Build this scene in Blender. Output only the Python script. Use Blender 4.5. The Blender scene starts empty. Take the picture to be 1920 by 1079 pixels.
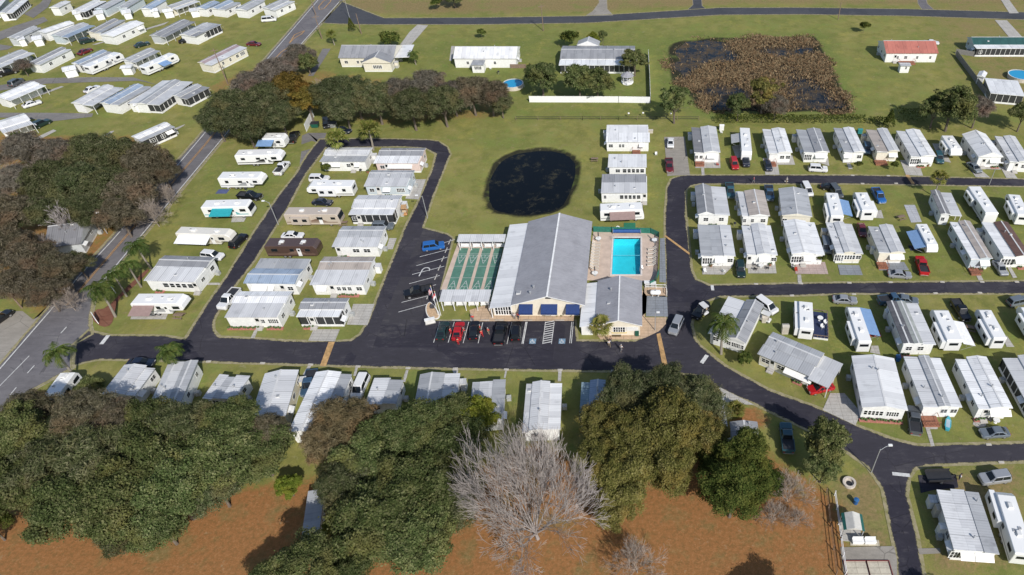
import bpy, math, random
import numpy as np
from mathutils import Vector, Matrix
random.seed(7)
R = math.radians
scene = bpy.context.scene
COL = scene.collection

# ------------------------------------------------------------------ camera (metres; x = east, y = up the park, z = up)
FPX, PCX, PCY, PITCH, CAMH = 1280.0, 1200.0, 540.0, R(41.3), 90.0
cam_d = bpy.data.cameras.new("camera")
cam = bpy.data.objects.new("camera", cam_d); COL.objects.link(cam)
cam.location = (0, 0, CAMH); cam.rotation_euler = (R(90) - PITCH, 0, 0)
cam_d.sensor_width = 36; cam_d.lens = 24.0; cam_d.shift_x = -240 / 1920; cam_d.clip_start = 1; cam_d.clip_end = 3000
scene.camera = cam

def G(px, py, z=0.0):
    """ground point (at height z) that the survey photo shows at px, py"""
    u = (px - PCX) / FPX; v = (PCY - py) / FPX
    dy = math.cos(PITCH) + v * math.sin(PITCH); dz = -math.sin(PITCH) + v * math.cos(PITCH)
    t = (CAMH - z) / -dz
    return (u * t, dy * t)

S4 = 3.9975
REG = dict(a=(0, 0, S4), b=(380, 0, S4), c=(760, 0, S4), d=(1140, 0, S4), e=(1520, 0, S4), f=(0, 250, S4), g=(380, 250, S4), h=(760, 250, S4),
           i=(1100, 220, S4), j=(1260, 220, 5.394), k=(1580, 220, 5.394), l=(1280, 330, 5.138), m=(1580, 330, 5.138), n=(1280, 530, 4.691), o=(1580, 530, 4.691),
           p=(0, 500, 4.15), q=(380, 420, S4), r=(760, 400, 3.854), s=(960, 400, 3.853), t=(380, 650, S4), u=(760, 650, S4), v=(1200, 660, S4), w=(1500, 740, 3.183),
           x=(400, 800, 3.8675), z=(0, 0, 1.0))
def PX(txt):
    """'i 140,185 475,185' -> photo pixels (letter = survey tile)"""
    reg = REG['z']; out = []
    for tok in txt.split():
        if len(tok) == 1 and tok in REG: reg = REG[tok]; continue
        x, y = tok.split(',')
        out.append((reg[0] + float(x) / reg[2], reg[1] + float(y) / reg[2]))
    return out
def GP(txt, z=0.0): return [G(x, y, z) for x, y in PX(txt)]

# ------------------------------------------------------------------ light
SUN_EL = R(38); SUN_DIR = Vector((0.5 * math.cos(SUN_EL), -0.866 * math.cos(SUN_EL), math.sin(SUN_EL)))
w = bpy.data.worlds.new("World"); scene.world = w; w.use_nodes = True
nt = w.node_tree; sky = nt.nodes.new('ShaderNodeTexSky'); sky.sky_type = 'NISHITA'; sky.sun_disc = False
sky.sun_elevation = SUN_EL; sky.sun_rotation = R(150); sky.air_density = 1.0; sky.dust_density = 1.0
nt.links.new(sky.outputs[0], nt.nodes['Background'].inputs[0]); nt.nodes['Background'].inputs[1].default_value = 0.118
sd = bpy.data.lights.new("sun", 'SUN'); sd.energy = 4.4; sd.angle = R(0.5); sd.color = (1.0, 0.96, 0.90)
so = bpy.data.objects.new("sun", sd); COL.objects.link(so); so.rotation_euler = (-SUN_DIR).to_track_quat('-Z', 'Y').to_euler(); so.location = (0, 0, 200)
vs = scene.view_settings; vs.view_transform = 'Standard'; vs.look = 'None'; vs.exposure = 0.0; vs.gamma = 1.0
scene.cycles.max_bounces = 5; scene.cycles.diffuse_bounces = 2; scene.cycles.glossy_bounces = 2; scene.cycles.transparent_max_bounces = 6; scene.cycles.transmission_bounces = 2
scene.cycles.caustics_reflective = False; scene.cycles.caustics_refractive = False

# ------------------------------------------------------------------ materials
class NT:
    def __init__(s, name):
        s.m = bpy.data.materials.new(name); s.m.use_nodes = True; s.n = s.m.node_tree; s.b = s.n.nodes['Principled BSDF']
    def new(s, t, **kw):
        nd = s.n.nodes.new('ShaderNode' + t)
        for k, v in kw.items():
            if k in nd.inputs: nd.inputs[k].default_value = v
            else: setattr(nd, k, v)
        return nd
    def link(s, a, b): s.n.links.new(a, b)
    def coord(s, which='Object'): return s.new('TexCoord').outputs[which]
    def noise(s, scale, detail=3, vec=None, rough=.55):
        nd = s.new('TexNoise', Scale=scale, Detail=detail, Roughness=rough)
        if vec is not None: s.link(vec, nd.inputs['Vector'])
        return nd.outputs['Fac']
    def ramp(s, fac, stops):
        nd = s.new('ValToRGB'); cr = nd.color_ramp
        while len(cr.elements) < len(stops): cr.elements.new(.5)
        for e, (p, c) in zip(cr.elements, stops): e.position = p; e.color = (*c, 1) if len(c) == 3 else c
        s.link(fac, nd.inputs[0]); return nd.outputs[0]
    def mix(s, fac, a, b, blend='MIX'):
        nd = s.new('Mix', data_type='RGBA', blend_type=blend)
        for sock, v in ((nd.inputs[0], fac), (nd.inputs[6], a), (nd.inputs[7], b)):
            if hasattr(v, 'is_output'): s.link(v, sock)
            elif isinstance(v, (int, float)): sock.default_value = v
            else: sock.default_value = (*v, 1) if len(v) == 3 else v
        return nd.outputs[2]
    def math(s, op, a, b=None):
        nd = s.new('Math', operation=op)
        for i_, v in enumerate((a, b)):
            if v is None: continue
            if hasattr(v, 'is_output'): s.link(v, nd.inputs[i_])
            else: nd.inputs[i_].default_value = v
        return nd.outputs[0]
    def bump(s, h, strength=.3, dist=.05):
        nd = s.new('Bump', Strength=strength, Distance=dist); s.link(h, nd.inputs['Height']); s.link(nd.outputs[0], s.b.inputs['Normal'])
    def base(s, c):
        if hasattr(c, 'is_output'): s.link(c, s.b.inputs['Base Color'])
        else: s.b.inputs['Base Color'].default_value = (*c, 1)
    def rough(s, v): s.b.inputs['Roughness'].default_value = v

MATS = {}
def mat(name, c, rough=.6, var=.12, scale=1.5, metal=0, rand=.0):
    """plain surface: base colour with weathering noise, and a little change from object to object"""
    key = name
    if key in MATS: return MATS[key]
    t = NT(name); co = t.coord()
    f = t.noise(scale, 4, co)
    lo = tuple(x * (1 - var) for x in c); hi = tuple(min(1, x * (1 + var)) for x in c)
    col = t.ramp(f, [(.3, lo), (.7, hi)])
    if rand:
        oi = t.new('ObjectInfo'); hs = t.new('HueSaturation'); t.link(col, hs.inputs['Color'])
        mr = t.new('MapRange'); t.link(oi.outputs['Random'], mr.inputs[0]); mr.inputs[3].default_value = 1 - rand; mr.inputs[4].default_value = 1 + rand
        t.link(mr.outputs[0], hs.inputs['Value']); col = hs.outputs[0]
    t.base(col); t.rough(rough); t.b.inputs['Metallic'].default_value = metal
    MATS[key] = t.m; return t.m

RC = dict(w=(.74, .745, .75), o=(.58, .585, .595), g=(.39, .40, .415), G=(.28, .285, .30), d=(.115, .115, .125), t=(.42, .37, .33), b=(.30, .37, .47), n=(.13, .075, .06),
          r=(.42, .15, .115), v=(.025, .085, .08), y=(.36, .38, .36), p=(.35, .27, .28), k=(.20, .20, .21), e=(.22, .30, .34))
def roofmat(code, axis):
    """ribbed sheet-metal or shingle roof; the ribs run down the slope (across the ridge)"""
    key = 'roof_' + code + axis
    if key in MATS: return MATS[key]
    c = RC[code]; t = NT(key); co = t.coord()
    sep = t.new('SeparateXYZ'); t.link(co, sep.inputs[0])
    along = sep.outputs['Y' if axis == 'N' else 'X']; across = sep.outputs['X' if axis == 'N' else 'Y']
    oi = t.new('ObjectInfo')
    saw = t.math('FRACT', t.math('MULTIPLY', along, 1 / .41))
    rib = t.math('LESS_THAN', saw, .22)
    wide = t.math('LESS_THAN', t.math('FRACT', t.math('MULTIPLY', along, 1 / 2.46)), .05)
    comb = t.new('CombineXYZ'); t.link(t.math('MULTIPLY', along, 1.6), comb.inputs[0]); t.link(t.math('MULTIPLY', across, .22), comb.inputs[1]); t.link(t.math('MULTIPLY', oi.outputs['Random'], 40), comb.inputs[2])
    streak = t.noise(1.0, 5, comb.outputs[0], .65)
    comb2 = t.new('CombineXYZ'); t.link(along, comb2.inputs[0]); t.link(across, comb2.inputs[1]); t.link(t.math('MULTIPLY', oi.outputs['Random'], 70), comb2.inputs[2])
    blot = t.noise(.5, 4, comb2.outputs[0])
    dirt = t.math('MULTIPLY', streak, blot)
    k = .62 if code in 'wo' else .5
    col = t.ramp(dirt, [(.12, tuple(min(.86, x * 1.06) for x in c)), (.30, c), (.52, tuple(x * k for x in c))])
    amt = t.math('MULTIPLY', t.math('ADD', t.math('MULTIPLY', rib, .6), wide), t.math('ADD', t.math('MULTIPLY', oi.outputs['Random'], .42), .14))
    col = t.mix(amt, col, tuple(x * .42 for x in c))
    wn = t.new('TexWhiteNoise', noise_dimensions='3D'); cw = t.new('CombineXYZ'); t.link(t.math('FLOOR', t.math('MULTIPLY', along, 1 / 1.23)), cw.inputs[0]); t.link(t.math('FLOOR', t.math('MULTIPLY', across, .28)), cw.inputs[1]); t.link(t.math('MULTIPLY', oi.outputs['Random'], 50), cw.inputs[2]); t.link(cw.outputs[0], wn.inputs['Vector'])
    pan = t.ramp(wn.outputs['Value'], [(0, (.86, .86, .87)), (.6, (1, 1, 1)), (1, (1.06, 1.06, 1.06))]); col = t.mix(1.0, col, pan, 'MULTIPLY')
    hs = t.new('HueSaturation'); t.link(col, hs.inputs['Color'])
    mr = t.new('MapRange'); t.link(oi.outputs['Random'], mr.inputs[0]); mr.inputs[3].default_value = .9; mr.inputs[4].default_value = 1.08; t.link(mr.outputs[0], hs.inputs['Value'])
    t.base(hs.outputs[0]); t.rough(.55 if code not in 'wogt' else .42); t.bump(rib, .25, .03)
    MATS[key] = t.m; return t.m

def glassm(name, c=(.012, .016, .02), rough=.08):
    if name in MATS: return MATS[name]
    t = NT(name); t.base(c); t.rough(rough); t.b.inputs['IOR'].default_value = 1.5
    MATS[name] = t.m; return t.m
GLASS = glassm('window_glass')
WHITE = mat('white_trim', (.78, .78, .77), .5)
SIDING = {k: mat('siding_' + k, c, .6, .08, 2.0) for k, c in dict(w=(.78, .78, .76), c=(.72, .68, .57), p=(.68, .55, .50), g=(.50, .52, .53), b=(.52, .58, .62), t=(.55, .50, .43), y=(.68, .62, .46)).items()}
SCREEN = mat('porch_screen', (.035, .037, .04), .5)
CONC = mat('concrete', (.43, .41, .38), .85, .18, .6)
METAL = mat('galvanised_metal', (.42, .43, .44), .4, .1, 2, .3)
RUBBER = mat('tyre_rubber', (.018, .018, .019), .7)
RIM = mat('wheel_rim', (.45, .45, .46), .35, .05, 2, .6)
CHROME = mat('bright_trim', (.6, .6, .6), .25, .05, 2, .7)
DARK = mat('dark_trim', (.03, .03, .033), .5)
WOOD = mat('weathered_wood', (.21, .15, .11), .8, .3, 3)
REDWOOD = mat('red_brown_deck', (.27, .11, .065), .75, .25, 3)
def paint(name, c, metal=.0):
    if name in MATS: return MATS[name]
    t = NT(name); t.base(c); t.rough(.28); t.b.inputs['Metallic'].default_value = metal
    t.b.inputs['Coat Weight'].default_value = .6; t.b.inputs['Coat Roughness'].default_value = .08
    MATS[name] = t.m; return t.m

# ------------------------------------------------------------------ mesh builder
class MB:
    def __init__(s): s.v = []; s.f = []; s.m = []; s.mi = 0
    def add(s, vs_, fs):
        o = len(s.v); s.v += [tuple(p) for p in vs_]
        for fc in fs: s.f.append(tuple(i_ + o for i_ in fc)); s.m.append(s.mi)
        return s
    def slot(s, i_): s.mi = i_; return s
    def box(s, x0, y0, z0, x1, y1, z1):
        return s.add([(x0, y0, z0), (x1, y0, z0), (x1, y1, z0), (x0, y1, z0), (x0, y0, z1), (x1, y0, z1), (x1, y1, z1), (x0, y1, z1)],
                     [(3, 2, 1, 0), (4, 5, 6, 7), (0, 1, 5, 4), (1, 2, 6, 5), (2, 3, 7, 6), (3, 0, 4, 7)])
    def ext(s, prof, a0, a1, axis='y', end=None):
        """closed profile ((u, z) counter-clockwise) pushed along an axis; end = other slot for the two end faces"""
        n = len(prof)
        P = (lambda u, z, a: (u, a, z)) if axis == 'y' else (lambda u, z, a: (a, u, z))
        vs_ = [P(u, z, a0) for u, z in prof] + [P(u, z, a1) for u, z in prof]
        fs = [(i_, (i_ + 1) % n, (i_ + 1) % n + n, i_ + n) for i_ in range(n)]
        s.add(vs_, fs); k = s.mi
        if end is not None: s.mi = end
        s.add(vs_, [tuple(range(n))[::-1], tuple(range(n, 2 * n))]); s.mi = k
        return s
    def tube(s, pts, rad, n=6, cap=True):
        pts = [Vector(p) for p in pts]; rad = rad if isinstance(rad, (list, tuple)) else [rad] * len(pts)
        vs_ = []
        for i_, p in enumerate(pts):
            d = (pts[min(i_ + 1, len(pts) - 1)] - pts[max(i_ - 1, 0)])
            d = d.normalized() if d.length > 1e-6 else Vector((0, 0, 1))
            a = d.orthogonal().normalized() if abs(d.z) > .95 else d.cross(Vector((0, 0, 1))).normalized(); b = d.cross(a)
            for k in range(n):
                th = 2 * math.pi * k / n; vs_.append(p + (a * math.cos(th) + b * math.sin(th)) * rad[i_])
        fs = [(i_ * n + k, i_ * n + (k + 1) % n, (i_ + 1) * n + (k + 1) % n, (i_ + 1) * n + k) for i_ in range(len(pts) - 1) for k in range(n)]
        if cap: fs += [tuple(range(n))[::-1], tuple(range((len(pts) - 1) * n, len(pts) * n))]
        return s.add(vs_, fs)
    def lathe(s, prof, n=16, c=(0, 0, 0)):
        vs_ = [(c[0] + r_ * math.cos(2 * math.pi * k / n), c[1] + r_ * math.sin(2 * math.pi * k / n), c[2] + z) for r_, z in prof for k in range(n)]
        fs = [(i_ * n + k, i_ * n + (k + 1) % n, (i_ + 1) * n + (k + 1) % n, (i_ + 1) * n + k) for i_ in range(len(prof) - 1) for k in range(n)]
        fs += [tuple(range((len(prof) - 1) * n, len(prof) * n)), tuple(range(n))[::-1]]
        return s.add(vs_, fs)
    def rings(s, rs):
        """rs: list of point loops of equal length, closed with caps"""
        n = len(rs[0]); vs_ = [p for r_ in rs for p in r_]
        fs = [(i_ * n + k, i_ * n + (k + 1) % n, (i_ + 1) * n + (k + 1) % n, (i_ + 1) * n + k) for i_ in range(len(rs) - 1) for k in range(n)]
        fs += [tuple(range(n))[::-1], tuple(range((len(rs) - 1) * n, len(rs) * n))]
        return s.add(vs_, fs)
    def mesh(s, name, mats, smooth=False):
        me = bpy.data.meshes.new(name); me.from_pydata(s.v, [], s.f)
        for m_ in (mats if isinstance(mats, (list, tuple)) else [mats]): me.materials.append(m_)
        me.polygons.foreach_set('material_index', s.m)
        if smooth: me.polygons.foreach_set('use_smooth', [True] * len(s.f))
        me.update(); return me
    def build(s, name, mats, parent=None, smooth=False):
        o = bpy.data.objects.new(name, s.mesh(name, mats, smooth)); COL.objects.link(o)
        if parent: o.parent = parent
        return o

def thing(name, label, cat, loc=(0, 0, 0), rz=0.0, group=None, sc=None):
    o = bpy.data.objects.new(name, None); COL.objects.link(o); o.empty_display_size = .5
    o.location = (loc[0], loc[1], loc[2] if len(loc) > 2 else 0); o.rotation_euler = (0, 0, rz)
    if sc: o.scale = sc if isinstance(sc, (tuple, list)) else (sc, sc, sc)
    return tag(o, label, cat, group)
def tag(o, label, cat, group=None):
    o['label'] = label; o['category'] = cat
    if group: o['group'] = group
    return o
def put(o, loc, rz=0): o.location = (loc[0], loc[1], loc[2] if len(loc) > 2 else 0); o.rotation_euler = (0, 0, rz); return o
def part(name, me, parent, loc=(0, 0, 0), rz=0.0, sc=None):
    o = bpy.data.objects.new(name, me); COL.objects.link(o); o.parent = parent; o.location = loc; o.rotation_euler = (0, 0, rz)
    if sc: o.scale = sc
    return o
def dup(src, label, loc, rz=0.0, group=None, sc=None):
    c = src.copy(); COL.objects.link(c); put(c, loc, rz); c['label'] = label
    if group: c['group'] = group
    if sc: c.scale = sc if isinstance(sc, (tuple, list)) else (sc, sc, sc)
    for ch in src.children:
        k = ch.copy(); COL.objects.link(k); k.parent = c
        for gch in ch.children:
            q_ = gch.copy(); COL.objects.link(q_); q_.parent = k
    return c
def setmat(o, m_, slot=0):
    o.material_slots[slot].link = 'OBJECT'; o.material_slots[slot].material = m_

# ------------------------------------------------------------------ flat sheets (each a few mm above the one below)
_z = [0.020, 0]
def nextz():
    z = _z[0]
    if z < .0515: _z[0] += .004
    else: _z[1] += 1; z = .060 + .004 * (_z[1] % 8)
    return z
def sheet(name, pts, m_, z=None, kind='structure'):
    if z is None: z = nextz()
    me = bpy.data.meshes.new(name); me.from_pydata([(x, y, z) for x, y in pts], [], [tuple(range(len(pts)))]); me.materials.append(m_)
    n = me.polygons[0].normal
    if n.z < 0: me.flip_normals()
    o = bpy.data.objects.new(name, me); COL.objects.link(o); o['kind'] = kind; return o
def sheets(name, polys, m_, z=None):
    if z is None: z = nextz()
    mb = MB()
    for pts in polys:
        a = sum(pts[i_][0] * pts[(i_ + 1) % len(pts)][1] - pts[(i_ + 1) % len(pts)][0] * pts[i_][1] for i_ in range(len(pts)))
        if a < 0: pts = pts[::-1]
        mb.add([(x, y, z) for x, y in pts], [tuple(range(len(pts)))])
    o = mb.build(name, m_); o['kind'] = 'structure'; return o
def line(a, b, wd):
    a = Vector(a); b = Vector(b); d = (b - a).normalized(); nrm = Vector((-d.y, d.x)) * wd / 2
    return [tuple(a - nrm), tuple(b - nrm), tuple(b + nrm), tuple(a + nrm)]
def smoothpoly(pts, it=2):
    for _ in range(it):
        q_ = []
        for i_ in range(len(pts)):
            a = pts[i_]; b = pts[(i_ + 1) % len(pts)]
            q_ += [(a[0] * .75 + b[0] * .25, a[1] * .75 + b[1] * .25), (a[0] * .25 + b[0] * .75, a[1] * .25 + b[1] * .75)]
        pts = q_
    return pts
# ================================================================== GROUND, PONDS, ROADS
POOL = (-5.75, 106.35, .12, 118.8)        # x0 y0 x1 y1
pond = smoothpoly(GP('h 585,340 690,175 880,110 1160,105 1295,175 1325,280 1275,440 1205,585 940,635 700,615 600,565 580,450'))
marsh = smoothpoly(GP('d 435,340 560,298 800,276 1050,286 1540,266 e 60,290 200,560 320,800 330,850 0,845 d 1540,840 1350,856 900,836 650,836 600,700 480,680 445,480'), 2)
marsh_core = GP('d 455,350 570,312 800,292 1050,300 1540,282 e 40,310 180,560 300,800 0,825 d 1540,825 1350,840 900,822 680,820 610,690 500,670 462,480')
litter = GP('z -120,905 0,905 120,930 330,930 520,905 660,890 860,900 1000,830 1180,900 1250,830 1390,820 1545,920 1578,960 1590,1079 1640,1400 -400,1400')
litter2 = GP('v 660,400 870,400 980,480 1020,560 640,640')
tan1 = GP('z 560,-30 1920,-60 1920,12 1400,8 1100,24 650,28')
tan2 = GP('z 1640,880 1560,900 1600,1079 1690,1079 1660,960')
lush1 = GP('z 640,55 780,75 1000,60 1230,40 1250,190 1225,200 990,215 780,230 780,120 640,140')
dryL = GP('z 1340,555 1920,552 1920,640 1340,640')
dry3 = GP('z 1740,880 1920,868 1920,1079 1740,1079')
woodfloor = GP('z -60,240 120,250 250,250 330,290 330,340 230,480 150,560 90,610 0,560 -60,560')
woodfloor2 = GP('z 380,160 480,120 620,130 950,180 950,225 700,240 560,215 480,260 400,270')
def inside(poly, X, Y):
    c = np.zeros(X.shape, bool); n = len(poly)
    for i_ in range(n):
        x0, y0 = poly[i_]; x1, y1 = poly[(i_ + 1) % n]
        cond = ((y0 > Y) != (y1 > Y)) & (X < (x1 - x0) * (Y - y0) / ((y1 - y0) if y1 != y0 else 1e-9) + x0)
        c ^= cond
    return c
def sdist(poly, X, Y):
    """distance to the outline, positive inside"""
    d = np.full(X.shape, 1e9); n = len(poly)
    for i_ in range(n):
        x0, y0 = poly[i_]; x1, y1 = poly[(i_ + 1) % n]; dx, dy = x1 - x0, y1 - y0
        tt = np.clip(((X - x0) * dx + (Y - y0) * dy) / (dx * dx + dy * dy + 1e-9), 0, 1)
        d = np.minimum(d, np.hypot(X - x0 - tt * dx, Y - y0 - tt * dy))
    return np.where(inside(poly, X, Y), d, -d)
def sstep(d, a, b): t_ = np.clip((d - a) / (b - a), 0, 1); return t_ * t_ * (3 - 2 * t_)

gx = sorted(set([-2200, -1200, -700, -450, -340] + [round(-270 + 1.6 * i_, 2) for i_ in range(278)] + [240, 330, 500, 900, 1700] + [POOL[0], POOL[2]]))
gy = sorted(set([-900, -400, -150, -40, 0] + [round(20 + 1.6 * i_, 2) for i_ in range(182)] + [330, 400, 550, 900, 1600, 2600] + [POOL[1], POOL[3]]))
Xg, Yg = np.meshgrid(np.array(gx), np.array(gy))
sp, sm_ = sdist(pond, Xg, Yg), sdist(marsh, Xg, Yg) + 1.5 * np.sin(Xg * .37 + 1.3 * np.sin(Yg * .23)) + 1.1 * np.sin(Yg * .51 + Xg * .2)
Zg = -1.25 * sstep(sp, 0.0, 3.6) - .75 * sstep(sm_, 0, 5)
nv = Xg.size; nx = len(gx); ny = len(gy)
fs = []
for j_ in range(ny - 1):
    for i_ in range(nx - 1):
        if gx[i_] >= POOL[0] - .01 and gx[i_ + 1] <= POOL[2] + .01 and gy[j_] >= POOL[1] - .01 and gy[j_ + 1] <= POOL[3] + .01: continue
        a = j_ * nx + i_; fs.append((a, a + 1, a + nx + 1, a + nx))
me = bpy.data.meshes.new('ground'); me.from_pydata(np.stack([Xg.ravel(), Yg.ravel(), Zg.ravel()], 1).tolist(), [], fs)
zone = np.zeros((nv, 4), np.float32)
def zmax(ch, poly, a=-3, b=3, k=1.0):
    zone[:, ch] = np.maximum(zone[:, ch], (k * sstep(sdist(poly, Xg, Yg), a, b)).ravel())
zmax(0, litter, -5, 5); zmax(0, litter2, -1.5, 2, .8); zmax(0, woodfloor, -4, 4, .55); zmax(0, woodfloor2, -4, 4, .45)
zmax(1, tan1, -10, 8, .75); zmax(1, tan2, -3, 3, .8); zmax(1, dryL, -3, 3, .25); zmax(1, dry3, -4, 4, .75)
zmax(2, pond, -.6, .9); zmax(2, marsh, -1.0, 1.5, .8)
zmax(3, lush1, -10, 10, .7); zmax(3, marsh, -7, -1, .9)
for a_ in ('z 1300,450 1920,420 1920,530 1330,535', 'z 1370,560 1920,600 1920,660 1400,640', 'z 420,560 700,560 690,635 420,632', 'z 1640,780 1900,780 1900,830 1640,830', 'z 400,280 560,280 420,520 260,560'): zmax(3, GP(a_), -4, 5, .55)
zone[:, 1] = np.maximum(zone[:, 1], .33 * np.clip((-Xg.ravel() - 120) / 30, 0, 1) * np.clip((Yg.ravel() - 150) / 30, 0, 1))
zone[:, 1] = np.maximum(zone[:, 1], .5 * np.clip((Xg.ravel() - 70) / 40, 0, 1) * np.clip((Yg.ravel() - 165) / 20, 0, 1))
ca = me.color_attributes.new('zone', 'FLOAT_COLOR', 'POINT'); ca.data.foreach_set('color', zone.ravel())
t = NT('ground_cover'); co = t.coord()
at = t.new('Attribute', attribute_name='zone'); sepz = t.new('SeparateColor'); t.link(at.outputs['Color'], sepz.inputs[0])
big = t.noise(.035, 4, co); mid_ = t.noise(.22, 5, co, .65); fine = t.noise(1.6, 5, co, .7); grain = t.noise(6.0, 3, co, .7)
grass = t.ramp(mid_, [(.26, (.135, .155, .038)), (.44, (.225, .220, .062)), (.58, (.300, .272, .088)), (.74, (.36, .305, .135))])
lush = t.ramp(fine, [(.3, (.095, .145, .030)), (.7, (.190, .228, .058))])
grass = t.mix(t.ramp(big, [(.42, (0, 0, 0)), (.62, (.5,) * 3)]), grass, lush)
grass = t.mix(t.math('MULTIPLY', at.outputs['Alpha'], .8), grass, lush)
grass = t.mix(t.ramp(fine, [(.35, (0, 0, 0)), (.8, (.4,) * 3)]), grass, (.14, .135, .048))
mp_ = t.new('Mapping'); t.link(co, mp_.inputs[0]); mp_.inputs['Location'].default_value = (33, 71, 5); co2 = mp_.outputs[0]
na, nb_, nc_, nd_ = t.noise(.28, 5, co2, .75), t.noise(.75, 5, co2, .75), t.noise(.16, 5, t.new('Vector' if False else 'TexCoord').outputs['Object'], .8), t.noise(2.6, 4, co2, .7)
grass = t.mix(t.ramp(na, [(.54, (0, 0, 0)), (.70, (.75,) * 3)]), grass, t.ramp(fine, [(.3, (.115, .175, .032)), (.7, (.215, .275, .07))]))
grass = t.mix(t.ramp(nb_, [(.55, (0, 0, 0)), (.72, (.70,) * 3)]), grass, t.ramp(fine, [(.3, (.205, .155, .078)), (.7, (.335, .255, .15))]))
grass = t.mix(t.ramp(nc_, [(.52, (0, 0, 0)), (.68, (.65,) * 3)]), grass, t.ramp(fine, [(.3, (.26, .235, .05)), (.7, (.38, .34, .10))]))
grass = t.mix(t.ramp(nd_, [(.56, (0, 0, 0)), (.75, (.5,) * 3)]), grass, (.125, .13, .045))
dry = t.ramp(fine, [(.25, (.13, .125, .045)), (.5, (.245, .19, .085)), (.75, (.34, .23, .115))])
lit = t.ramp(fine, [(.20, (.12, .105, .038)), (.38, (.235, .122, .045)), (.55, (.32, .145, .054)), (.70, (.345, .178, .075)), (.84, (.24, .20, .08))])
def wob(ch, amp=.9):
    v = t.math('ADD', ch, t.math('MULTIPLY', t.math('SUBTRACT', mid_, .5), amp)); v = t.math('ADD', v, t.math('MULTIPLY', t.math('SUBTRACT', fine, .5), .5))
    return t.ramp(t.math('MULTIPLY', v, t.math('GREATER_THAN', ch, .004)), [(.34, (0, 0, 0)), (.62, (1, 1, 1))])
col = t.mix(wob(sepz.outputs[1]), grass, dry)
litm = t.mix(t.ramp(mid_, [(.52, (0, 0, 0)), (.68, (.75,) * 3)]), lit, t.ramp(fine, [(.3, (.13, .12, .04)), (.7, (.25, .20, .085))])); litm = t.mix(t.ramp(t.noise(3.2, 4, co, .8), [(.56, (0, 0, 0)), (.7, (.55,) * 3)]), litm, (.40, .24, .13))
col = t.mix(wob(sepz.outputs[0], .9), col, litm)
mud = t.ramp(fine, [(.3, (.012, .013, .010)), (.7, (.04, .038, .022))])
mudf = t.math('ADD', sepz.outputs[2], t.math('MULTIPLY', t.math('SUBTRACT', fine, .5), .5))
col = t.mix(t.ramp(t.math('MULTIPLY', mudf, t.math('GREATER_THAN', sepz.outputs[2], .004)), [(.3, (0, 0, 0)), (.7, (1, 1, 1))]), col, mud)
col = t.mix(t.ramp(grain, [(.3, (.24,) * 3), (.62, (0, 0, 0))]), col, (.04, .045, .018))
sand = t.noise(.55, 4, co, .7); col = t.mix(t.ramp(sand, [(.62, (0, 0, 0)), (.80, (.75,) * 3)]), col, (.37, .32, .20))
green = t.noise(.11, 4, co, .7); col = t.mix(t.math('MULTIPLY', t.ramp(green, [(.52, (0, 0, 0)), (.66, (.55,) * 3)]), t.math('SUBTRACT', 1.0, sepz.outputs[0])), col, t.ramp(fine, [(.3, (.10, .15, .028)), (.7, (.20, .25, .06))]))
t.base(col); t.rough(.95); t.b.inputs['Specular IOR Level'].default_value = .15; t.bump(t.math('ADD', fine, t.math('MULTIPLY', grain, .5)), .6, .12)
me.materials.append(t.m); me.polygons.foreach_set('use_smooth', [True] * len(me.polygons))
ground = bpy.data.objects.new('ground', me); COL.objects.link(ground); ground['kind'] = 'structure'

def watermat(name, deep, scum, lo, hi, scale=.25):
    t = NT(name); co = t.coord(); f = t.noise(scale, 6, co, .7); f2 = t.noise(scale * 5, 4, co, .7)
    v = t.math('ADD', t.math('MULTIPLY', f, .7), t.math('MULTIPLY', f2, .3))
    t.base(t.ramp(v, [(lo, deep), (hi, scum)])); t.rough(.12); t.b.inputs['Specular IOR Level'].default_value = .22
    rr = t.ramp(v, [(lo, (.06,) * 3), (hi, (.8,) * 3)]); t.link(rr, t.b.inputs['Roughness']); t.bump(t.noise(3, 3, co), .12, .03); return t.m
sheet('pond_water', [(x * .97 + sum(p_[0] for p_ in pond) / len(pond) * .03, y * .97 + sum(p_[1] for p_ in pond) / len(pond) * .03) for x, y in pond],
      watermat('pond_water', (.003, .004, .005), (.060, .054, .030), .53, .70), -.42)
sheet('marsh_water', marsh_core, watermat('marsh_water', (.008, .011, .015), (.105, .074, .042), .44, .60), -.34)

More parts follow.
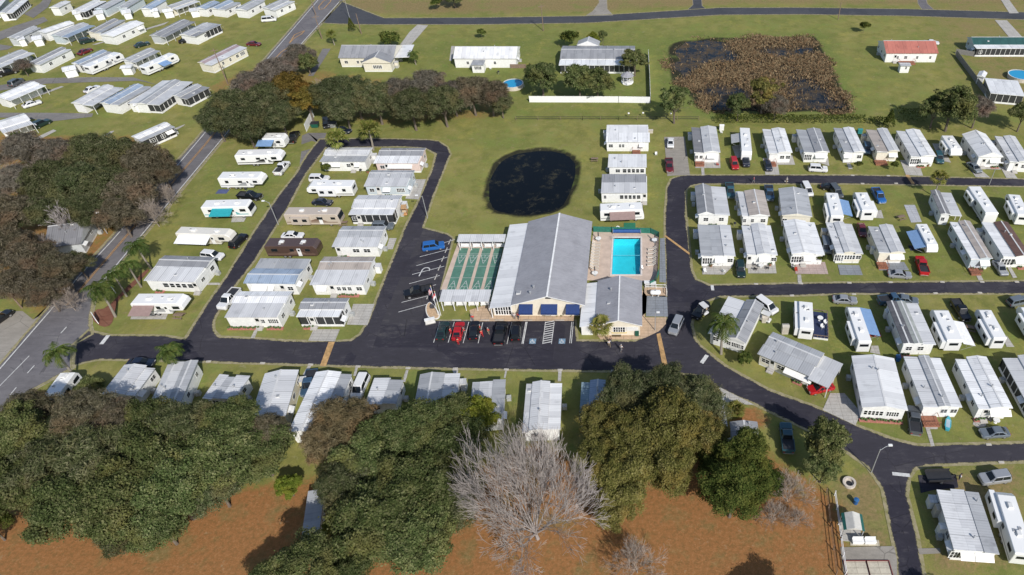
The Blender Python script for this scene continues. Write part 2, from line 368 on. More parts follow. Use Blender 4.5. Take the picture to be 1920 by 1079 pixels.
def asphalt(name, c, wear, seed=0.0, amt=.5):
    t = NT(name); co = t.coord(); mp = t.new('Mapping'); t.link(co, mp.inputs[0]); mp.inputs['Location'].default_value = (seed, seed, 0); co = mp.outputs[0]
    f = t.noise(.16, 5, co, .7); mp2 = t.new('Mapping'); t.link(co, mp2.inputs[0]); mp2.inputs['Scale'].default_value = (.28, 1.1, 1); f2 = t.noise(1.2, 6, mp2.outputs[0], .75); g_ = t.noise(9, 2, co)
    v = t.math('ADD', t.math('MULTIPLY', f, .55), t.math('MULTIPLY', f2, .45))
    col = t.ramp(v, [(.36, tuple(x * .72 for x in c)), (.52, c), (.72, tuple(a_ * (1 - amt) + b_ * amt for a_, b_ in zip(c, wear)))])
    col = t.mix(t.ramp(f2, [(.60, (0, 0, 0)), (.78, (amt,) * 3)]), col, wear)
    col = t.mix(t.ramp(g_, [(.4, (.25,) * 3), (.6, (0, 0, 0))]), col, tuple(x * .6 for x in c))
    vo = t.new('TexVoronoi', feature='DISTANCE_TO_EDGE', Scale=.22); wv = t.new('Mix', data_type='RGBA'); wv.inputs[0].default_value = .06; t.link(co, wv.inputs[6]); nz = t.new('TexNoise', Scale=.8, Detail=5); t.link(co, nz.inputs['Vector']); t.link(nz.outputs['Color'], wv.inputs[7]); t.link(wv.outputs[2], vo.inputs['Vector'])
    crack = t.math('MULTIPLY', t.math('LESS_THAN', vo.outputs['Distance'], .012), t.math('GREATER_THAN', f, .5)); col = t.mix(t.math('MULTIPLY', crack, .6), col, tuple(x * .45 for x in c))
    pw = t.new('TexVoronoi', Scale=.07, distance='CHEBYCHEV'); t.link(co, pw.inputs['Vector']); sc_ = t.new('SeparateColor'); t.link(pw.outputs['Color'], sc_.inputs[0]); col = t.mix(t.ramp(sc_.outputs[0], [(.3, (0, 0, 0)), (.9, (.22 * amt,) * 3)]), col, wear)
    t.base(col); t.rough(.9); t.b.inputs['Specular IOR Level'].default_value = .25; t.bump(g_, .2, .02); return t.m
ASPH = asphalt('dark_asphalt', (.034, .032, .045), (.15, .14, .14))
ASPH2 = asphalt('worn_parking_asphalt', (.036, .034, .046), (.16, .15, .14), 20, .6)
GREY = asphalt('grey_road', (.158, .150, .160), (.26, .25, .24), 40, .7)
BLUEG = asphalt('blue_grey_road', (.062, .066, .078), (.13, .13, .135), 60, .5)
GRAVEL = asphalt('gravel_lot', (.30, .275, .24), (.42, .39, .35), 80, .7)
LANE = asphalt('gravel_lane', (.20, .19, .185), (.30, .28, .25), 90, .7)
def slabmat(name, c):
    t = NT(name); co = t.coord(); f = t.noise(.5, 5, co, .7); f2 = t.noise(4, 4, co, .7)
    br = t.new('TexBrick', Scale=.33); br.inputs['Color1'].default_value = (1, 1, 1, 1); br.inputs['Color2'].default_value = (.94, .94, .94, 1); br.inputs['Mortar'].default_value = (.62, .6, .58, 1); br.inputs['Mortar Size'].default_value = .012
    br.offset = 0; t.link(co, br.inputs['Vector'])
    col = t.ramp(t.math('ADD', t.math('MULTIPLY', f, .6), t.math('MULTIPLY', f2, .4)), [(.32, tuple(x * .72 for x in c)), (.55, c), (.75, tuple(min(1, x * 1.12) for x in c))])
    t.base(t.mix(1.0, col, br.outputs[0], 'MULTIPLY')); t.rough(.85); return t.m
SLAB = slabmat('concrete_slab', (.46, .44, .405)); DECKC = mat('pool_deck', (.54, .425, .345), .85, .12, .7); GRSLAB = slabmat('grey_slab', (.25, .27, .30)); PEACH = slabmat('peach_paving', (.55, .40, .27))
EDGE = mat('sandy_edge', (.30, .265, .20), .95, .45, 2.2)
YEL = mat('yellow_road_paint', (.46, .26, .10), .7, .25, 2); WPAINT = mat('white_road_paint', (.58, .58, .57), .7, .25, 2); HUMP = mat('speed_hump_paint', (.46, .28, .12), .75, .3, 1.5)

def grow(pts, d):
    a = sum(pts[i_][0] * pts[(i_ + 1) % len(pts)][1] - pts[(i_ + 1) % len(pts)][0] * pts[i_][1] for i_ in range(len(pts)))
    if a < 0: pts = pts[::-1]
    out = []; n = len(pts)
    for i_ in range(n):
        p0, p1, p2 = Vector(pts[i_ - 1]), Vector(pts[i_]), Vector(pts[(i_ + 1) % n])
        e1 = (p1 - p0).normalized(); e2 = (p2 - p1).normalized(); n1 = Vector((e1.y, -e1.x)); n2 = Vector((e2.y, -e2.x)); b = (n1 + n2)
        b = b.normalized() if b.length > .1 else n1
        out.append(tuple(p1 + b * d / max(.5, b.dot(n1))))
    return out
roads = {}
def road(name, txt, m_, edge=.24):
    pts = GP(txt); roads[name] = pts
    if edge: sheet('road_edge', grow(pts, edge), EDGE, .006 + .001 * len(roads))
    return sheet(name, pts, m_)
# grass verges / lots first (lowest)
sheet('gravel_lot', GP('z -120,590 0,585 42,584 62,600 84,588 100,570 112,553 0,683 -120,815'), GRAVEL)
sheet('gravel_lane', GP('g 700,1079 650,500'.replace('700,1079 650,500', '') + 'z 609,273 585,265 565,272 b 745,1020 790,1000 930,1000 900,1079 z 609,268 609,283 573,330 556,352 551,345 562,310 565,285'), LANE)
# the two-lane road and its entrance apron
road('main_road', 'z -60,753 0,685 113,552 140,520 208,447 245,405 330,305 370,260 487,122 560,38 593,0 640,-60 700,-60 640,5 600,48 572,78 400,285 269,443 205,521 178,556 169,596 168,612 172,628 140,646 136,690 31,748 0,790 -60,880', GREY, .5)
road('side_lane_far', 'z 638,3 720,35 900,34 1100,31 1250,22 1350,15.5 1500,15.2 1700,18 1920,24 2050,28 2050,46 1920,38 1700,31 1500,28 1350,29 1250,35 1100,44 900,47 700,47 640,46 606,44', BLUEG, .3)
road('junction_road', 'z 1297,-25 1300,10 1290,19 1326,19 1316,12 1313,-25', BLUEG, .2)
road('far_driveway', 'z 1718,-25 1722,8 1730,20 1752,20 1738,8 1732,-25', GREY, .2)
road('sandy_driveway', 'z 1120,-20 1124,6 1112,22 1098,31 1150,30 1138,18 1136,-20', GRAVEL, .2)
# park streets
from mathutils.geometry import tessellate_polygon
def holed(name, outer, holes, m_, z):
    loops = [outer] + holes; flat = [p_ for lp in loops for p_ in lp]
    tris = tessellate_polygon([[Vector((x, y, 0)) for x, y in lp] for lp in loops])
    me = bpy.data.meshes.new(name); me.from_pydata([(x, y, z) for x, y in flat], [], [tuple(t_) for t_ in tris]); me.materials.append(m_)
    if len(me.polygons) and me.polygons[0].normal.z < 0: me.flip_normals()
    o = bpy.data.objects.new(name, me); COL.objects.link(o); o['kind'] = 'structure'; return o
PARK = GP('z 135,650 150,636 166,621 173,623 205,630 311,631 347,637 383,580 417,530 425,520 455,470 490,415 527,362 552,332 577,290 600,262 643,261 700,261 760,262 800,263 822,266 838,276 845,290 837,308 812,370 793,428 838,440 849,448 836,500 822,556 812,590 815,603 1078,603 1082,640 1130,640 1190,640 1215,630 1240,614 1249,600 1249,556 1247,470 1247,400 1251,352 1258,337 1275,331 1293,329.4 1600,329.4 1920,337 2040,340 2040,355 1920,351 1600,346 1313,346 1296,349 1286,358 1285.7,400 1293,470 1297,508 1305,525 1331,536 1400,534 1580,531 1920,528 2040,526 2040,551 1920,552 1580,552 1493,555.6 1397,556.6 1350,557 1325,566 1302,583 1297,611 1303,636 1312,649 1360,687 1440,731 1543,769 1604,798 1676,825 1722,836 1920,831 2060,827 2060,864 1920,867 1739,873.5 1716,880 1704,897 1700,930 1708,960 1720,1007 1732,1079 1745,1150 1690,1150 1683,1079 1679,1038 1663,960 1654,916 1626,876 1585,847 1512,806 1417,760 1337,724 1300,704 1240,698 1060,696.3 780,691.3 380,679.5 241,676 188,675 160,680 136,688')
BLOCK = GP('z 412.5,632.6 480,636 540,640 578,641 630,641 658,639 675,628 690,605 703,570 763,420 785,377.6 811,317.5 817.5,290 797.5,279 760,276 611,277.5 570,332.5 545,380 517.6,425 477.6,490 447.5,527.6 405,592.6 400,605 401,622')
holed('road_edge', grow(PARK, .24), [grow(BLOCK, -.24)], EDGE, .016)
holed('park_road', PARK, [BLOCK], ASPH, _z[0]); _z[0] += .004
# ragged sand and grass that creeps over the road edges
def creep_mat(name, a, b):
    t = NT(name); co = t.coord(); at = t.new('Attribute', attribute_name='edge'); f = t.noise(1.1, 5, co, .75); f2 = t.noise(.25, 3, co)
    v = t.math('ADD', t.math('MULTIPLY', at.outputs['Fac'], .75), t.math('ADD', t.math('MULTIPLY', f, .6), t.math('MULTIPLY', f2, .5)))
    al = t.ramp(v, [(.80, (0, 0, 0)), (.95, (1, 1, 1))]); t.base(t.ramp(f, [(.35, a), (.65, b)])); t.rough(.95); t.link(al, t.b.inputs['Alpha']); return t.m
def creep(name, loops, z, wi=.6, wo=.35):
    V = []; F = []; E = []
    for lp in loops:
        dense = []
        for k in range(len(lp)):
            a, b = Vector(lp[k]), Vector(lp[(k + 1) % len(lp)]); n_ = max(1, int((b - a).length / 4)); dense += [tuple(a.lerp(b, q_ / n_)) for q_ in range(n_)]
        s_ = 1 if lp is not BLOCK else -1; o_ = grow(dense, wo * s_); i_ = grow(dense, -wi * s_); n = len(dense); base = len(V)
        V += [(x, y, z) for x, y in o_] + [(x, y, z) for x, y in i_]; E += [1.0] * n + [0.0] * n
        F += [(base + k, base + (k + 1) % n, base + n + (k + 1) % n, base + n + k) for k in range(n)]
    me = bpy.data.meshes.new(name); me.from_pydata(V, [], F); me.materials.append(creep_mat(name, (.20, .19, .07), (.34, .29, .19))); at = me.attributes.new('edge', 'FLOAT', 'POINT'); at.data.foreach_set('value', E)
    o = bpy.data.objects.new(name, me); COL.objects.link(o); o['kind'] = 'structure'
creep('verge_dirt', [PARK, BLOCK], .0535); creep('verge_dirt', [roads['main_road'], roads['side_lane_far']], .0565)
sheet('club_parking', GP('z 794,432 838,441 848,448 836,500 822,556 812,590 816,603 1077,603 1080,640 700,650 715,608 752,520'), ASPH2)
# ---- concrete drives, patios and walks
for txt in ('g 220,635 330,630 310,668 215,672', 'p 1015,415 1290,415 1320,345 1040,345', 'q 792,880 992,885 1030,795 832,795', 'q 1130,605 1290,605 1235,765 1080,760',
            'q 360,862 390,862 420,790 395,790', 'q 1375,195 1425,195 1455,112 1400,112', 'h 0,495 100,500 155,350 55,350', 'q 20,462 135,462 125,445 30,445', 'j 235,520 490,520 485,380 240,380',
            'j 300,592 330,592 325,522 295,522', 'j 605,300 650,420 705,410 690,280', 'j 1065,487 1245,487 1215,390 1090,395', 'j 945,588 1087,588 1060,418 918,418', 'j 1310,410 1590,500 1575,400 1330,385',
            'k 0,468 105,465 100,405 0,405', 'k 60,530 100,530 75,467 40,467', 'k 580,440 640,590 812,598 772,472 700,440', 'k 985,445 1095,465 1000,275 905,272', 'k 1240,470 1345,610 1490,616 1400,540',
            'k 1592,505 1655,622 1770,628 1690,512', 'k 1385,528 1600,538 1590,485 1395,480', 'l 190,955 400,957 478,882 500,800 192,800', 'l 630,945 905,945 890,835 627,835',
            'l 1110,1048 1150,1048 1140,957 1105,957', 'm 1190,880 1420,885 1410,820 1188,820', 'm 1310,1015 1355,1010 1292,887 1250,887', 'm 1640,990 1680,985 1605,862 1577,865',
            'm 1580,865 1760,868 1760,825 1565,825', 'm 275,410 395,415 370,335 305,345', 'v 540,258 650,400 858,402 600,272', 'w 135,95 330,187 365,112 265,-5 180,-5', 'w 735,112 795,112 825,180 820,210 775,210 803,310 782,312 733,150',
            'w 1030,180 1060,202 1110,192 1110,140 1040,150', 'o 1440,570 1510,572 1445,475 1405,480', 'o 240,620 330,640 312,560 252,560', 't 750,215 780,220 815,150 790,150', 't 1130,225 1150,225 1165,160 1145,160', 't 1505,240 1530,240 1542,180 1525,180',
            'u -20,270 0,270 25,180 5,180', 'u 365,210 395,210 397,175 350,175', 'u 1143,265 1168,265 1172,180 1147,180', 'u 738,240 752,240 764,180 750,180', 'r 470,725 560,770 590,785 470,785', 'b 1480,340 1560,345 1690,195 1610,190 1550,245'):
    sheet('driveway', GP(txt), SLAB)
sheet('patio', GP('l 1085,950 1403,953 1370,835 1085,842'), slabmat('pink_patio', (.46, .36, .33)))
for txt in ('l 1515,960 1735,962 1700,868 1492,862', 'm 352,915 640,915 592,835 332,835'): sheet('driveway', GP(txt), GRSLAB)
sheet('driveway', GP('m 590,285 695,285 762,450 660,455'), slabmat('pale_slab', (.46, .47, .50)))
sheet('driveway', GP('i 580,152 735,150 775,440 690,440 605,445'), GRAVEL)
sheet('driveway', GP('w 705,485 930,480 945,560 800,572 720,592'), ASPH2)
sheet('gravel_lot', GP('w 240,915 560,908 578,990 578,1100 265,1100'), GRAVEL)
sheet('driveway', GP('w 702,922 835,920 838,952 712,958'), GRAVEL)
for txt in ('e 1380,155 1470,157 1620,320 1500,300', 'e 1410,-20 1470,-20 1560,104 1490,106', 'c 330,460 350,460 370,350 345,350'): sheet('driveway', GP(txt), SLAB)
for txt in ('a 330,590 700,583 1000,585 1180,640 1040,610 700,620 350,632 -100,700 -100,660', 'a -60,850 300,850 700,855 690,880 480,905 380,915 200,890 -60,885', 'a -50,260 120,195 330,130 360,160 170,240 40,290 -60,330',
            'a -60,330 100,352 60,375 -60,392', 'a 250,140 360,60 420,-60 380,-60 300,30 180,110', 'b 790,575 830,575 960,370 900,370'): sheet('gravel_lane', GP(txt), LANE)
for txt in ('a 770,1025 830,990 860,985 830,1010', 'a 220,1060 400,975 425,985 250,1075', 'a 1300,970 1390,935 1375,950 1310,985', 'a 200,740 460,650 480,655 240,745', 'a 690,340 1270,165 1230,190 720,340',): sheet('driveway', GP(txt), SLAB)
sheet('mulch_bed', smoothpoly(GP('p 715,420 735,340 830,330 960,190 1090,70 1150,20 1165,40 1010,190 920,260 890,380 870,460 800,480'), 1), asphalt('red_mulch', (.20, .085, .055), (.30, .17, .11), 12, .7))
# ---- clubhouse paving
sheet('walkway', GP('z 887,604 1076,603 1079,580 905,575 880,583'), PEACH)
sheet('walkway', GP('s 612,880 640,918 900,916 965,903 1060,858 1112,805 1112,757 960,757 955,535 1117,540 1117,600 972,600 940,560 900,780'), PEACH)
sheet('utility_slab', GP('s 975,602 1120,610 1126,752 968,750'), GRSLAB)
sheet('sidewalk', GP('s 1070,185 1103,185 1113,505 1065,502'), GRSLAB)
px0, py0, px1, py1 = POOL
holed('pool_deck', GP('s 588,140 1045,150 1062,192 1040,522 940,500 540,490'), [[(px0, py0), (px1, py0), (px1, py1), (px0, py1)]], DECKC, .10)
# ---- shuffleboard: tan base, four green lanes with white score triangles
sheet('shuffleboard_base', GP('r 385,205 695,215 640,360 560,640 240,600'), DECKC, .08)
cx0 = G(862.5, 466.7)[0]; ytop = G(862.5, 466.7)[1]
COURT = []
GREEN = mat('court_green', (.085, .20, .15), .7, .18, 1.2)
lanes = [[(cx0 + 2.46 * k, ytop - 15.85), (cx0 + 2.46 * k + 1.83, ytop - 15.85), (cx0 + 2.46 * k + 1.83, ytop), (cx0 + 2.46 * k, ytop)] for k in range(4)]
for lane_ in lanes: sheet('shuffleboard_lane', lane_, GREEN, .085)
mk = []
for k in range(4):
    xa = cx0 + 2.46 * k; xb = xa + 1.83; xm = (xa + xb) / 2
    for y0_, sgn in ((ytop - 1.98, -1), (ytop - 15.85 + 1.98, 1)):
        mk += [line((xa, y0_), (xb, y0_), .07), line((xa, y0_ + sgn * .46), (xb, y0_ + sgn * .46), .07)]
        apex = (xm, y0_ + sgn * 3.2)
        mk += [line((xa + .05, y0_ + sgn * .46), apex, .08), line((xb - .05, y0_ + sgn * .46), apex, .08), line((xa + .3, y0_ + sgn * 1.37), (xb - .3, y0_ + sgn * 1.37), .07), line((xa + .57, y0_ + sgn * 2.28), (xb - .57, y0_ + sgn * 2.28), .07),
               line((xm, y0_ + sgn * .46), (xm, y0_ + sgn * 1.37), .07), line((xa, y0_ + sgn * 4.1), (xb, y0_ + sgn * 4.1), .07)]
for q_ in mk: pass
def marks(name, polys, m_, z):
    mb = MB()
    for i_, pts in enumerate(polys):
        a = sum(pts[k][0] * pts[(k + 1) % len(pts)][1] - pts[(k + 1) % len(pts)][0] * pts[k][1] for k in range(len(pts)))
        if a < 0: pts = pts[::-1]
        zz = z + .0012 * (i_ % 7); mb.add([(x, y, zz) for x, y in pts], [tuple(range(len(pts)))])
    o = mb.build(name, m_); o['kind'] = 'structure'; return o
marks('court_markings', mk, WPAINT, .09)
# ---- painted road markings
def pl(txt, wd, off=0.0):
    pts = GP(txt); out = []
    for a, b in zip(pts, pts[1:]):
        d = (Vector(b) - Vector(a)).normalized(); nrm = Vector((-d.y, d.x)) * off
        out.append(line(tuple(Vector(a) + nrm), tuple(Vector(b) + nrm), wd))
    return out
ZM = .096
wh = pl('z -40,738 3,690 118,557 146,522 212,451 335,309 374,263 490,125 597,1', .22) + pl('z 176,548 208,511 265,443 397,285 569,79 636,5', .22)
wh += pl('p 475,525 520,475', .18) + pl('p 215,835 270,775', .16) + pl('p 80,1005 130,945', .16) + pl('p 0,935 230,700', .14)
wh += pl('p 790,610 845,540', .75) + pl('n 165,715 215,645', .7) + pl('n 258,30 265,75', .6) + pl('w 550,476 655,487', .6)
for a in ('r 105,320 330,262', 'r 78,385 307,322', 'r 50,448 282,388', 'r 28,515 250,455', 'r 3,582 222,522', 'r -27,650 182,598', 'r -50,720 160,662', 'r 275,220 360,195'): wh += pl(a, .13)
for a in ('r 205,940 250,790', 'r 310,940 355,790', 'r 418,945 460,790', 'r 527,945 560,795', 'r 735,950 770,790', 'r 843,950 872,790', 'r 852,950 881,790', 's 72,945 100,790', 's 80,945 108,790', 's 222,950 242,790', 's 285,950 306,790', 's 417,945 432,790', 's 429,945 444,790'): wh += pl(a, .12)
for k in range(10):
    f_ = k / 9; a = (222 + f_ * 20 + 2, 945 - f_ * 150); wh += pl('s %.1f,%.1f %.1f,%.1f' % (a[0], a[1], a[0] + 62, a[1] - 12), .2)
def arc(c, r_, a0, a1, wd, n=10, sy=1.0):
    P = [(c[0] + r_ * math.cos(R(a0 + (a1 - a0) * k / n)), c[1] + r_ * sy * math.sin(R(a0 + (a1 - a0) * k / n))) for k in range(n + 1)]
    return [line(P[k], P[k + 1], wd) for k in range(n)]
cU = GP('r 150,415')[0]; wh += arc(cU, .75, -20, 190, .22) + [line((cU[0] - .75, cU[1] + .1), (cU[0] - .95, cU[1] - 2.0), .22)]
marks('road_markings', wh, WPAINT, ZM)
ye = pl('z 126,574 180,510 208,478 385,272.5 497,132', .14, .16) + pl('z 126,574 180,510 208,478 385,272.5 497,132', .14, -.16)
for txt in ('b 500,488 590,395 650,355 640,390 560,460 500,488', 'b 650,330 690,265 765,235 740,262 690,290 650,330', 'b 870,55 905,15 965,-15 960,15 910,70 875,78 870,55'): ye += pl(txt, .3)
marks('road_markings', ye, YEL, ZM + .01)
sheets('speed_hump', [GP(a) for a in ('q 945,890 992,890 925,1072 880,1070', 'z 1231,628 1238,626 1253,692 1243,693', 's 1098,170 1110,164 1285,292 1281,306', 'k 630,590 668,590 726,680 696,680')], HUMP, ZM + .02)
sym = []
BLUEP = mat('blue_road_paint', (.16, .26, .36), .7, .2, 3)
blue = []
for c_ in GP('s 150,930 362,930'):
    blue.append([(c_[0] - .6, c_[1] - .65), (c_[0] + .6, c_[1] - .65), (c_[0] + .6, c_[1] + .65), (c_[0] - .6, c_[1] + .65)])
    sym += arc((c_[0] - .05, c_[1] - .2), .34, 100, 350, .11) + [line((c_[0] - .1, c_[1] + .35), (c_[0] - .05, c_[1] - .05), .13), line((c_[0] - .05, c_[1] - .05), (c_[0] + .25, c_[1] - .08), .12), line((c_[0] + .25, c_[1] - .08), (c_[0] + .38, c_[1] - .42), .11), line((c_[0] - .08, c_[1] + .15), (c_[0] + .2, c_[1] + .12), .1)]
    sym += arc((c_[0] - .12, c_[1] + .48), .05, 0, 360, .1, 6)
marks('disabled_bay_panels', blue, BLUEP, ZM + .005); marks('disabled_bay_symbols', sym, WPAINT, ZM + .02)
# ================================================================== HOMES
def unit_window(name, frame, panes=2):
    mb = MB(); mb.slot(0)
    mb.box(-.5, -.03, -.5, .5, .0, -.42).box(-.5, -.03, .42, .5, .0, .5).box(-.5, -.03, -.42, -.43, .0, .42).box(.43, -.03, -.42, .5, .0, .42)
    for k in range(1, panes): xx = -.43 + .86 * k / panes; mb.box(xx - .025, -.028, -.42, xx + .025, 0, .42)
    mb.box(-.43, -.026, -.02, .43, -.001, .02)
    mb.slot(1).box(-.43, -.014, -.42, .43, -.002, .42)
    return mb.mesh(name, [frame, GLASS])
WIN = unit_window('window', WHITE); WIN1 = unit_window('window', WHITE, 1); WIN5 = unit_window('window', WHITE, 5); WINS = unit_window('screen_window', WHITE, 4); WINS.materials[1] = SCREEN
def door_mesh():
    mb = MB(); mb.slot(0).box(-.5, -.05, 0, .5, 0, 2.05); mb.slot(1).box(-.32, -.062, 1.15, .32, -.05, 1.85); mb.slot(2).box(.36, -.1, .98, .42, -.05, 1.06)
    return mb.mesh('door', [mat('door_white', (.70, .69, .66), .5), GLASS, CHROME])
DOOR = door_mesh()
def vent_mesh():
    mb = MB(); mb.lathe([(.09, 0), (.09, .45), (.16, .45), (.16, .55), (.04, .6)], 8); return mb.mesh('roof_vent', METAL)
VENT = vent_mesh()
def hood_mesh():
    mb = MB(); mb.box(-.28, -.28, 0, .28, .28, .22).slot(1).box(-.22, -.22, .22, .22, .22, .27); return mb.mesh('roof_vent', [mat('vent_white', (.66, .66, .65), .5), mat('vent_lid', (.3, .31, .33), .3)])
HOOD = hood_mesh()
SHARED = {}
def frame_of(quad, ze, back='L', snap=4.0):
    A, B, C = [Vector(p) for p in GP(quad, ze)]
    ab = B - A; ac = (C - A) if back == 'L' else (C - B)
    th = math.atan2(ab.y, ab.x) if ab.length >= ac.length else math.atan2(ac.y, ac.x) - math.pi / 2
    if abs(math.degrees(th)) < snap: th = 0.0
    ex = Vector((math.cos(th), math.sin(th))); ey = Vector((-ex.y, ex.x))
    W = ab.dot(ex); D = ac.dot(ey); o = A + ex * W / 2 + ey * D / 2
    return o, th, W, D
def label_rng(label): return random.Random(sum(ord(ch) * (i_ + 3) for i_, ch in enumerate(label)))

G1 = 'homes west of the clubhouse'; G2 = 'homes beside the dark pond'; G3 = 'homes along the hedge'; G4 = 'homes between the two eastern lanes'; G5 = 'homes south of the lower eastern lane'; G6 = 'homes under the big trees'; G8 = 'houses beyond the pond'; G9 = 'homes across the main road'
def H(label, quad, axis, strips, front='', wall='w', ze=3.0, back='L', snap=4.0, name='mobile_home', cat='home', group=None, vents=2, sides=True, skirt='w', over=.3):
    o, th, W, D = frame_of(quad, ze, back, snap); rg = label_rng(label)
    t_ = thing(name, label, cat, o, th, group)
    if wall == 'w' and name == 'mobile_home' and 'white' not in label: wall = rg.choice('wwwwcgbc')
    sw = SIDING[wall]; span = W if axis == 'N' else D; u0 = -span / 2; a0, a1 = (-D / 2, D / 2) if axis == 'N' else (-W / 2, W / 2)
    ax = 'y' if axis == 'N' else 'x'
    wb = MB(); parts_ = strips.split(); tot = sum(float(s_[1:-1]) for s_ in parts_); u = u0
    info = []
    for k, s_ in enumerate(parts_):
        ty, fr, cc = s_[0], float(s_[1:-1]) / tot, s_[-1]; ua, ub = u + .005, u + fr * span - .005; u += fr * span
        main = ty in 'gh'; z = ze if main else ze - .22 - .03 * k
        if len(parts_) == 1: z = ze
        wd = ub - ua; um = (ua + ub) / 2
        if main: rise = wd * (.095 if ty == 'g' else .2); prof = [(ua, z), (ub, z), (ub, z + .14), (um, z + .14 + rise), (ua, z + .14)]
        elif ty == 'l': rise = .07 * wd; prof = [(ua, z), (ub, z), (ub, z + .12 + rise), (ua, z + .12)]
        elif ty == 'r': rise = .07 * wd; prof = [(ua, z), (ub, z), (ub, z + .12), (ua, z + .12 + rise)]
        else: rise = 0; prof = [(ua, z), (ub, z), (ub, z + .13), (ua, z + .15)]
        # flat strips are cut a little shorter or longer than their neighbour
        j0 = a0 - (.0 if main else rg.uniform(-.25, .15)); j1 = a1 + (.0 if main else rg.uniform(-.5, .1))
        rb = MB(); rb.ext(prof, j0, j1, ax, end=1)
        if main:
            rb.slot(2); rz_ = z + .14 + rise
            (rb.box(um - .14, j0 - .01, rz_ - .03, um + .14, j1 + .01, rz_ + .02) if axis == 'N' else rb.box(j0 - .01, um - .14, rz_ - .03, j1 + .01, um + .14, rz_ + .02))
        rb.build('roof', [roofmat(cc, axis), sw if main else WHITE, mat('ridge_cap', (.6, .6, .6), .5, .1)], t_)
        ia = over if k == 0 else .0; ib = over if k == len(parts_) - 1 else .0
        wa, wb_ = ua + ia + .003, ub - ib - .003
        info.append((ty, wa, wb_, z))
        if ty == 'c':
            pb = MB(); outer = ua + .12 if k == 0 else ub - .12
            for q_ in range(5):
                aa = a0 + .3 + (a1 - a0 - .6) * q_ / 4
                pb.box(*((outer - .05, aa - .05, 0, outer + .05, aa + .05, z) if axis == 'N' else (aa - .05, outer - .05, 0, aa + .05, outer + .05, z)))
            pb.build('post', WHITE, t_); continue
        if ty == 's':
            sb = MB(); fb = MB(); b0, b1 = a0 + over, a1 - over
            bx = (lambda m_, p, q_, z0, z1: m_.box(p, b0, z0, q_, b1, z1)) if axis == 'N' else (lambda m_, p, q_, z0, z1: m_.box(b0, p, z0, b1, q_, z1))
            bx(sb, wa + .04, wb_ - .04, .62, z); bx(fb, wa, wb_, .1, .62)
            n_ = max(3, int((b1 - b0) / 1.5)); ou = wa if k == 0 else wb_
            for q_ in range(n_ + 1):
                aa = b0 + (b1 - b0) * q_ / n_
                fb.box(*((ou - .05, aa - .05, .62, ou + .05, aa + .05, z) if axis == 'N' else (aa - .05, ou - .05, .62, aa + .05, ou + .05, z)))
            m_ = max(2, int((wb_ - wa) / 1.2))
            for q_ in range(m_ + 1):
                uu = wa + (wb_ - wa) * q_ / m_
                for e_ in (b0, b1): fb.box(*((uu - .05, e_ - .05, .62, uu + .05, e_ + .05, z) if axis == 'N' else (e_ - .05, uu - .05, .62, e_ + .05, uu + .05, z)))
            sb.build('porch_screen', SCREEN, t_); fb.build('porch_frame', WHITE, t_); continue
        wb.slot(0)
        (wb.box(wa, a0 + over, .45, wb_, a1 - over, z) if axis == 'N' else wb.box(a0 + over, wa, .45, a1 - over, wb_, z))
        wb.slot(1)
        (wb.box(wa + .04, a0 + over + .04, .0, wb_ - .04, a1 - over - .04, .45) if axis == 'N' else wb.box(a0 + over + .04, wa + .04, 0, a1 - over - .04, wb_ - .04, .45))
    if wb.f: wb.build('wall', [sw, SIDING[skirt]], t_)
    yf = -D / 2 + over
    if front and 'F' not in front and 'D' not in front and group in (G1, G2, G3, G4, G5) and rg.random() < .6: front += ' F%.2fx%.1f' % (rg.choice((.2, .5, .8)), rg.uniform(1.2, 2.4))
    if axis == 'E' and info[0][0] in 'c': yf = info[1][1]
    for tok in front.split():
        k = tok[0]; fx, _, wdt = tok[1:].partition('x'); x = -W / 2 + float(fx) * W; wdt = float(wdt) if wdt else None
        if k == 'w': part('window', WIN, t_, (x, yf - .002, 1.6), 0, (wdt or 1.15, 1, 1.0))
        elif k == 'W': part('window', WIN5, t_, (x, yf - .002, 1.6), 0, (wdt or 3.0, 1, 1.15))
        elif k == 'P': part('screen_window', WINS, t_, (x, yf - .002, 1.45), 0, (wdt or 3.0, 1, 1.75))
        elif k == 'd': part('door', DOOR, t_, (x, yf - .002, .45)); stp = MB().box(-.6, -.9, 0, .6, 0, .22).box(-.6, -.5, .22, .6, 0, .42); s_ = stp.build('step', CONC, t_); s_.location = (x, yf - .055, 0)
        elif k == 'A':
            aw = MB(); ww = (wdt or 2.2) / 2; aw.ext([(-.95, 1.75), (-.93, 1.72), (0, 2.28), (0, 2.33)], -ww, ww, 'x'); b_ = aw.build('awning', mat('awning_white', (.80, .79, .76), .5, .06), t_); b_.location = (x, yf - .035, 0)
        elif k == 'D':
            ww = (wdt or 3) / 2; db = MB(); db.box(-ww, -2.0, .0, ww, 0, .42); rl = MB()
            n_ = int(ww * 2 / .5)
            for q_ in range(n_ + 1): rl.box(-ww + 2 * ww * q_ / n_ - .03, -2.0, .42, -ww + 2 * ww * q_ / n_ + .03, -1.94, 1.2)
            rl.box(-ww, -2.02, 1.2, ww, -1.92, 1.28).box(-ww, -2.0, 1.2, -ww + .08, 0, 1.27).box(ww - .08, -2.0, 1.2, ww, 0, 1.27)
            b_ = db.build('deck', REDWOOD, t_); b_.location = (x, yf - .06, 0); b_ = rl.build('railing', REDWOOD, t_); b_.location = (x, yf - .06, 0)
        elif k == 'F':
            ww = (wdt or 3) / 2; fb = MB(); fb.slot(0).box(-ww, -.75, 0, ww, -.05, .2); fb.slot(1)
            for q_ in range(int(ww * 2 / .45)):
                c_ = (-ww + .3 + q_ * .45 + rg.uniform(-.1, .1), -.4 + rg.uniform(-.15, .15), .3)
                fb.lathe([(.02, -.1), (.22, .05), (.2, .25), (.04, .38)], 6, c_)
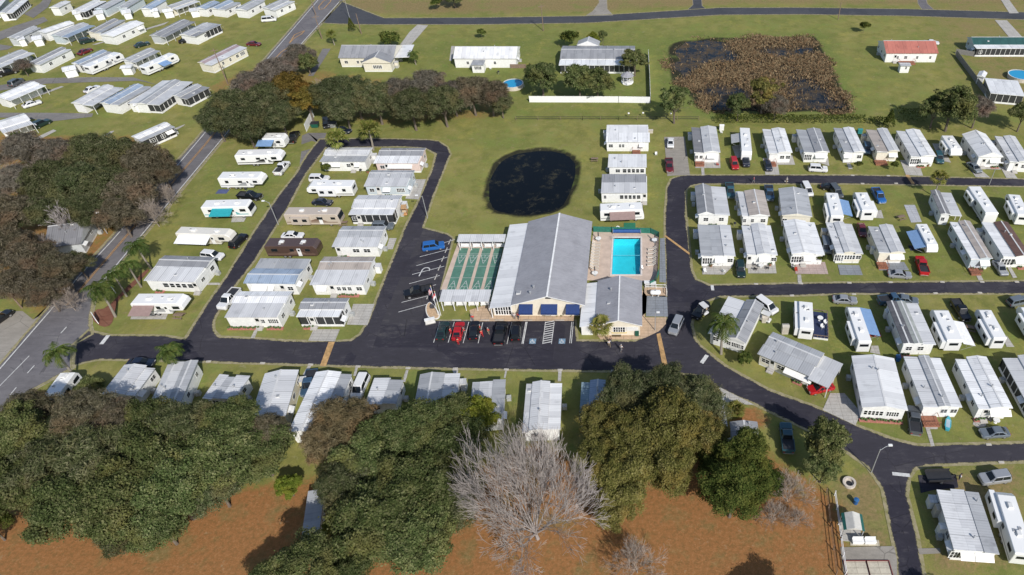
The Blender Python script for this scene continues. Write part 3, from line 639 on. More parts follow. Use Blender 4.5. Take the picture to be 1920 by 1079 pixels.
            b_ = fb.build('flower_bed', [mat('brick_edging', (.42, .17, .13), .8, .3, 4), mat('bed_plants', (.06, .11, .03), .9, .5, 5)], t_); b_.location = (x, yf, 0)
    if sides:
        east = o.x < -5; n_ = max(1, int(D / 3.2)) if axis == 'N' or True else 1
        key = info[-1] if (axis == 'N' and east) else info[0]
        if axis == 'E' or key[0] not in 'cs':
            for q_ in range(n_):
                yy = -D / 2 + D * (q_ + .6) / n_ + rg.uniform(-.3, .3)
                if abs(yy) > D / 2 - 1: continue
                if axis == 'E':
                    own = [f_ for f_ in info if f_[1] - .05 <= yy <= f_[2] + .05]
                    if not own or own[0][0] in 'cs': continue
                part('window', rg.choice([WIN, WIN1]), t_, ((W / 2 - over + .002) if east else (-W / 2 + over - .002), yy, 1.65), R(90) if east else R(-90), (rg.uniform(.9, 1.4), 1, rg.uniform(.75, 1.05)))
    if sides and ze > 2.5:
        sx = (W / 2 - over) if o.x < -5 else (-W / 2 + over); sg = 1 if o.x < -5 else -1
        yy = D * rg.uniform(-.15, .3); MB().box(min(sx + sg * .25, sx + sg * 1.0), yy - .38, 0, max(sx + sg * .25, sx + sg * 1.0), yy + .38, .78).build('air_conditioner', mat('ac_grey', (.40, .41, .40), .6, .2, 4), t_)
        if rg.random() < .6:
            yy = D * rg.uniform(-.4, -.2); aw = MB(); aw.add([(sx, yy - .75, 2.25), (sx, yy + .75, 2.25), (sx + sg * .7, yy + .75, 1.8), (sx + sg * .7, yy - .75, 1.8), (sx, yy - .75, 2.21), (sx, yy + .75, 2.21), (sx + sg * .7, yy + .75, 1.76), (sx + sg * .7, yy - .75, 1.76)], [(0, 1, 2, 3), (7, 6, 5, 4), (0, 3, 7, 4), (1, 5, 6, 2), (2, 6, 7, 3)]); aw.build('window_awning', WHITE, t_)
        if rg.random() < .3:
            yy = D / 2 - 1.0; aa = [sx + sg * .12, sx + sg * 1.1]; MB().box(min(aa), yy - .6, 0, max(aa), yy + .6, 1.7).slot(1).box(min(aa) - .06, yy - .66, 1.7, max(aa) + .06, yy + .66, 1.77).build('utility_closet', [sw, roofmat('o', 'E')], t_)
    for q_ in range(vents):
        f_ = rg.choice(info)
        if f_[0] in 'cs' and len(info) > 1: f_ = max(info, key=lambda a: a[2] - a[1])
        uu = f_[1] + (f_[2] - f_[1]) * rg.uniform(.2, .8); aa = a0 + (a1 - a0) * rg.uniform(.15, .85)
        um = (f_[1] + f_[2]) / 2; zz = f_[3] + .14 + ((1 - abs(uu - um) / ((f_[2] - f_[1]) / 2)) * (f_[2] - f_[1]) * (.095 if f_[0] == 'g' else .2 if f_[0] == 'h' else 0)) - .03
        part('roof_vent', rg.choice([VENT, VENT, HOOD]), t_, (uu, aa, zz) if axis == 'N' else (aa, uu, zz))
    return t_

# --- west block
H('white home with long dark porch windows beside the entrance palms', 'p 1112,108 1520,122 f 1180,920', 'E', 'l.55o g.45G', 'W.6x7 d.93', snap=1, group=G1)
H('pale grey metal-roofed home under the yellow-green cabbage palms', 'g 875,212 1218,212 915,113', 'E', 'f.45g g.55o', 'A.3x3 w.6 A.8x1.2 d.68', group=G1)
H('pink-fronted white-roofed home beside the bend of the loop street', 'z 701,306 786,308 707,279', 'E', 'l.45w g.55G', 'A.55x6 w.15 d.25', wall='p', group=G1)
H('grey home with ribbed front roof below the pink-fronted home', 'g 1205,397 1535,403 1215,283', 'E', 'l.5o g.5g', 'A.5x1.8 W.8x2 d.3 w.15', group=G1)
H('white-roofed home with wide dark screened porch by the tan concrete', 'g 1090,610 1432,613 1117,470', 'E', 's.32w g.68o', 'w.1 d.2', group=G1)
H('grey-white home with two pairs of shuttered windows facing the brown trailer', 'g 970,850 1310,852 1000,702', 'E', 'l.42o g.58g', 'w.48x1.5 w.72x1.5 d.1', group=G1)
H('home with tan back roof and white porch roof above flower bed', 'q 800,456 1200,465 835,252', 'E', 'l.5o g.5t', 'w.5x.8 w.6x.8 w.7x.8 d.38 w.88x1.2 F.66x4 A.2x2', group=G1)
H('white home with blue striped awning and small lawn beside double driveway', 'q 690,696 1040,690 700,562', 'E', 's.38w g.62G', 'd.32', group=G1)
H('home with pale blue front roof and half white back roof', 'q 305,450 695,455 402,262', 'E', 'g.58b l.42g', 'A.28x3 A.5x1.2 w.85 d.7', snap=1, group=G1)
H('big white corner home with red brick edging at the street junction', 'q 150,700 560,712 200,512', 'E', 'l.52o g.48w', 'w.6x.8 w.66x.8 d.57 W.85x2 F.28x6 F.85x3', group=G1)
# --- beside the pond
H('white home with porch furniture at the north end beside the gravel drive', 'i 140,185 473,185 137,64', 'E', 'l.5w l.5w', 'w.12 w.33x.6 w.4x.6 D.7x2 A.82x1.4', group=G2)
H('low flat white home with long window strip between two white homes', 'i 160,380 452,385 166,282', 'E', 'f1w', 'W.65x6 w.25', ze=2.7, group=G2)
H('home with dark grey back roof and five black front windows', 'i 100,568 463,565 95,432', 'E', 'l.52o l.48G', 'W.62x5.5 d.92 w.1x.6', group=G2)
# --- row along the hedge
H('white gabled home with weathered grey porch roof and red-brown deck', 'j 225,363 490,360 455,102', 'N', 'r.36k g.64o', 'w.1x.8 w.28x.8 D.22x2.2 A.68x2.4', back='R', group=G3)
H('white home with small wooden porch behind the navy car', 'j 980,365 1222,375 935,122', 'N', 'r.4o g.6w', 'D.18x1.8 w.6 w.85', group=G3)
H('grey twin-roofed home behind the white wagon', 'j 1335,360 1592,355 1255,125', 'N', 'r.44g g.56G', 'P.2x2 A.7x3', group=G3)
H('narrow home with grey porch roof and white gable beside parked blue wagon', 'z 1582.6,286.7 1620.8,283 1564,241', 'N', 'r.46g g.54w', 'w.78x1.2 A.2x2', group=G3)
H('shabby tan home with rusty porch and cluttered red front yard', 'k 345,350 580,355 245,122', 'N', 'r.52t g.48o', 'D.25x3 A.75x2.2', wall='c', group=G3)
H('long white home with wide grey driveway and crossing hump before it', 'k 690,402 940,390 550,135', 'N', 'r.4o g.6w', 'P.22x2.4 A.65x2.8', group=G3)
H('white home with tall gabled roof and windows along its shaded wall', 'k 1372,410 1620,402 1228,178', 'N', 'h1w', 'A.72x2.6 d.3', group=G3)
H('white home with split grey roof at the edge of the photo beside the hedge', 'k 1690,450 1900,445 1535,192', 'N', 'r.42o g.58o', 'd.4 w.75', group=G3)
# --- between the lanes, upper half
H('grey gabled home with ribbed white side roof at the lane corner', 'l 145,380 457,382 430,108', 'N', 'h.53G r.47o', 'w.27 w.75', back='R', group=G4)
H('weathered beige home with three white boxes along its side', 'l 572,392 840,382 545,150', 'N', 'r.25o g.75t', 'w.78 w.12x.7 w.4x.7', group=G4)
H('old mottled grey roof with beige lower front porch', 'l 955,388 1247,388 922,128', 'N', 'g1g', 'w.12 w.5', wall='c', group=G4)
H('home with aged shingle gable and long ribbed white carport', 'm 942,375 1155,390 842,145', 'N', 'g.46k c.54o', 'w.2x.8', group=G4)
# lower half
H('ribbed three-band grey home with corner patio by the side street', 'l 175,775 512,775 157,462', 'N', 'r.34g f.32g r.34o', 'P.2x2.2 A.58x2.4 w.86', group=G4)
H('home with white roof patch and round patio table set before it', 'l 620,765 917,760 580,470', 'N', 'r.32o g.48o r.2w', 'd.1 A.58x2.2 w.9', group=G4)
H('large plain white roof over home with pinkish brick patio', 'l 1050,760 1370,752 982,440', 'N', 'g.72w r.28w', 'P.18x2.3 A.55x2.4 d.4', group=G4)
H('pale grey home with screened front porch above wide grey slab', 'l 1480,745 1745,752 1385,452', 'N', 'r.3o g.4o r.3o', 'P.16x2 W.5x3.2 w.88', group=G4)
H('beige-fronted home with two grey roof bands behind the silver sedan', 'm 350,745 605,745 252,480', 'N', 'r.45g g.55o', 'D.2x2 A.72x3', wall='c', group=G4)
H('long home with beige roof, white edge strip and teal shaded windows', 'm 1237,803 1447,800 1042,442', 'N', 'r.42w g.58t', 'D.3x2 A.7x2', wall='b', group=G4)
H('brown-roofed home with wavy white porch roof and white dormers', 'm 1550,785 1795,752 1377,452', 'N', 'r.45w g.55n', 'P.25x3 A.75x3', group=G4, snap=8)
# --- below the lower eastern lane
H('rotated grey gabled home with white carport on the lane corner', 'n 228,440 552,545 715,205', 'N', 'f.5o h.5G', 'w.2 w.55x.8 W.75x1.8 w.9x.8', back='R', snap=0, group=G5, vents=1)
H('long home with half charcoal half green-grey roof and white front hip', 'o 530,545 830,552 402,172', 'N', 'g.33d g.27y r.4o', 'w.25 w.6', group=G5)
H('large white ribbed gable home with flower bed before its windows', 'z 1616,766 1701,766 1596,669', 'N', 'g1w', 'W.3x3.5 W.72x2.2 F.5x7', group=G5)
H('home with ribbed grey roof, white side strip and orange chairs on porch', 'z 1731,764 1805,763 1701.5,668.6', 'N', 'r.4o g.3g r.3w', 'D.25x2.6 w.6 w.85', group=G5)
H('plain white gabled home with canopy porch over the silver sedan', 'z 1834.6,767 1897,763 1791,670.7', 'N', 'r.36w g.64w', 'A.7x3.4 d.3', group=G5)
H('home with ribbed white roof and black porch openings at the photo edge', 'z 1932,768 2010,766 1883,668', 'N', 's.4o g.6o', 'd.3', group=G5)
H('low grey ranch-style home with ribbed carport beside the diagonal street', 'n 662,628 1128,830 768,430', 'E', 'l.42g g.58g', 'w.15x1.6 d.28 w.45x1.6 A.78x5', snap=0, group=G5, wall='c', ze=2.9)
H('home with three ribbed white roof bands and twin front canopies', 'w 920,935 1192,945 812,560', 'N', 'r.34o f.33o r.33g', 'A.35x2 A.7x2.6 P.15x2', group=G5)
# --- under the big trees (their fronts face the wide street)
H('white gabled home shaded by oaks at the road end of the lower row', 'p 790,1000 1040,1010 970,772', 'N', 'g.72o r.28o', 'w.3', snap=0, group=G6)
H('pale blue-stained home with ridge stripe and brown end window', 'p 1160,1090 1400,1085 1310,762', 'N', 'g.55o g.45g', 'w.3', snap=0, group=G6)
H('home with three stepped silver roofs near the small flag', 't 0,385 230,400 112,205', 'N', 'r.3o r.25g f.45o', 'w.3', snap=0, group=G6)
H('big silver ribbed gable with two windows on its cream side wall', 't 350,560 610,570 468,208', 'N', 'g1o', 'w.3 w.6', wall='y', snap=0, group=G6)
H('long white gable home beside the parked blue pickup under oak branches', 't 640,650 930,660 852,196', 'N', 'g.7w r.3g', 'w.3', snap=0, group=G6)
H('flat white home with grey side roof behind the white camper van', 't 1215,430 1445,440 1285,237', 'N', 'f.55o r.45g', 'w.3', snap=0, group=G6)
H('tree-shaded home with small gable and flat white extension on the street side', 'u 62,470 372,480 112,215', 'N', 'g.62g r.38o', 'w.3', snap=0, group=G6)
H('striped three-band home with white fence strip beside bare tree', 'u 470,570 730,580 505,260', 'N', 'r.22g f.4o r.38g', 'w.3', snap=0, group=G6)
H('white home with dappled roof directly above the big bare tree', 'u 875,640 1160,650 908,272', 'N', 'r.17o g.5o r.33w', 'w.3', snap=0, group=G6)
H('narrow bluish home half hidden by olive oak beside the bare-tree home', 'u 1300,560 1490,560 1322,258', 'N', 'r.35e g.65b', 'w.3', snap=0, group=G6)
H('small grey-roofed cottage between the oak and the diagonal street', 'v 690,690 905,695 694,530', 'N', 'g1G', 'w.4', snap=5, group=G6, ze=2.8)
H('sliver of pale roof showing behind the olive oak by the concrete drive', 'v 605,560 655,560 578,332', 'N', 'f1o', '', snap=0, group=G6, ze=2.6, vents=0)
H('white flat shed roof peeping over the oak near the orange road hump', 'v 438,300 478,300 438,188', 'N', 'f1o', '', snap=0, group=G6, ze=2.4, vents=0, name='shed', cat='shed')
H('long low metal roof standing alone on the orange leaf litter', 'x 636,838 762,838 690,470', 'N', 'f1g', '', snap=6, ze=2.3, vents=0, sides=False, name='long_shed', cat='shed')
# --- beyond the pond
H('grey shingled house with gabled front room and white carport', 'b 1015,440 1432,440 1062,345', 'E', 'h1G', 'w.12 w.33x.8 w.4x.8', name='house', group=G8, wall='c')
H('front gable room of the grey shingled house with five dark windows', 'b 1190,478 1410,480 1200,430', 'N', 'h1G', 'W.5x3', name='house_wing', cat='house', group=G8, wall='c', ze=2.9, vents=0)
H('white carport roof joined to the grey shingled house', 'b 1425,440 1545,440 1470,342', 'N', 'c1w', '', name='carport', cat='carport', vents=0, sides=False, ze=2.7)
H('white metal-roofed house with small gable behind the round pool', 'c 357,445 832,445 385,355', 'E', 'h1w', 'w.22x.8 w.65x.8', name='house', group=G8)
H('small grey lean-to room on the white house beside round pool', 'c 488,495 590,495 500,455', 'E', 'f1g', 'W.5x2.4', name='lean_to', cat='annex', ze=2.5, vents=0)
H('long grey house with five roof strips and white porch band behind trees', 'c 1150,490 1720,490 1090,350', 'E', 's.3w g.7G', '', name='house', group=G8, back='L', snap=30)
H('grey gabled wing standing behind the long grey house', 'c 1285,345 1450,350 1300,310', 'N', 'h1g', '', name='house_wing', cat='house', vents=0)
H('red-roofed white house alone on the lawn beyond the marsh', 'e 565,405 962,408 535,312', 'E', 'h1r', 'w.25x.6 w.4x1 d.2 w.62x.7 w.87x.7 D.42x5', name='house', group=G8, vents=3)
H('dark green roofed house with white porch at the photo edge', 'e 1245,365 1680,380 1180,285', 'E', 's.32w h.68v', 'w.1', name='house', group=G8, wall='b', snap=6)
H('broad white canopy building with picket fence below the green-roofed house', 'e 1345,705 1597,708 1300,590', 'E', 's1w', '', name='carport', cat='carport', group=None, vents=0, sides=False)
H('small white shed in front of the red-roofed house steps', 'e 672,500 755,500 678,475', 'E', 'g1g', 'w.6x.5', name='shed', cat='shed', ze=2.3, vents=0, sides=False)
H('white gabled shed behind the broad white canopy building', 'e 1245,575 1310,580 1265,540', 'N', 'h1w', '', name='shed', cat='shed', ze=2.4, vents=0)
# --- across the main road
FH = [('long white carport-roofed home with white sedan parked beside it', '70,757 342,642 15,706', 'c.4w g.6w', ''), ('white home with open grey porch second from the carport home', '690,795 930,658 616,732', 'r.5o g.5o', 'w.3 A.6x2'),
      ('blue-edged silver home between two white homes across the road', '880,795 1135,652 812,742', 'r.45g g.55b', 'w.3'), ('broad silver roof home with red tarp at its front', '1190,792 1445,614 1065,702', 'r.4o g.3g r.3o', ''),
      ('grey porch home at the tree end of the white row', '1400,745 1570,657 1330,700', 's.5G g.5g', ''), ('long white home at the photo edge behind dark green car', '20,1000 215,888 -50,925', 'c.35o g.65w', ''),
      ('lone white home with grey front roof beside the brown woods', '1060,1062 1310,952 1022,1012', 'r.4g g.6w', 'w.3 w.6 A.8x2'), ('grey-roofed home half hidden behind small leafless shrub', '0,510 262,398 -40,455', 'r.4o g.6g', ''),
      ('grey home with white front rooms and dark red car behind', '295,490 540,368 262,450', 'r.45o g.55G', 'w.3 w.7'), ('silver-blue home beside the white park trailer with shed in front', '620,492 838,392 556,470', 'r.4g g.6b', 'w.5'),
      ('grey metal-roofed home next to the white trailer with blue tarp', '1010,472 1202,382 970,430', 'r.4g g.6g', 'w.5'), ('small silver home at the gravel lane bend', '130,292 312,208 108,262', 'r.4g g.6g', 'w.5'),
      ('white-roofed home beside the silver home at the lane bend', '340,254 560,178 330,222', 'g1w', 'w.5'), ('grey-blue roofed home with teal porch and dark yard', '500,285 715,192 450,240', 'r.4b g.6g', 'w.4'),
      ('silver home with flag-coloured yard ornaments mid-row', '755,252 940,152 720,210', 'r.5g g.5G', 'w.5'), ('bright white long roof with blue ridge and porch at the row end', '850,282 1082,178 802,242', 'g1w', 'w.3 w.6 A.8x2'),
      ('dark grey roofed home beside parked black cars in second row', '1232,282 1462,165 1156,252', 'r.35G g.65G', 'w.4'), ('grey home with white end canopy in second row by the mowed strip', '1462,280 1640,192 1390,242', 'r.4G g.6g', 'w.4'),
      ('white porch home in the far corner behind the first lane', '95,98 215,-5 42,60', 'r.5w g.5g', ''), ('pale home cut by the photo corner', '-20,80 62,-15 -60,40', 'g1w', ''),
      ('small white home with gable window at the far lane mouth', '440,65 532,18 410,42', 'g1o', 'w.5'), ('far white roof home with yellow shed before it', '632,92 800,8 590,60', 'r.5w g.5o', ''),
      ('far grey roof home between the yellow shed and cream shed', '790,75 940,-5 760,45', 'g1g', ''), ('far silver home behind the cream shed', '950,62 1080,-15 912,40', 'r.5g g.5g', ''),
      ('far bluish roof home with white annex mid-row', '1130,75 1250,5 1090,48', 'g1b', ''), ('far long grey home with windows along its front', '1320,75 1500,10 1265,45', 'r.4o g.6g', 'w.3 w.5 w.7')]
for i_, (lb, qd, st, fr) in enumerate(FH):
    if st[0] == 'r': st = 'scr'[i_ % 3] + st[1:]
    H(lb, 'a ' + qd, 'E', st, fr, group=G9, snap=0, vents=1, ze=2.8)
for lb, qd, st in [('far row home with pale blue roof above the white van', 'b 20,75 130,22 -20,50', 'g1b'), ('far row home with grey-blue roof and white gable room', 'b 165,80 290,20 110,40', 'r.5g g.5b'), ('far row home with long grey roof beside tiny shed', 'b 330,85 470,10 285,50', 'g1g'),
                   ('large white-fronted home at the road end of the far row', 'b 545,80 692,12 462,55', 'r.4o g.6g')]: H(lb, qd, 'E', st, 'w.3 w.7', group=G9, snap=0, vents=1, ze=2.8)
H('purple-brown roofed home with teal umbrella porch by the utility pole', 'b 65,492 332,358 5,452', 'E', 'l.5o g.5p', 'w.3x.8 w.5x.8 w.7 W.85x2', group=G9, snap=0, ze=2.8)
H('small dark-windowed porch building beside the bare concrete pads', 'b 20,245 140,190 -10,205', 'E', 's1g', '', group=G9, snap=0, ze=2.7, name='porch_room', cat='annex', vents=0)
# sheds across the road
for lb, qd in [('small white shed on the grass before the silver-blue home', '470,545 575,530 462,510'), ('cream shed between white trailer and grey metal-roofed home', '895,520 980,515 890,495'), ('white shed at the lane bend beside the silver home', '130,310 195,305 112,280'),
               ('white shed in front of the white-roofed second-row home', '240,310 320,305 235,278'), ('pale shed tucked before the silver blue-edged home', '1000,800 1098,795 990,765'), ('yellow-white shed in the far row', '545,115 608,112 540,90'), ('cream flat shed in the far row', '705,115 778,110 700,88'),
               ('grey-topped shed beside the far silver home', '915,110 985,105 910,80'), ('tiny white shed by far bluish home', '1130,95 1190,92 1120,70'), ('white shed below the far long grey home', '1220,100 1300,96 1215,75'), ('white cube shed at the end of the far row', '1420,95 1492,92 1415,70')]:
    H(lb, 'a ' + qd, 'E', 'g1w', '', name='shed', cat='shed', ze=2.2, vents=0, sides=False, group='small sheds across the main road', snap=0)
# ================================================================== CARAVANS AND MOTORHOMES
ACM = None
def ac_mesh():
    mb = MB(); r0 = [(-.45, -.35), (.5, -.35), (.5, .35), (-.45, .35)]
    mb.rings([[(x, y, 0) for x, y in r0], [(x, y, .2) for x, y in r0], [(x * .75, y * .8, .34) for x, y in r0]]); return mb.mesh('roof_unit', mat('roof_unit_white', (.68, .68, .67), .5))
ACM = ac_mesh()
def wheel_mesh(rad, wd, name='wheel'):
    mb = MB(); n = 14
    def ring(r_, y): return [(r_ * math.cos(2 * math.pi * k / n), y, r_ * math.sin(2 * math.pi * k / n)) for k in range(n)]
    mb.slot(0).rings([ring(rad * .62, -wd / 2), ring(rad * .93, -wd / 2), ring(rad, -wd * .3), ring(rad, wd * .3), ring(rad * .93, wd / 2), ring(rad * .62, wd / 2)])
    mb.slot(1).rings([ring(rad * .1, -wd * .56), ring(rad * .6, -wd * .53), ring(rad * .6, wd * .53), ring(rad * .1, wd * .56)])
    return mb.mesh(name, [RUBBER, RIM])
WHEEL_RV = wheel_mesh(.40, .26)
def rvwin(w_, h_):
    key = 'rvw%.1f%.1f' % (w_, h_)
    if key not in SHARED:
        mb = MB(); mb.slot(0).box(-w_ / 2, -.02, -h_ / 2, w_ / 2, 0, h_ / 2); mb.slot(1).box(-w_ / 2 + .04, -.03, -h_ / 2 + .04, w_ / 2 - .04, -.02, h_ / 2 - .04); SHARED[key] = mb.mesh('window', [DARK, GLASS])
    return SHARED[key]
RVBODY = {k: paint('gelcoat_' + k, c) for k, c in dict(w=(.80, .80, .79), c=(.72, .69, .62), n=(.085, .052, .042), t=(.50, .43, .36)).items()}
STRIPE = {k: paint('stripe_' + k, c) for k, c in dict(g=(.30, .31, .33), k=(.025, .025, .03), t=(.02, .30, .33), n=(.20, .13, .10), b=(.08, .16, .34), r=(.35, .05, .05), s=(.45, .40, .34)).items()}
AWN = {k: mat('awning_' + k, c, .7, .1, 2) for k, c in dict(n=(.30, .21, .19), b=(.05, .20, .46), t=(.02, .32, .36), w=(.78, .78, .78), g=(.40, .41, .42), B=(.18, .30, .50)).items()}
def RV(label, quad, kind, nose, slides='', awn='', body='w', stripe='g', back='L', snap=4.0, cat=None, zt=3.2, wmax=2.9):
    o, th, W, D = frame_of(quad, zt, back, snap); rg = label_rng(label)
    L_, wd = (W, D) if nose in 'LR' else (D, W)
    wd = max(2.35, min(wmax, wd)); L_ = max(5.0, L_)
    rot = th + {'R': 0, 'B': R(90), 'L': R(180), 'F': R(270)}[nose]
    t_ = thing({'tt': 'travel_trailer', 'fw': 'fifth_wheel_trailer', 'mh': 'motorhome'}[kind], label, cat or {'tt': 'trailer', 'fw': 'trailer', 'mh': 'motorhome'}[kind], o, rot, 'parked trailers and motorhomes')
    l = L_ / 2; H_ = zt
    if kind == 'fw': prof = [(-l, .6), (l - 2.7, .6), (l - 2.45, 1.45), (l - .35, 1.45), (l, 1.9), (l - .2, H_ - .55), (l - 1.0, H_), (-l + .15, H_ - .02), (-l, H_ - .2)]
    elif kind == 'tt': prof = [(-l, .55), (l - .55, .55), (l, .95), (l, H_ - .7), (l - .5, H_), (-l + .15, H_ - .02), (-l, H_ - .2)]
    else: prof = [(-l, .45), (l - .12, .45), (l, .8), (l - .02, 1.55), (l - .3, H_ - .35), (l - .6, H_), (-l + .15, H_ - .02), (-l, H_ - .2)]
    zc = 1.8
    def loop(y, k): return [(x * (1 - .05 * k / l), y, zc + (z - zc) * (1 - .05 * k)) for x, z in prof]
    bm_ = MB(); bm_.rings([loop(-wd / 2, 1), loop(-wd / 2 + .07, 0), loop(wd / 2 - .07, 0), loop(wd / 2, 1)]); bm_.build('body', RVBODY[body], t_)
    for sy in (-1, 1):
        sb = MB(); y0 = sy * wd / 2; a = (y0, y0 + sy * .008)
        sb.box(-l + .15, min(a), 1.02, l - (2.6 if kind == 'fw' else .6), max(a), 1.22); sb.ext([(-l * .2, 1.28), (l * .55, 1.28), (l * .3, 2.0), (l * .12, 2.0)], min(a), max(a), 'y'); sb.build('stripe', STRIPE[stripe], t_)
        n_ = max(2, int(L_ / 3))
        for q_ in range(n_):
            x = -l + L_ * (q_ + .5) / n_ + rg.uniform(-.2, .2); part('window', rvwin(*rg.choice([(1.0, .6), (.8, .7), (1.3, .7)])), t_, (x, y0 + sy * .012, 2.15), 0 if sy < 0 else R(180))
    db = MB(); db.slot(0).box(-.38, -.02, 0, .38, 0, 1.9).slot(1).box(-.22, -.03, 1.2, .22, -.02, 1.7); d_ = db.build('door', [WHITE, GLASS], t_); d_.location = (l * .3, -wd / 2 - .01, .65)
    if kind == 'mh':
        wsb = MB(); x0, x1 = l - .015, l - .24; wsb.add([(x0 + .015, -wd / 2 + .15, 1.62), (x0 + .015, wd / 2 - .15, 1.62), (x1 + .03, wd / 2 - .2, 2.72), (x1 + .03, -wd / 2 + .2, 2.72), (x0 - .1, -wd / 2 + .15, 1.62), (x0 - .1, wd / 2 - .15, 1.62), (x1 - .1, wd / 2 - .2, 2.72), (x1 - .1, -wd / 2 + .2, 2.72)],
                                            [(0, 1, 2, 3), (7, 6, 5, 4), (0, 4, 5, 1), (1, 5, 6, 2), (2, 6, 7, 3), (3, 7, 4, 0)]); wsb.build('windshield', GLASS, t_)
    else: part('window', rvwin(1.6, .6), t_, (-l - .005, 0, 2.2), R(-90))
    wx = [(-l * .15), (-l * .15 - .95)] if kind != 'mh' else [l * .62, -l * .5]
    for x in wx:
        for sy in (-1, 1): part('wheel', WHEEL_RV, t_, (x, sy * (wd / 2 - .16), .4))
    for q_, x in enumerate([l * .45, -l * .4][:2 if L_ > 7 else 1]): part('roof_unit', ACM, t_, (x, 0, H_ - .01))
    for q_ in range(3): part('roof_vent', HOOD, t_, (rg.uniform(-l * .75, l * .6), rg.uniform(-.6, .6), H_ - .03), 0, (.8, .8, .6))
    side = {'F': (0, -1), 'K': (0, 1), 'E': (1, 0), 'W': (-1, 0)}
    def sgn(ch):
        v = Vector(side[ch]); ang = rot - th; ly = Vector((-math.sin(ang), math.cos(ang))); return 1 if v.dot(ly) > 0 else -1
    for tok in slides.split():
        s_ = sgn(tok[0]); c_, ln = [float(q_) for q_ in tok[1:].split('x')]; x = -l + c_ * L_; y0 = s_ * wd / 2; y1 = y0 + s_ * .75
        sb = MB(); sb.box(x - ln / 2, min(y0, y1), .95, x + ln / 2, max(y0, y1), H_ - .45); so_ = sb.build('slide_out', RVBODY[body], t_)
        for q_ in (-1, 1): part('window', rvwin(1.0, .7), so_, (x + q_ * ln * .25, y1 + s_ * .005, 2.05), 0 if s_ < 0 else R(180))
    for tok in awn.split():
        s_ = sgn(tok[0]); cc = tok[1]; c_, ln = [float(q_) for q_ in tok[2:].split('x')]; x = -l + c_ * L_; y0 = s_ * (wd / 2 + .02); y1 = y0 + s_ * 2.3
        ab = MB(); pr = [(y0, H_ - .45), (y1, H_ - 1.0), (y1, H_ - 1.06), (y0, H_ - .5)]; ab.ext(pr, x - ln / 2, x + ln / 2, 'x'); aw_ = ab.build('awning', AWN[cc], t_)
        pb = MB()
        for e_ in (-1, 1): pb.tube([(x + e_ * ln * .48, y0, 1.0), (x + e_ * ln * .48, y1 - s_ * .05, H_ - 1.05)], .03, 5)
        pb.build('awning_arm', METAL, t_)
    return t_
RV('white travel trailer with blue tarp below the woods beside black pickup', 'b 430,1052 592,1050 452,988', 'tt', 'R', awn='FB.2x4')
RV('white fifth wheel with grey lean-to and brown platform', 'g 225,182 575,172 237,116', 'fw', 'R', stripe='k', snap=0)
RV('white fifth wheel with outdoor furniture on its patio', 'g 100,347 432,345 127,284', 'fw', 'R', stripe='g', snap=0)
RV('white motorhome with teal stripes and teal awning', 'f 1490,570 g 330,562 f 1510,492', 'mh', 'R', awn='Ft.45x4.6', stripe='t', snap=0)
RV('beige-sided park trailer with long metal awning and black nose', 'z 328,437 430,441 335,426', 'fw', 'R', awn='Fw.35x7', body='c', stripe='s', snap=0)
RV('white fifth wheel with brown awning on the corner lawn by the entrance', 'p 1000,302 1400,302 1040,202', 'fw', 'R', awn='Fn.25x4', stripe='g', snap=0)
RV('white fifth wheel with bold black swoosh along the loop street', 'g 762,408 1112,402 790,345', 'fw', 'L', slides='F.55x4', stripe='k')
RV('brown and cream motorhome with white roof by the lamp post', 'g 602,612 1010,616 632,556', 'mh', 'R', slides='F.3x4', body='t', stripe='n')
RV('dark brown trailer with brown roof beside white sedan', 'g 455,850 842,850 476,786', 'tt', 'R', body='n', stripe='n')
RV('white motorhome with brown awning beside the pool hedge', 'i 100,708 432,695 102,646', 'mh', 'R', awn='Fn.5x5.6', snap=3)
RV('white camper with grey canopy in the hedge row', 'j 705,355 810,352 686,106', 'tt', 'F', awn='Wg.35x4.5')
RV('white fifth wheel angled in the hedge row by teal wagon', 'k 1100,342 1215,322 1012,186', 'fw', 'F', slides='W.5x4')
RV('white fifth wheel with blue awning beside parked dark cars', 'l 1420,387 1560,372 1362,141', 'fw', 'B', slides='W.3x5', awn='EB.45x6', wmax=2.8)
RV('white camper with wide slide-out beside the blue pickup', 'm 187,337 320,335 117,140', 'fw', 'B', slides='W.35x4.5 E.3x4')
RV('white motorhome with four black roof vents beside dark garden', 'm 1380,362 1495,347 1222,92', 'mh', 'B', slides='W.7x4')
RV('white camper with slide-out at the photo edge above brown roof', 'm 1690,375 1800,365 1582,157', 'fw', 'B', slides='W.4x5')
RV('white fifth wheel with bright blue awning above the red pickup', 'm 832,690 925,688 715,462', 'fw', 'F', awn='WB.55x6')
RV('white camper with side deck painted navy blue', 'n 1030,402 1155,412 1022,152', 'tt', 'B', slides='W.3x4 W.8x3', snap=5)
RV('white camper with blue awning over a red mat', 'o 142,522 255,512 37,192', 'fw', 'B', slides='W.35x4.5', awn='EB.6x7', snap=6)
RV('white fifth wheel with white canopy beside black pickup', 'o 922,512 1060,506 802,217', 'fw', 'B', slides='W.3x5', awn='Ew.3x6', snap=6)
RV('white camper with paired windows east of the white-canopied one', 'o 1332,492 1440,477 1182,214', 'fw', 'B', slides='W.35x5', snap=6)
RV('white camper mostly beyond the photo edge behind grey wagon', 'o 1700,440 1830,430 1565,190', 'fw', 'B', slides='W.4x5', snap=6)
RV('long white camper with slide-out beside the three-band roof home', 'w 1285,950 1395,940 1165,562', 'fw', 'B', slides='W.75x5', snap=6)
RV('white trailer parked by palms at the corner of the main road', 'p 345,990 430,1030 480,815', 'tt', 'B', snap=0)
RV('white park trailer with row of black windows across the road', 'a 700,510 945,402 625,470', 'tt', 'R', snap=0, stripe='g', zt=3.0)
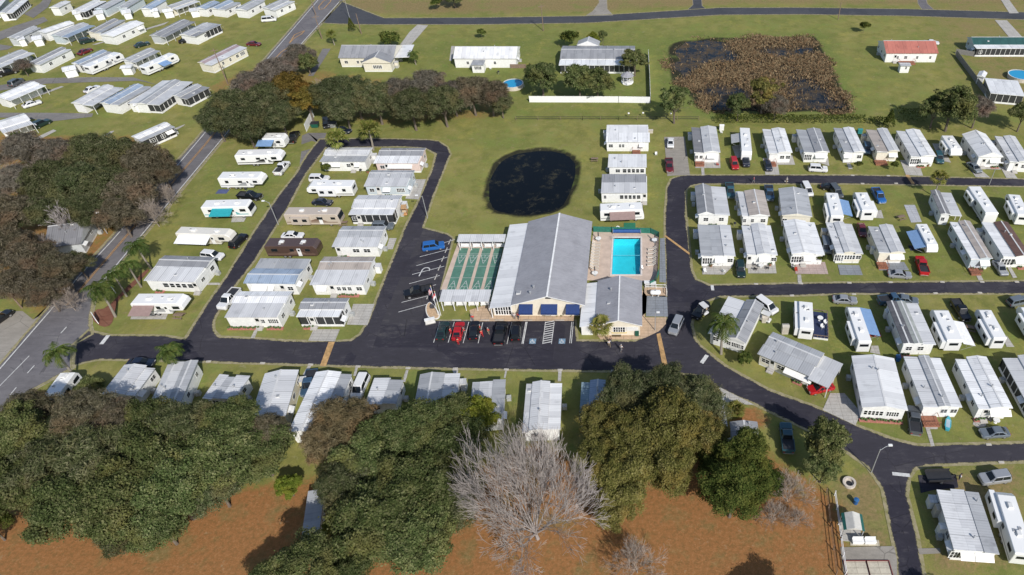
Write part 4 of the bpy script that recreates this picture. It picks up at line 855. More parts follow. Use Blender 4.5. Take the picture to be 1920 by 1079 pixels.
RV('white trailer with blue tarp on the far grass', 'a 1092,510 1330,405 1070,480', 'tt', 'R', snap=0, awn='FB.5x3', zt=3.0)
# ================================================================== CLUBHOUSE, POOL, COURTS
PEACHW = SIDING['p']; CREAM = mat('cream_stucco', (.74, .68, .56), .8, .08, 1); BLUEAW = mat('royal_blue_canvas', (.006, .030, .135), .7, .2, 3)
SHING = roofmat('G', 'N')
def shingle(name, c):
    t = NT(name); co = t.coord(); f = t.noise(.35, 5, co, .7)
    mp = t.new('Mapping'); t.link(co, mp.inputs[0]); mp.inputs['Scale'].default_value = (.5, 3.0, 1); f2 = t.noise(1.6, 5, mp.outputs[0], .7); f3 = t.noise(7, 2, co)
    v = t.math('ADD', t.math('MULTIPLY', f, .45), t.math('ADD', t.math('MULTIPLY', f2, .4), t.math('MULTIPLY', f3, .15)))
    t.base(t.ramp(v, [(.34, tuple(x * .72 for x in c)), (.5, c), (.68, tuple(x * 1.22 for x in c))])); t.rough(.85); t.bump(f3, .3, .03); return t.m
SHG = shingle('grey_shingles', (.30, .30, .325))
def club():
    ze = 3.7
    xl = G(958.5, 570, ze)[0]; xr, y0 = G(1096.5, 572.6, ze); y1 = G(1112.3, 415.6, ze)[1]; xw = G(919, 571.5, 3.1)[0]; xm = (xl + xr) / 2; W = xr - xl; D = y1 - y0
    t_ = thing('clubhouse', 'large clubhouse with grey gable roof, white side roof and blue awnings', 'clubhouse', (xm, y0 + D / 2))
    h = W / 2; rise = 2.15
    rb = MB(); e = .16
    rb.slot(0).ext([(-h, ze - .25), (-h, ze - .07), (0, ze + rise), (0, ze + rise - .2)], -D / 2, D / 2, 'y', end=1)
    rb.ext([(h, ze - .07), (h, ze - .25), (0, ze + rise - .2), (0, ze + rise)], -D / 2, D / 2, 'y', end=1)
    rb.slot(1).box(-.16, -D / 2 - .01, ze + rise - .06, .16, D / 2 + .01, ze + rise + .05)
    ro = rb.build('roof', [SHG, WHITE], t_)
    wb = MB(); yw = -D / 2 + .9; wb.ext([(-h + .6, 0), (h - .6, 0), (h - .6, ze - .1), (0, ze + rise - .3), (-h + .6, ze - .1)], yw, D / 2 - .5, 'y'); wb.build('wall', CREAM, t_)
    # low white side roof over the porch facing the courts
    sw_ = xw - xm; sb = MB(); sb.ext([(sw_, 2.85), (-h - .01, 3.32), (-h - .01, 3.45), (sw_, 2.98)], -D / 2 - .1, D / 2 - .3, 'y'); sb.build('side_roof', roofmat('w', 'N'), t_)
    pb = MB()
    for k in range(9): yy = -D / 2 + .3 + (D - 1) * k / 8; pb.box(sw_ + .1, yy - .07, 0, sw_ + .24, yy + .07, 2.9)
    pb.build('post', WHITE, t_)
    sc_ = MB(); sc_.box(sw_ + .3, -D / 2 + .95, 0, -h + .55, -D / 2 + 8, 2.75); sc_.build('porch_wall', CREAM, t_)
    win = unit_window('window', WHITE, 6); part('window', win, t_, ((sw_ - h) / 2 + .15, -D / 2 + .94, 1.45), 0, (abs(sw_ + h) - .7, 1, 2.5))
    for x, ww in ((-h * .62, 2.6), (.1, 3.1), (h * .66, 2.6)):
        ab = MB(); ab.ext([(-1.5, 2.05), (-1.5, 1.7), (-1.44, 1.7), (-1.44, 2.0), (0, 3.0), (0, 3.08)], -ww / 2, ww / 2, 'x'); a_ = ab.build('awning', BLUEAW, t_); a_.location = (x, yw - .01, 0)
        if abs(x) < 1: part('door', DOOR, t_, (x - .5, yw - .004, 0)); part('door', DOOR, t_, (x + .52, yw - .004, 0))
        else: part('window', WIN, t_, (x, yw - .004, 1.55), 0, (2.2, 1, 1.3))
    vb = MB().box(-.5, -.05, 0, .5, 0, .55); v_ = vb.build('gable_vent', DARK, t_); v_.location = (0, yw - .01, ze + .75)
    for (x, y) in ((-5.8, -D / 2 + 3.0), (-2.9, -D / 2 + 3.4), (-3.4, -D / 2 + 1.9)):
        zz = ze + rise * (1 - abs(x) / h) - .1; part('roof_vent', VENT if x > -5 else HOOD, t_, (x, y, zz), 0, (1.5, 1.5, 1.2))
    for k in range(8): part('window', WIN, t_, (h - .6 + .004, -D / 2 + 3 + k * (D - 5) / 8, 1.7), R(90), (1.2, 1, 1.1))
    return y0, xm, h, D
cy0, cxm, ch, cD = club()
def poolhouse():
    ze = 3.0
    xl, y0 = G(960 + 596 / 3.853, 400 + 815 / 3.853, ze); xr = G(960 + 941 / 3.853, 400 + 830 / 3.853, ze)[0]; y1 = G(960 + 945 / 3.853, 400 + 490 / 3.853, ze)[1]; xw = G(960 + 488 / 3.853, 400 + 815 / 3.853, 2.6)[0]
    xm = (xl + xr) / 2; h = (xr - xl) / 2; D = y1 - y0; rise = 1.35
    t_ = thing('pool_house', 'pool house with grey gable roof, ribbed white side roof and palm at its front', 'pool house', (xm, y0 + D / 2))
    rb = MB(); rb.ext([(-h, ze - .2), (-h, ze), (0, ze + rise), (0, ze + rise - .18)], -D / 2, D / 2, 'y', end=1); rb.ext([(h, ze), (h, ze - .2), (0, ze + rise - .18), (0, ze + rise)], -D / 2, D / 2, 'y', end=1)
    rb.slot(1).box(-.12, -D / 2 - .01, ze + rise - .05, .12, D / 2 + .01, ze + rise + .04); rb.build('roof', [SHG, WHITE], t_)
    yw = -D / 2 + .5; wb = MB(); wb.ext([(-h + .4, 0), (h - .4, 0), (h - .4, ze - .1), (0, ze + rise - .25), (-h + .4, ze - .1)], yw, D / 2 - .4, 'y'); wb.build('wall', CREAM, t_)
    sx = xw - xm; sb = MB(); sb.ext([(sx, 2.4), (-h - .01, 2.75), (-h - .01, 2.86), (sx, 2.5)], -D / 2 + .2, D / 2 - .3, 'y'); sb.build('side_roof', roofmat('w', 'N'), t_)
    lb = MB(); lb.box(sx + .25, -D / 2 + .6, 0, sx + 2.3, D / 2 - .7, 2.3); lb.build('side_wall', SIDING['w'], t_)
    part('window', WIN5, t_, (.1, yw - .004, 1.5), 0, (2.4, 1, 1.4)); nb = MB().box(-1.1, -.08, -.45, 1.1, 0, .45); n_ = nb.build('notice_board', mat('notice_white', (.75, .75, .73), .5), t_); n_.location = (2.5, yw - .004, 1.75)
    yb = MB().box(-1.4, -.1, -.06, 1.4, 0, .06); y_ = yb.build('yellow_sill', mat('yellow_sill', (.55, .40, .05), .6), t_); y_.location = (.1, yw - .03, .72)
    part('door', DOOR, t_, (-h * .6, yw - .004, 0)); gb = MB().box(-.35, -.3, 0, .35, 0, 1.2); g_ = gb.build('cabinet', mat('dark_green_paint', (.01, .09, .06), .5), t_); g_.location = (h * .78, yw - .01, 0)
    part('roof_vent', VENT, t_, (-1.6, 2.5, ze + .75), 0, 1.3 and (1.3, 1.3, 1.2)); part('roof_vent', HOOD, t_, (-1.9, -1.0, ze + .65))
    for k in range(3): part('window', WIN, t_, (h - .4 + .004, -D / 2 + 2.5 + k * 3.2, 1.6), R(90), (1.2, 1, 1.0))
poolhouse()
# --- swimming pool: basin, coping, water, ladder
def pool():
    t_ = thing('swimming_pool', 'rectangular in-ground swimming pool of turquoise water', 'swimming pool', ((px0 + px1) / 2, (py0 + py1) / 2))
    w2, d2 = (px1 - px0) / 2, (py1 - py0) / 2
    bb = MB(); zs = -.02
    bb.add([(-w2, -d2, zs), (w2, -d2, zs), (w2, d2, zs), (-w2, d2, zs), (-w2, -d2, -1.3), (w2, -d2, -1.3), (w2, d2, -2.0), (-w2, d2, -2.0)], [(4, 5, 6, 7), (0, 4, 7, 3), (1, 2, 6, 5), (0, 1, 5, 4), (3, 7, 6, 2)])
    bb.build('basin', mat('pool_plaster', (.22, .70, .80), .6, .06, .8), t_)
    cb = MB(); c = .35; z0, z1 = -.3, .16
    cb.box(-w2 - c, -d2 - c, z0, w2 + c, -d2, z1).box(-w2 - c, d2, z0, w2 + c, d2 + c, z1).box(-w2 - c, -d2, z0, -w2, d2, z1).box(w2, -d2, z0, w2 + c, d2, z1); cb.build('coping', mat('pool_coping', (.66, .60, .55), .6), t_)
    t = NT('pool_water'); co = t.coord(); nd = t.n.nodes
    tr = t.new('BsdfTransparent'); tr.inputs[0].default_value = (.38, .93, .95, 1); gl = t.new('BsdfGlossy', Roughness=.05); fr = t.new('Fresnel', IOR=1.33); mx = t.new('MixShader')
    bp = t.new('Bump', Strength=.15, Distance=.05); t.link(t.noise(2.2, 4, co), bp.inputs['Height']); t.link(bp.outputs[0], gl.inputs['Normal']); t.link(bp.outputs[0], fr.inputs['Normal'])
    mx.inputs[0].default_value = .05; t.link(tr.outputs[0], mx.inputs[1]); t.link(gl.outputs[0], mx.inputs[2]); t.link(mx.outputs[0], nd['Material Output'].inputs[0])
    wb = MB(); wb.add([(-w2, -d2, -.08), (w2, -d2, -.08), (w2, d2, -.08), (-w2, d2, -.08)], [(0, 1, 2, 3)]); wb.build('pool_water', t.m, t_)
    lb = MB(); lb.tube([(-w2, .25, -.07), (w2, .25, -.07)], .05, 6); lb.build('float_line', mat('float_rope', (.12, .50, .60), .6), t_)
    for x, y, s_ in ((w2, -d2 + 1.2, 1), (-w2, d2 - 1.0, -1)):
        for k in (0, .5): hb = MB(); hb.tube([(x + s_ * .5, y + k, .1), (x + s_ * .45, y + k, .85), (x + s_ * .1, y + k, .95), (x - s_ * .18, y + k, .6), (x - s_ * .18, y + k, -.5)], .035, 6); hb.build('handrail', CHROME, t_)
pool()
LOUNGE_W = mat('sling_beige', (.50, .42, .33), .8)
def lounger(label, loc, rz):
    if 'lounger' in SHARED: return dup(SHARED['lounger'], label, loc, rz)
    t_ = thing('sun_lounger', label, 'lounger', loc, rz, 'sun loungers on the pool deck')
    fb = MB()
    for x in (-.32, .32): fb.tube([(x, -.95, .3), (x, .3, .32), (x, .95, .75)], .035, 5); fb.tube([(x, -.8, 0), (x, -.8, .3)], .03, 5); fb.tube([(x, .35, 0), (x, .35, .3)], .03, 5)
    fb.build('frame', WHITE, t_); sb = MB(); sb.box(-.3, -.95, .31, .3, .3, .34); sb.build('seat', LOUNGE_W, t_); bb = MB(); bb.add([(-.3, .31, .33), (.3, .31, .33), (.3, .95, .76), (-.3, .95, .76), (-.3, .33, .30), (.3, .33, .30), (.3, .97, .73), (-.3, .97, .73)], [(0, 1, 2, 3), (7, 6, 5, 4), (0, 4, 5, 1), (2, 6, 7, 3), (1, 5, 6, 2), (3, 7, 4, 0)]); bb.build('backrest', LOUNGE_W, t_)
    SHARED['lounger'] = t_; return t_
ords = ['first', 'second', 'third', 'fourth', 'fifth', 'sixth', 'seventh', 'eighth', 'ninth']
for k in range(9): p_ = GP('s %d,%d' % (612 - k * 2.0, 232 + k * 22))[0]; lounger('beige lounger on the clubhouse side of the pool, %s from the hedge end' % ords[k], (*p_, .11), R(78))
for k in range(5): p_ = GP('s %d,%d' % (1012 - k, 270 + k * 28))[0]; lounger('beige lounger on the street side of the pool, %s from the hedge end' % ords[k], (*p_, .11), R(-80))
def table(label, loc):
    if 'table' in SHARED: return dup(SHARED['table'], label, loc, .4)
    t_ = thing('patio_table', label, 'table', loc, 0, 'round tables on the pool deck')
    MB().lathe([(.62, .70), (.62, .74), (.05, .75)], 18).build('tabletop', WHITE, t_); MB().lathe([(.3, 0), (.3, .05), (.05, .08), (.05, .70)], 8).build('pedestal', METAL, t_)
    MB().tube([(0, 0, .75), (0, .0, 1.3), (0, 0, 2.3)], [.03, .03, .03], 5).build('umbrella_pole', METAL, t_); MB().lathe([(.03, 1.2), (.14, 1.35), (.11, 2.2), (.02, 2.45)], 8).build('folded_umbrella', mat('dark_canvas', (.05, .045, .05), .9), t_)
    SHARED['table'] = t_; return t_
for lb, p_ in (('white round table with folded umbrella by the pool hedge corner', 's 625,205'), ('white round table beside the clubhouse wall near the pool house', 's 600,455'), ('white round table on the street side corner of the pool', 's 1030,215')): table(lb, (*GP(p_)[0], .11))
GMESH = mat('green_windscreen', (.02, .15, .11), .7, .2, 2)
def fence(label, pts, h, m_, posts=2.5, postm=None, cat='fence', name='fence', rails=False, z0=0.0, th=.03, group=None):
    o = pts[0]; t_ = thing(name, label, cat, o, 0, group); pb = MB(); sb = MB()
    for a, b in zip(pts, pts[1:]):
        a = Vector((a[0] - o[0], a[1] - o[1])); b = Vector((b[0] - o[0], b[1] - o[1])); L_ = (b - a).length; d = (b - a) / L_; n_ = max(1, round(L_ / posts)); nn = Vector((-d.y, d.x)) * th
        for k in range(n_ + 1):
            c = a + d * (L_ * k / n_); pb.box(c.x - .05, c.y - .05, 0, c.x + .05, c.y + .05, h + .08)
        if rails:
            for zz in rails: sb.add([(*(a - nn), zz - .06), (*(b - nn), zz - .06), (*(b + nn), zz - .06), (*(a + nn), zz - .06), (*(a - nn), zz + .06), (*(b - nn), zz + .06), (*(b + nn), zz + .06), (*(a + nn), zz + .06)], [(3, 2, 1, 0), (4, 5, 6, 7), (0, 1, 5, 4), (1, 2, 6, 5), (2, 3, 7, 6), (3, 0, 4, 7)])
        else: sb.add([(*(a - nn), z0), (*(b - nn), z0), (*(b + nn), z0), (*(a + nn), z0), (*(a - nn), h), (*(b - nn), h), (*(b + nn), h), (*(a + nn), h)], [(3, 2, 1, 0), (4, 5, 6, 7), (0, 1, 5, 4), (1, 2, 6, 5), (2, 3, 7, 6), (3, 0, 4, 7)])
    pb.build('fence_post', postm or m_, t_); sb.build('rail' if rails else 'panel', m_, t_); return t_
fence('green mesh fence behind the pool next to the hedge lawn', GP('s 590,138 720,142 1000,150 1062,178'), 1.5, GMESH)
fence('dark brown pool fence along the street sidewalk', GP('s 1062,180 1052,440 1038,520'), 1.4, mat('brown_slats', (.10, .075, .055), .8), rails=(.2, .5, .8, 1.1, 1.35), postm=DARK)
fence('green mesh fence piece at the pool corner near the propane tank', GP('s 1060,445 1030,520 1000,535'), 1.4, GMESH)
def reel():
    a, b = GP('s 730,150 930,155'); t_ = thing('pool_cover_reel', 'long royal blue pool cover roll at the hedge end of the pool', 'cover reel', ((a[0] + b[0]) / 2, a[1], .1)); l = abs(b[0] - a[0]) / 2
    MB().tube([(-l, 0, .6), (l, 0, .6)], .42, 12).build('cover_roll', mat('pool_cover_blue', (.012, .07, .24), .6, .2, 2), t_)
    for s_ in (-1, 1): MB().box(s_ * l - .05, -.4, 0, s_ * l + .05, .4, 1.1).build('stand', METAL, t_)
reel()
def ring_buoy():
    p_ = GP('s 765,138')[0]; t_ = thing('life_ring', 'white life ring hanging above the blue pool cover', 'life ring', (*p_, 1.3)); mb = MB()
    n = 16; rs = [[((.34 + .09 * math.cos(2 * math.pi * j / 6)) * math.cos(2 * math.pi * k / n), .09 * math.sin(2 * math.pi * j / 6) - .1, (.34 + .09 * math.cos(2 * math.pi * j / 6)) * math.sin(2 * math.pi * k / n)) for j in range(6)] for k in range(n + 1)]
    mb.rings(rs).build('ring', WHITE, t_); MB().tube([(0, 0, -1.2), (0, 0, .5)], .04, 5).build('post', METAL, t_)
ring_buoy()
def tank():
    a, b = GP('s 998,575 1075,580', .9); t_ = thing('propane_tank', 'white horizontal propane tank on saddles beside the pool house', 'propane tank', ((a[0] + b[0]) / 2, a[1], .02)); l = abs(b[0] - a[0]) / 2
    MB().tube([(-l - .02, 0, .9), (-l + .08, 0, .9), (-l + .3, 0, .9), (l - .3, 0, .9), (l - .08, 0, .9), (l + .02, 0, .9)], [.12, .38, .5, .5, .38, .12], 16).build('vessel', paint('tank_white', (.8, .8, .8)), t_, True)
    for s_ in (-1, 1): MB().box(s_ * l * .55 - .12, -.4, 0, s_ * l * .55 + .12, .4, .5).build('saddle', CONC, t_)
    MB().lathe([(.18, 1.38), (.18, 1.6), (.05, 1.66)], 10).build('valve_dome', METAL, t_)
tank()
fence('low white rail fence around the propane tank yard', GP('s 965,545 1115,548 1118,600'), 1.1, WHITE, rails=(.4, 1.0))
def box_unit(label, p_, name='pump_box', cat='pump box'):
    t_ = thing(name, label, cat, GP(p_)[0]); MB().box(-.5, -.4, 0, .5, .4, .9).build('cabinet', METAL, t_); MB().box(-.55, -.45, .9, .55, .45, .97).build('lid', WHITE, t_)
box_unit('grey pump cabinet behind the propane tank', 's 1020,528'); box_unit('grey pump cabinet at the fence corner of the pool', 's 975,525')
# --- court shelters
def shelter(label, quad, z, posts=5):
    o, th, W, D = frame_of(quad, z); t_ = thing('court_shelter', label, 'shelter', o, th, 'open shelters of the shuffleboard courts')
    MB().ext([(-D / 2, z - .12), (D / 2, z + .12), (D / 2, z + .22), (-D / 2, z - .02)], -W / 2, W / 2, 'x', end=1).build('roof', [roofmat('o', 'E'), WHITE], t_)
    for k in range(posts):
        x = -W / 2 + .3 + (W - .6) * k / (posts - 1); MB().box(x - .06, -D / 2 + .25, 0, x + .06, -D / 2 + .37, z - .1).box(x - .06, D / 2 - .37, 0, x + .06, D / 2 - .25, z + .1).build('post', WHITE, t_)
    for k in range(4):
        x = -W / 2 + W * (k + .5) / 4; MB().box(x - 1, -.2, .42, x + 1, .25, .48).box(x - 1, .25, .5, x + 1, .31, .95).box(x - .9, -.1, .08, x - .8, .2, .42).box(x + .8, -.1, .08, x + .9, .2, .42).build('bench', WHITE, t_)
shelter('narrow white shelter roof at the pond end of the shuffleboard courts', 'r 372,207 716,216 384,160', 2.6)
shelter('wider white shelter roof at the parking end of the shuffleboard courts', 'r 243,640 600,652 252,560', 2.7)
# --- flag poles and sign island
def height_of(base, top):
    bx, by = G(*base); lo, hi = 0.0, 40.0
    for _ in range(40):
        m_ = (lo + hi) / 2
        if G(top[0], top[1], m_)[1] > by: lo = m_
        else: hi = m_
    return lo
def flagpole(label, bt, cols):
    b_, t2 = PX(bt); h = max(6, min(11, height_of(b_, t2))); t_ = thing('flagpole', label, 'flagpole', G(*b_), 0, 'flagpoles at the parking island')
    MB().tube([(0, 0, 0), (0, 0, h)], [.07, .04], 8).build('pole', WHITE, t_); MB().lathe([(.02, -.1), (.1, 0), (.02, .1)], 8, (0, 0, h + .1)).build('finial', mat('gold_ball', (.6, .4, .1), .3), t_)
    fl = MB(); n = 10
    for k, (z0, z1, mi, x0, x1) in enumerate(cols):
        fl.slot(mi); vs_ = []
        for q_ in range(n + 1):
            f_ = x0 + (x1 - x0) * q_ / n; x = -f_ * .75; y = .12 * math.sin(f_ * 7) + (.004 if mi == 2 else 0); dz = -1.0 * f_
            vs_ += [(x, y, h - .2 - z0 + dz), (x, y, h - .2 - z1 + dz)]
        fl.add(vs_, [(2 * q_, 2 * q_ + 1, 2 * q_ + 3, 2 * q_ + 2) for q_ in range(n)])
    fl.build('flag', [mat('flag_red', (.5, .03, .04), .8), mat('flag_white', (.75, .75, .75), .8), mat('flag_blue', (.02, .04, .22), .8)], t_)
stars = [(k * .085, (k + 1) * .085, k % 2, 0 if k > 6 else .42, 1) for k in range(13)] + [(0, .595, 2, 0, .42)]
flagpole('tall white flagpole flying a red and white striped flag by the truck', 'r 240,745 186,532', stars)
flagpole('white flagpole with red striped flag over the shelter roof corner', 'r 257,742 207,590', [(0, .55, 0, 0, 1), (.55, 1.1, 1, 0, 1)])
def island():
    pts = smoothpoly(GP('r 150,690 172,650 190,660 215,690 245,735 242,760 215,770 165,755'), 2); c = (sum(p_[0] for p_ in pts) / len(pts), sum(p_[1] for p_ in pts) / len(pts))
    t_ = thing('planter_island', 'peach gravel planter island with white kerb between parking bays', 'planter', c)
    lp = [(x - c[0], y - c[1]) for x, y in pts]; out = grow(lp, .18)
    MB().rings([[(x, y, 0) for x, y in out], [(x, y, .2) for x, y in out]]).build('kerb', mat('kerb_white', (.7, .69, .66), .7), t_); MB().rings([[(x, y, .05) for x, y in lp], [(x, y, .24) for x, y in lp]]).build('gravel_bed', mat('peach_gravel', (.52, .36, .22), .9, .3, 4), t_)
    MB().rings([[(x * s_ - .3, y * s_ + .9, z) for x, y in ((-.35, -.3), (.35, -.35), (.4, .2), (-.2, .4))] for z, s_ in ((.2, 1), (.7, .9), (1.0, .45))]).build('boulder', mat('dark_boulder', (.05, .05, .06), .9, .4, 5), t_)
    s0 = GP('r 182,795')[0]; s_ = thing('park_sign', 'low white stone sign block at the tip of the parking island', 'sign', s0, R(20)); MB().box(-.85, -.28, 0, .85, .28, .95).build('sign_block', mat('sign_white', (.7, .69, .66), .7), s_); MB().box(-.95, -.36, .95, .95, .36, 1.05).build('cap', WHITE, s_); MB().box(-.95, -.45, 0, .95, .45, .12).build('plinth', CONC, s_)
island()
# --- wheel stops
ws = MB().ext([(-.09, 0), (.09, 0), (.07, .13), (-.07, .13)], -.85, .85, 'y').mesh('wheel_stop', CONC)
bay = 0
for lb, a, b in [('west', 'r 296,262 298,290', 0)]: pass
for k, (x, y) in enumerate([(320, 212), (296, 272), (271, 335), (246, 400), (221, 466), (165, 605)]):
    o = bpy.data.objects.new('wheel_stop', ws); COL.objects.link(o); p_ = GP('r %d,%d' % (x, y))[0]; put(o, (p_[0], p_[1], .045), R(-4)); tag(o, 'white concrete wheel stop in the shuffleboard parking bays, %s from the pond' % ords[k], 'wheel stop', 'wheel stops beside the courts')
for k, x in enumerate([372, 575, 680, 885]):
    o = bpy.data.objects.new('wheel_stop', ws); COL.objects.link(o); p_ = GP('r %d,778' % x)[0]; put(o, (p_[0], p_[1], .045), R(90)); tag(o, 'white wheel stop before the clubhouse walk, %s from the flagpoles' % ords[k], 'wheel stop', 'wheel stops along the clubhouse walk')
for k, x in enumerate([115, 345]):
    o = bpy.data.objects.new('wheel_stop', ws); COL.objects.link(o); p_ = GP('s %d,778' % x)[0]; put(o, (p_[0], p_[1], .045), R(90)); tag(o, 'white wheel stop ahead of the %s blue disabled bay panel' % ords[k], 'wheel stop', 'wheel stops at the disabled bays')
# --- beds of plants along the clubhouse front
def planting(label, p_, s_=1.0, c=0):
    key = 'planting%d' % c
    if key not in SHARED:
        mb = MB(); rg = random.Random(c + 3)
        for k in range(26):
            a = rg.uniform(0, 6.28); b = rg.uniform(.3, 1.2); L_ = rg.uniform(.5, .8); d = Vector((math.cos(a) * math.cos(b), math.sin(a) * math.cos(b), math.sin(b))); sd_ = Vector((-math.sin(a), math.cos(a), 0)) * .09
            p0 = d * .1; p1 = d * L_ * .6; p2 = d * L_ + Vector((0, 0, -.12)); mb.add([p0 - sd_ * .4, p0 + sd_ * .4, p1 + sd_, p1 - sd_, p2], [(0, 1, 2, 3), (3, 2, 4)])
        SHARED[key] = mb.mesh('planting', mat('shrub_leaf_%d' % c, [(.16, .15, .04), (.05, .10, .03), (.30, .20, .08)][c], .8, .3, 3))
    o = bpy.data.objects.new('shrub', SHARED[key]); COL.objects.link(o); put(o, (*GP(p_)[0], .02), random.uniform(0, 6)); o.scale = (s_, s_, s_); tag(o, label, 'shrub', 'small shrubs along the clubhouse front'); return o
for k, (x, y, c) in enumerate([(690, 722, 0), (762, 724, 0), (830, 724, 0), (650, 735, 2), (910, 735, 2)]): planting('small yellow-green shrub at the clubhouse wall, %s from the white side roof' % ords[k], 'r %d,%d' % (x, y), 1.1, c)
for k, (x, y, c) in enumerate([(60, 725, 1), (145, 728, 2), (322, 738, 0), (362, 738, 0), (428, 738, 0)]): planting('low shrub under the blue awnings, %s from the white side roof' % ords[k], 's %d,%d' % (x, y), 1.1, c)
for lb, p_ in (('dark doormat before the middle blue awning', 's 252,738'), ('dark doormat before the pool house window', 's 755,886')):
    c = GP(p_)[0]; o = MB().box(-.85, -.42, 0, .85, .42, .02).build('doormat', mat('doormat_brown', (.10, .07, .035), .95, .3, 8)); put(o, (*c, .13)); tag(o, lb, 'doormat')
# ================================================================== CARS
CW = wheel_mesh(.33, .22); TW = wheel_mesh(.40, .27)
def rr(l0, l1, hw, z, r_=.25):
    """rounded rectangle loop: y from l0 to l1, half width hw"""
    P = []
    for cx, cy, a0 in ((hw - r_, l1 - r_, 0), (-hw + r_, l1 - r_, 90), (-hw + r_, l0 + r_, 180), (hw - r_, l0 + r_, 270)):
        for k in range(4): a = R(a0 + 30 * k); P.append((cx + r_ * math.cos(a), cy + r_ * math.sin(a), z))
    return P
CARS = {}
def make_car(kind, label):
    # front is +y
    L_, hw, belt, top, c0, c1, t0, t1, hood = dict(sedan=(4.7, .91, .92, 1.44, -1.75, 1.15, -1.0, .35, .88), suv=(4.75, .95, 1.05, 1.74, -2.25, 1.15, -2.0, .45, 1.02), van=(5.1, .99, 1.08, 1.80, -2.45, 1.75, -2.25, .9, 1.0), pickup=(5.7, 1.0, 1.12, 1.86, -.55, 1.55, -.35, .75, 1.08))[kind]
    t_ = thing({'sedan': 'parked_car', 'suv': 'parked_suv', 'van': 'parked_van', 'pickup': 'pickup_truck'}[kind], label, {'sedan': 'car', 'suv': 'car', 'van': 'van', 'pickup': 'pickup truck'}[kind], (0, 0, 0), 0, 'parked cars and trucks')
    h = L_ / 2; mb = MB(); cut = hood - .04
    mb.rings([rr(-h + .06, h - .06, hw - .07, .22, .3), rr(-h, h, hw, .45, .32), rr(-h, h, hw, .68, .32), rr(-h + .06, h - .08, hw - .03, cut, .34), rr(-h + .14, h - .2, hw - .1, hood, .36)])
    cab = lambda e, z0, z1: mb.rings([rr(c0 - .02 + e, c1 - e, hw - .11 - e, z0, .18), rr(c0 + .1 + e, c1 - .25 - e, hw - .13 - e, z0 + (z1 - z0) * .25, .18), rr(t0 + .02, t1 + .05, hw - .24, z1 - .05, .2), rr(t0 + .12, t1 - .05, hw - .32, z1, .2)])
    cab(0, hood - .02, top)
    if kind == 'pickup':
        mb.box(-h + .05, 0, 0, 0, 0, 0) if False else None
        for s_ in (-1, 1): mb.box(s_ * hw - (.1 if s_ > 0 else -0.0) , -h + .08, hood - .05, s_ * hw + (0 if s_ > 0 else .1), c0 - .03, hood + .16)
        mb.box(-hw + .1, -h + .08, hood - .05, hw - .1, -h + .17, hood + .16)
    mb.build('body', paint('car_paint', (.3, .3, .3)), t_)
    if kind == 'pickup': MB().box(-hw + .11, -h + .18, hood - .02, hw - .11, c0 - .06, hood + .012).build('cargo_bed', DARK, t_)
    # glass: lie just proud of the cabin
    zb, zt = hood + .03, top - .07; e = .025
    def q4(name, pts): m_ = MB(); m_.add(pts, [(0, 1, 2, 3)]); m_.build(name, GLASS, t_)
    wl, wt = hw - .26, hw - .36
    q4('windshield', [(-wl, c1 + .03, zb), (wl, c1 + .03, zb), (wt, t1 + .12, zt), (-wt, t1 + .12, zt)])
    q4('rear_window', [(wl, c0 - .05, zb), (-wl, c0 - .05, zb), (-wt, t0 - .06, zt), (wt, t0 - .06, zt)])
    for s_ in (-1, 1):
        x0, x1 = s_ * (hw - .09), s_ * (hw - .205); ym = (t0 + t1) / 2 + (.1 if kind != 'van' else .3)
        m_ = MB()
        for ya, yb, ta, tb in ((c0 + .3, ym - .05, t0 + .2, ym - .05), (ym + .05, c1 - .35, ym + .05, t1 - .05)): m_.add([(x0, ya, zb + .03), (x0, yb, zb + .03), (x1, tb, zt), (x1, ta, zt)], [(0, 1, 2, 3)])
        m_.build('side_window', GLASS, t_)
        MB().box(s_ * hw - .05, c1 - .35, zb, s_ * hw + .12 * s_ + (.05 if s_ < 0 else 0), c1 - .2, zb + .14).build('mirror', DARK, t_)
        MB().box(s_ * (hw - .42) - .17, h - .16, .60, s_ * (hw - .42) + .17, h - .005, .76).build('headlight', mat('headlight_lens', (.65, .65, .66), .15), t_)
        MB().box(s_ * (hw - .36) - .14, -h + .005, .62, s_ * (hw - .36) + .14, -h + .14, .84).build('tail_light', mat('tail_red', (.32, .012, .012), .3), t_)
        for y in (h - .95, -h + 1.0): part('wheel', TW if kind == 'pickup' else CW, t_, (s_ * (hw - .12), y, .40 if kind == 'pickup' else .33), R(90))
    MB().box(-hw + .25, h - .05, .32, hw - .25, h + .03, .5).build('bumper', DARK if kind != 'pickup' else CHROME, t_); MB().box(-hw + .25, -h - .03, .34, hw - .25, -h + .05, .52).build('rear_bumper', DARK if kind != 'pickup' else CHROME, t_)
    return t_
PC = dict(k=(.008, .008, .010), n=(.012, .017, .035), w=(.72, .72, .72), s=(.38, .39, .41), g=(.12, .13, .14), r=(.40, .012, .016), m=(.13, .012, .02), b=(.02, .12, .38), B=(.06, .12, .20), t=(.03, .09, .115), d=(.012, .03, .028), G=(.19, .22, .25), c=(.46, .40, .30))
def car(label, kind, col, rear_front, z=0.03):
    a, b = GP(rear_front, .6); c = ((a[0] + b[0]) / 2, (a[1] + b[1]) / 2); rz = math.atan2(b[1] - a[1], b[0] - a[0]) - R(90)
    if kind not in CARS: o = CARS[kind] = make_car(kind, label)
    else: o = dup(CARS[kind], label, c)
    put(o, (c[0], c[1], z), rz); o['label'] = label
    for ch in o.children:
        if ch.name.startswith('body'): setmat(ch, paint('car_paint_' + col, PC[col], .35 if col in 'sgGB' else 0))
    return o
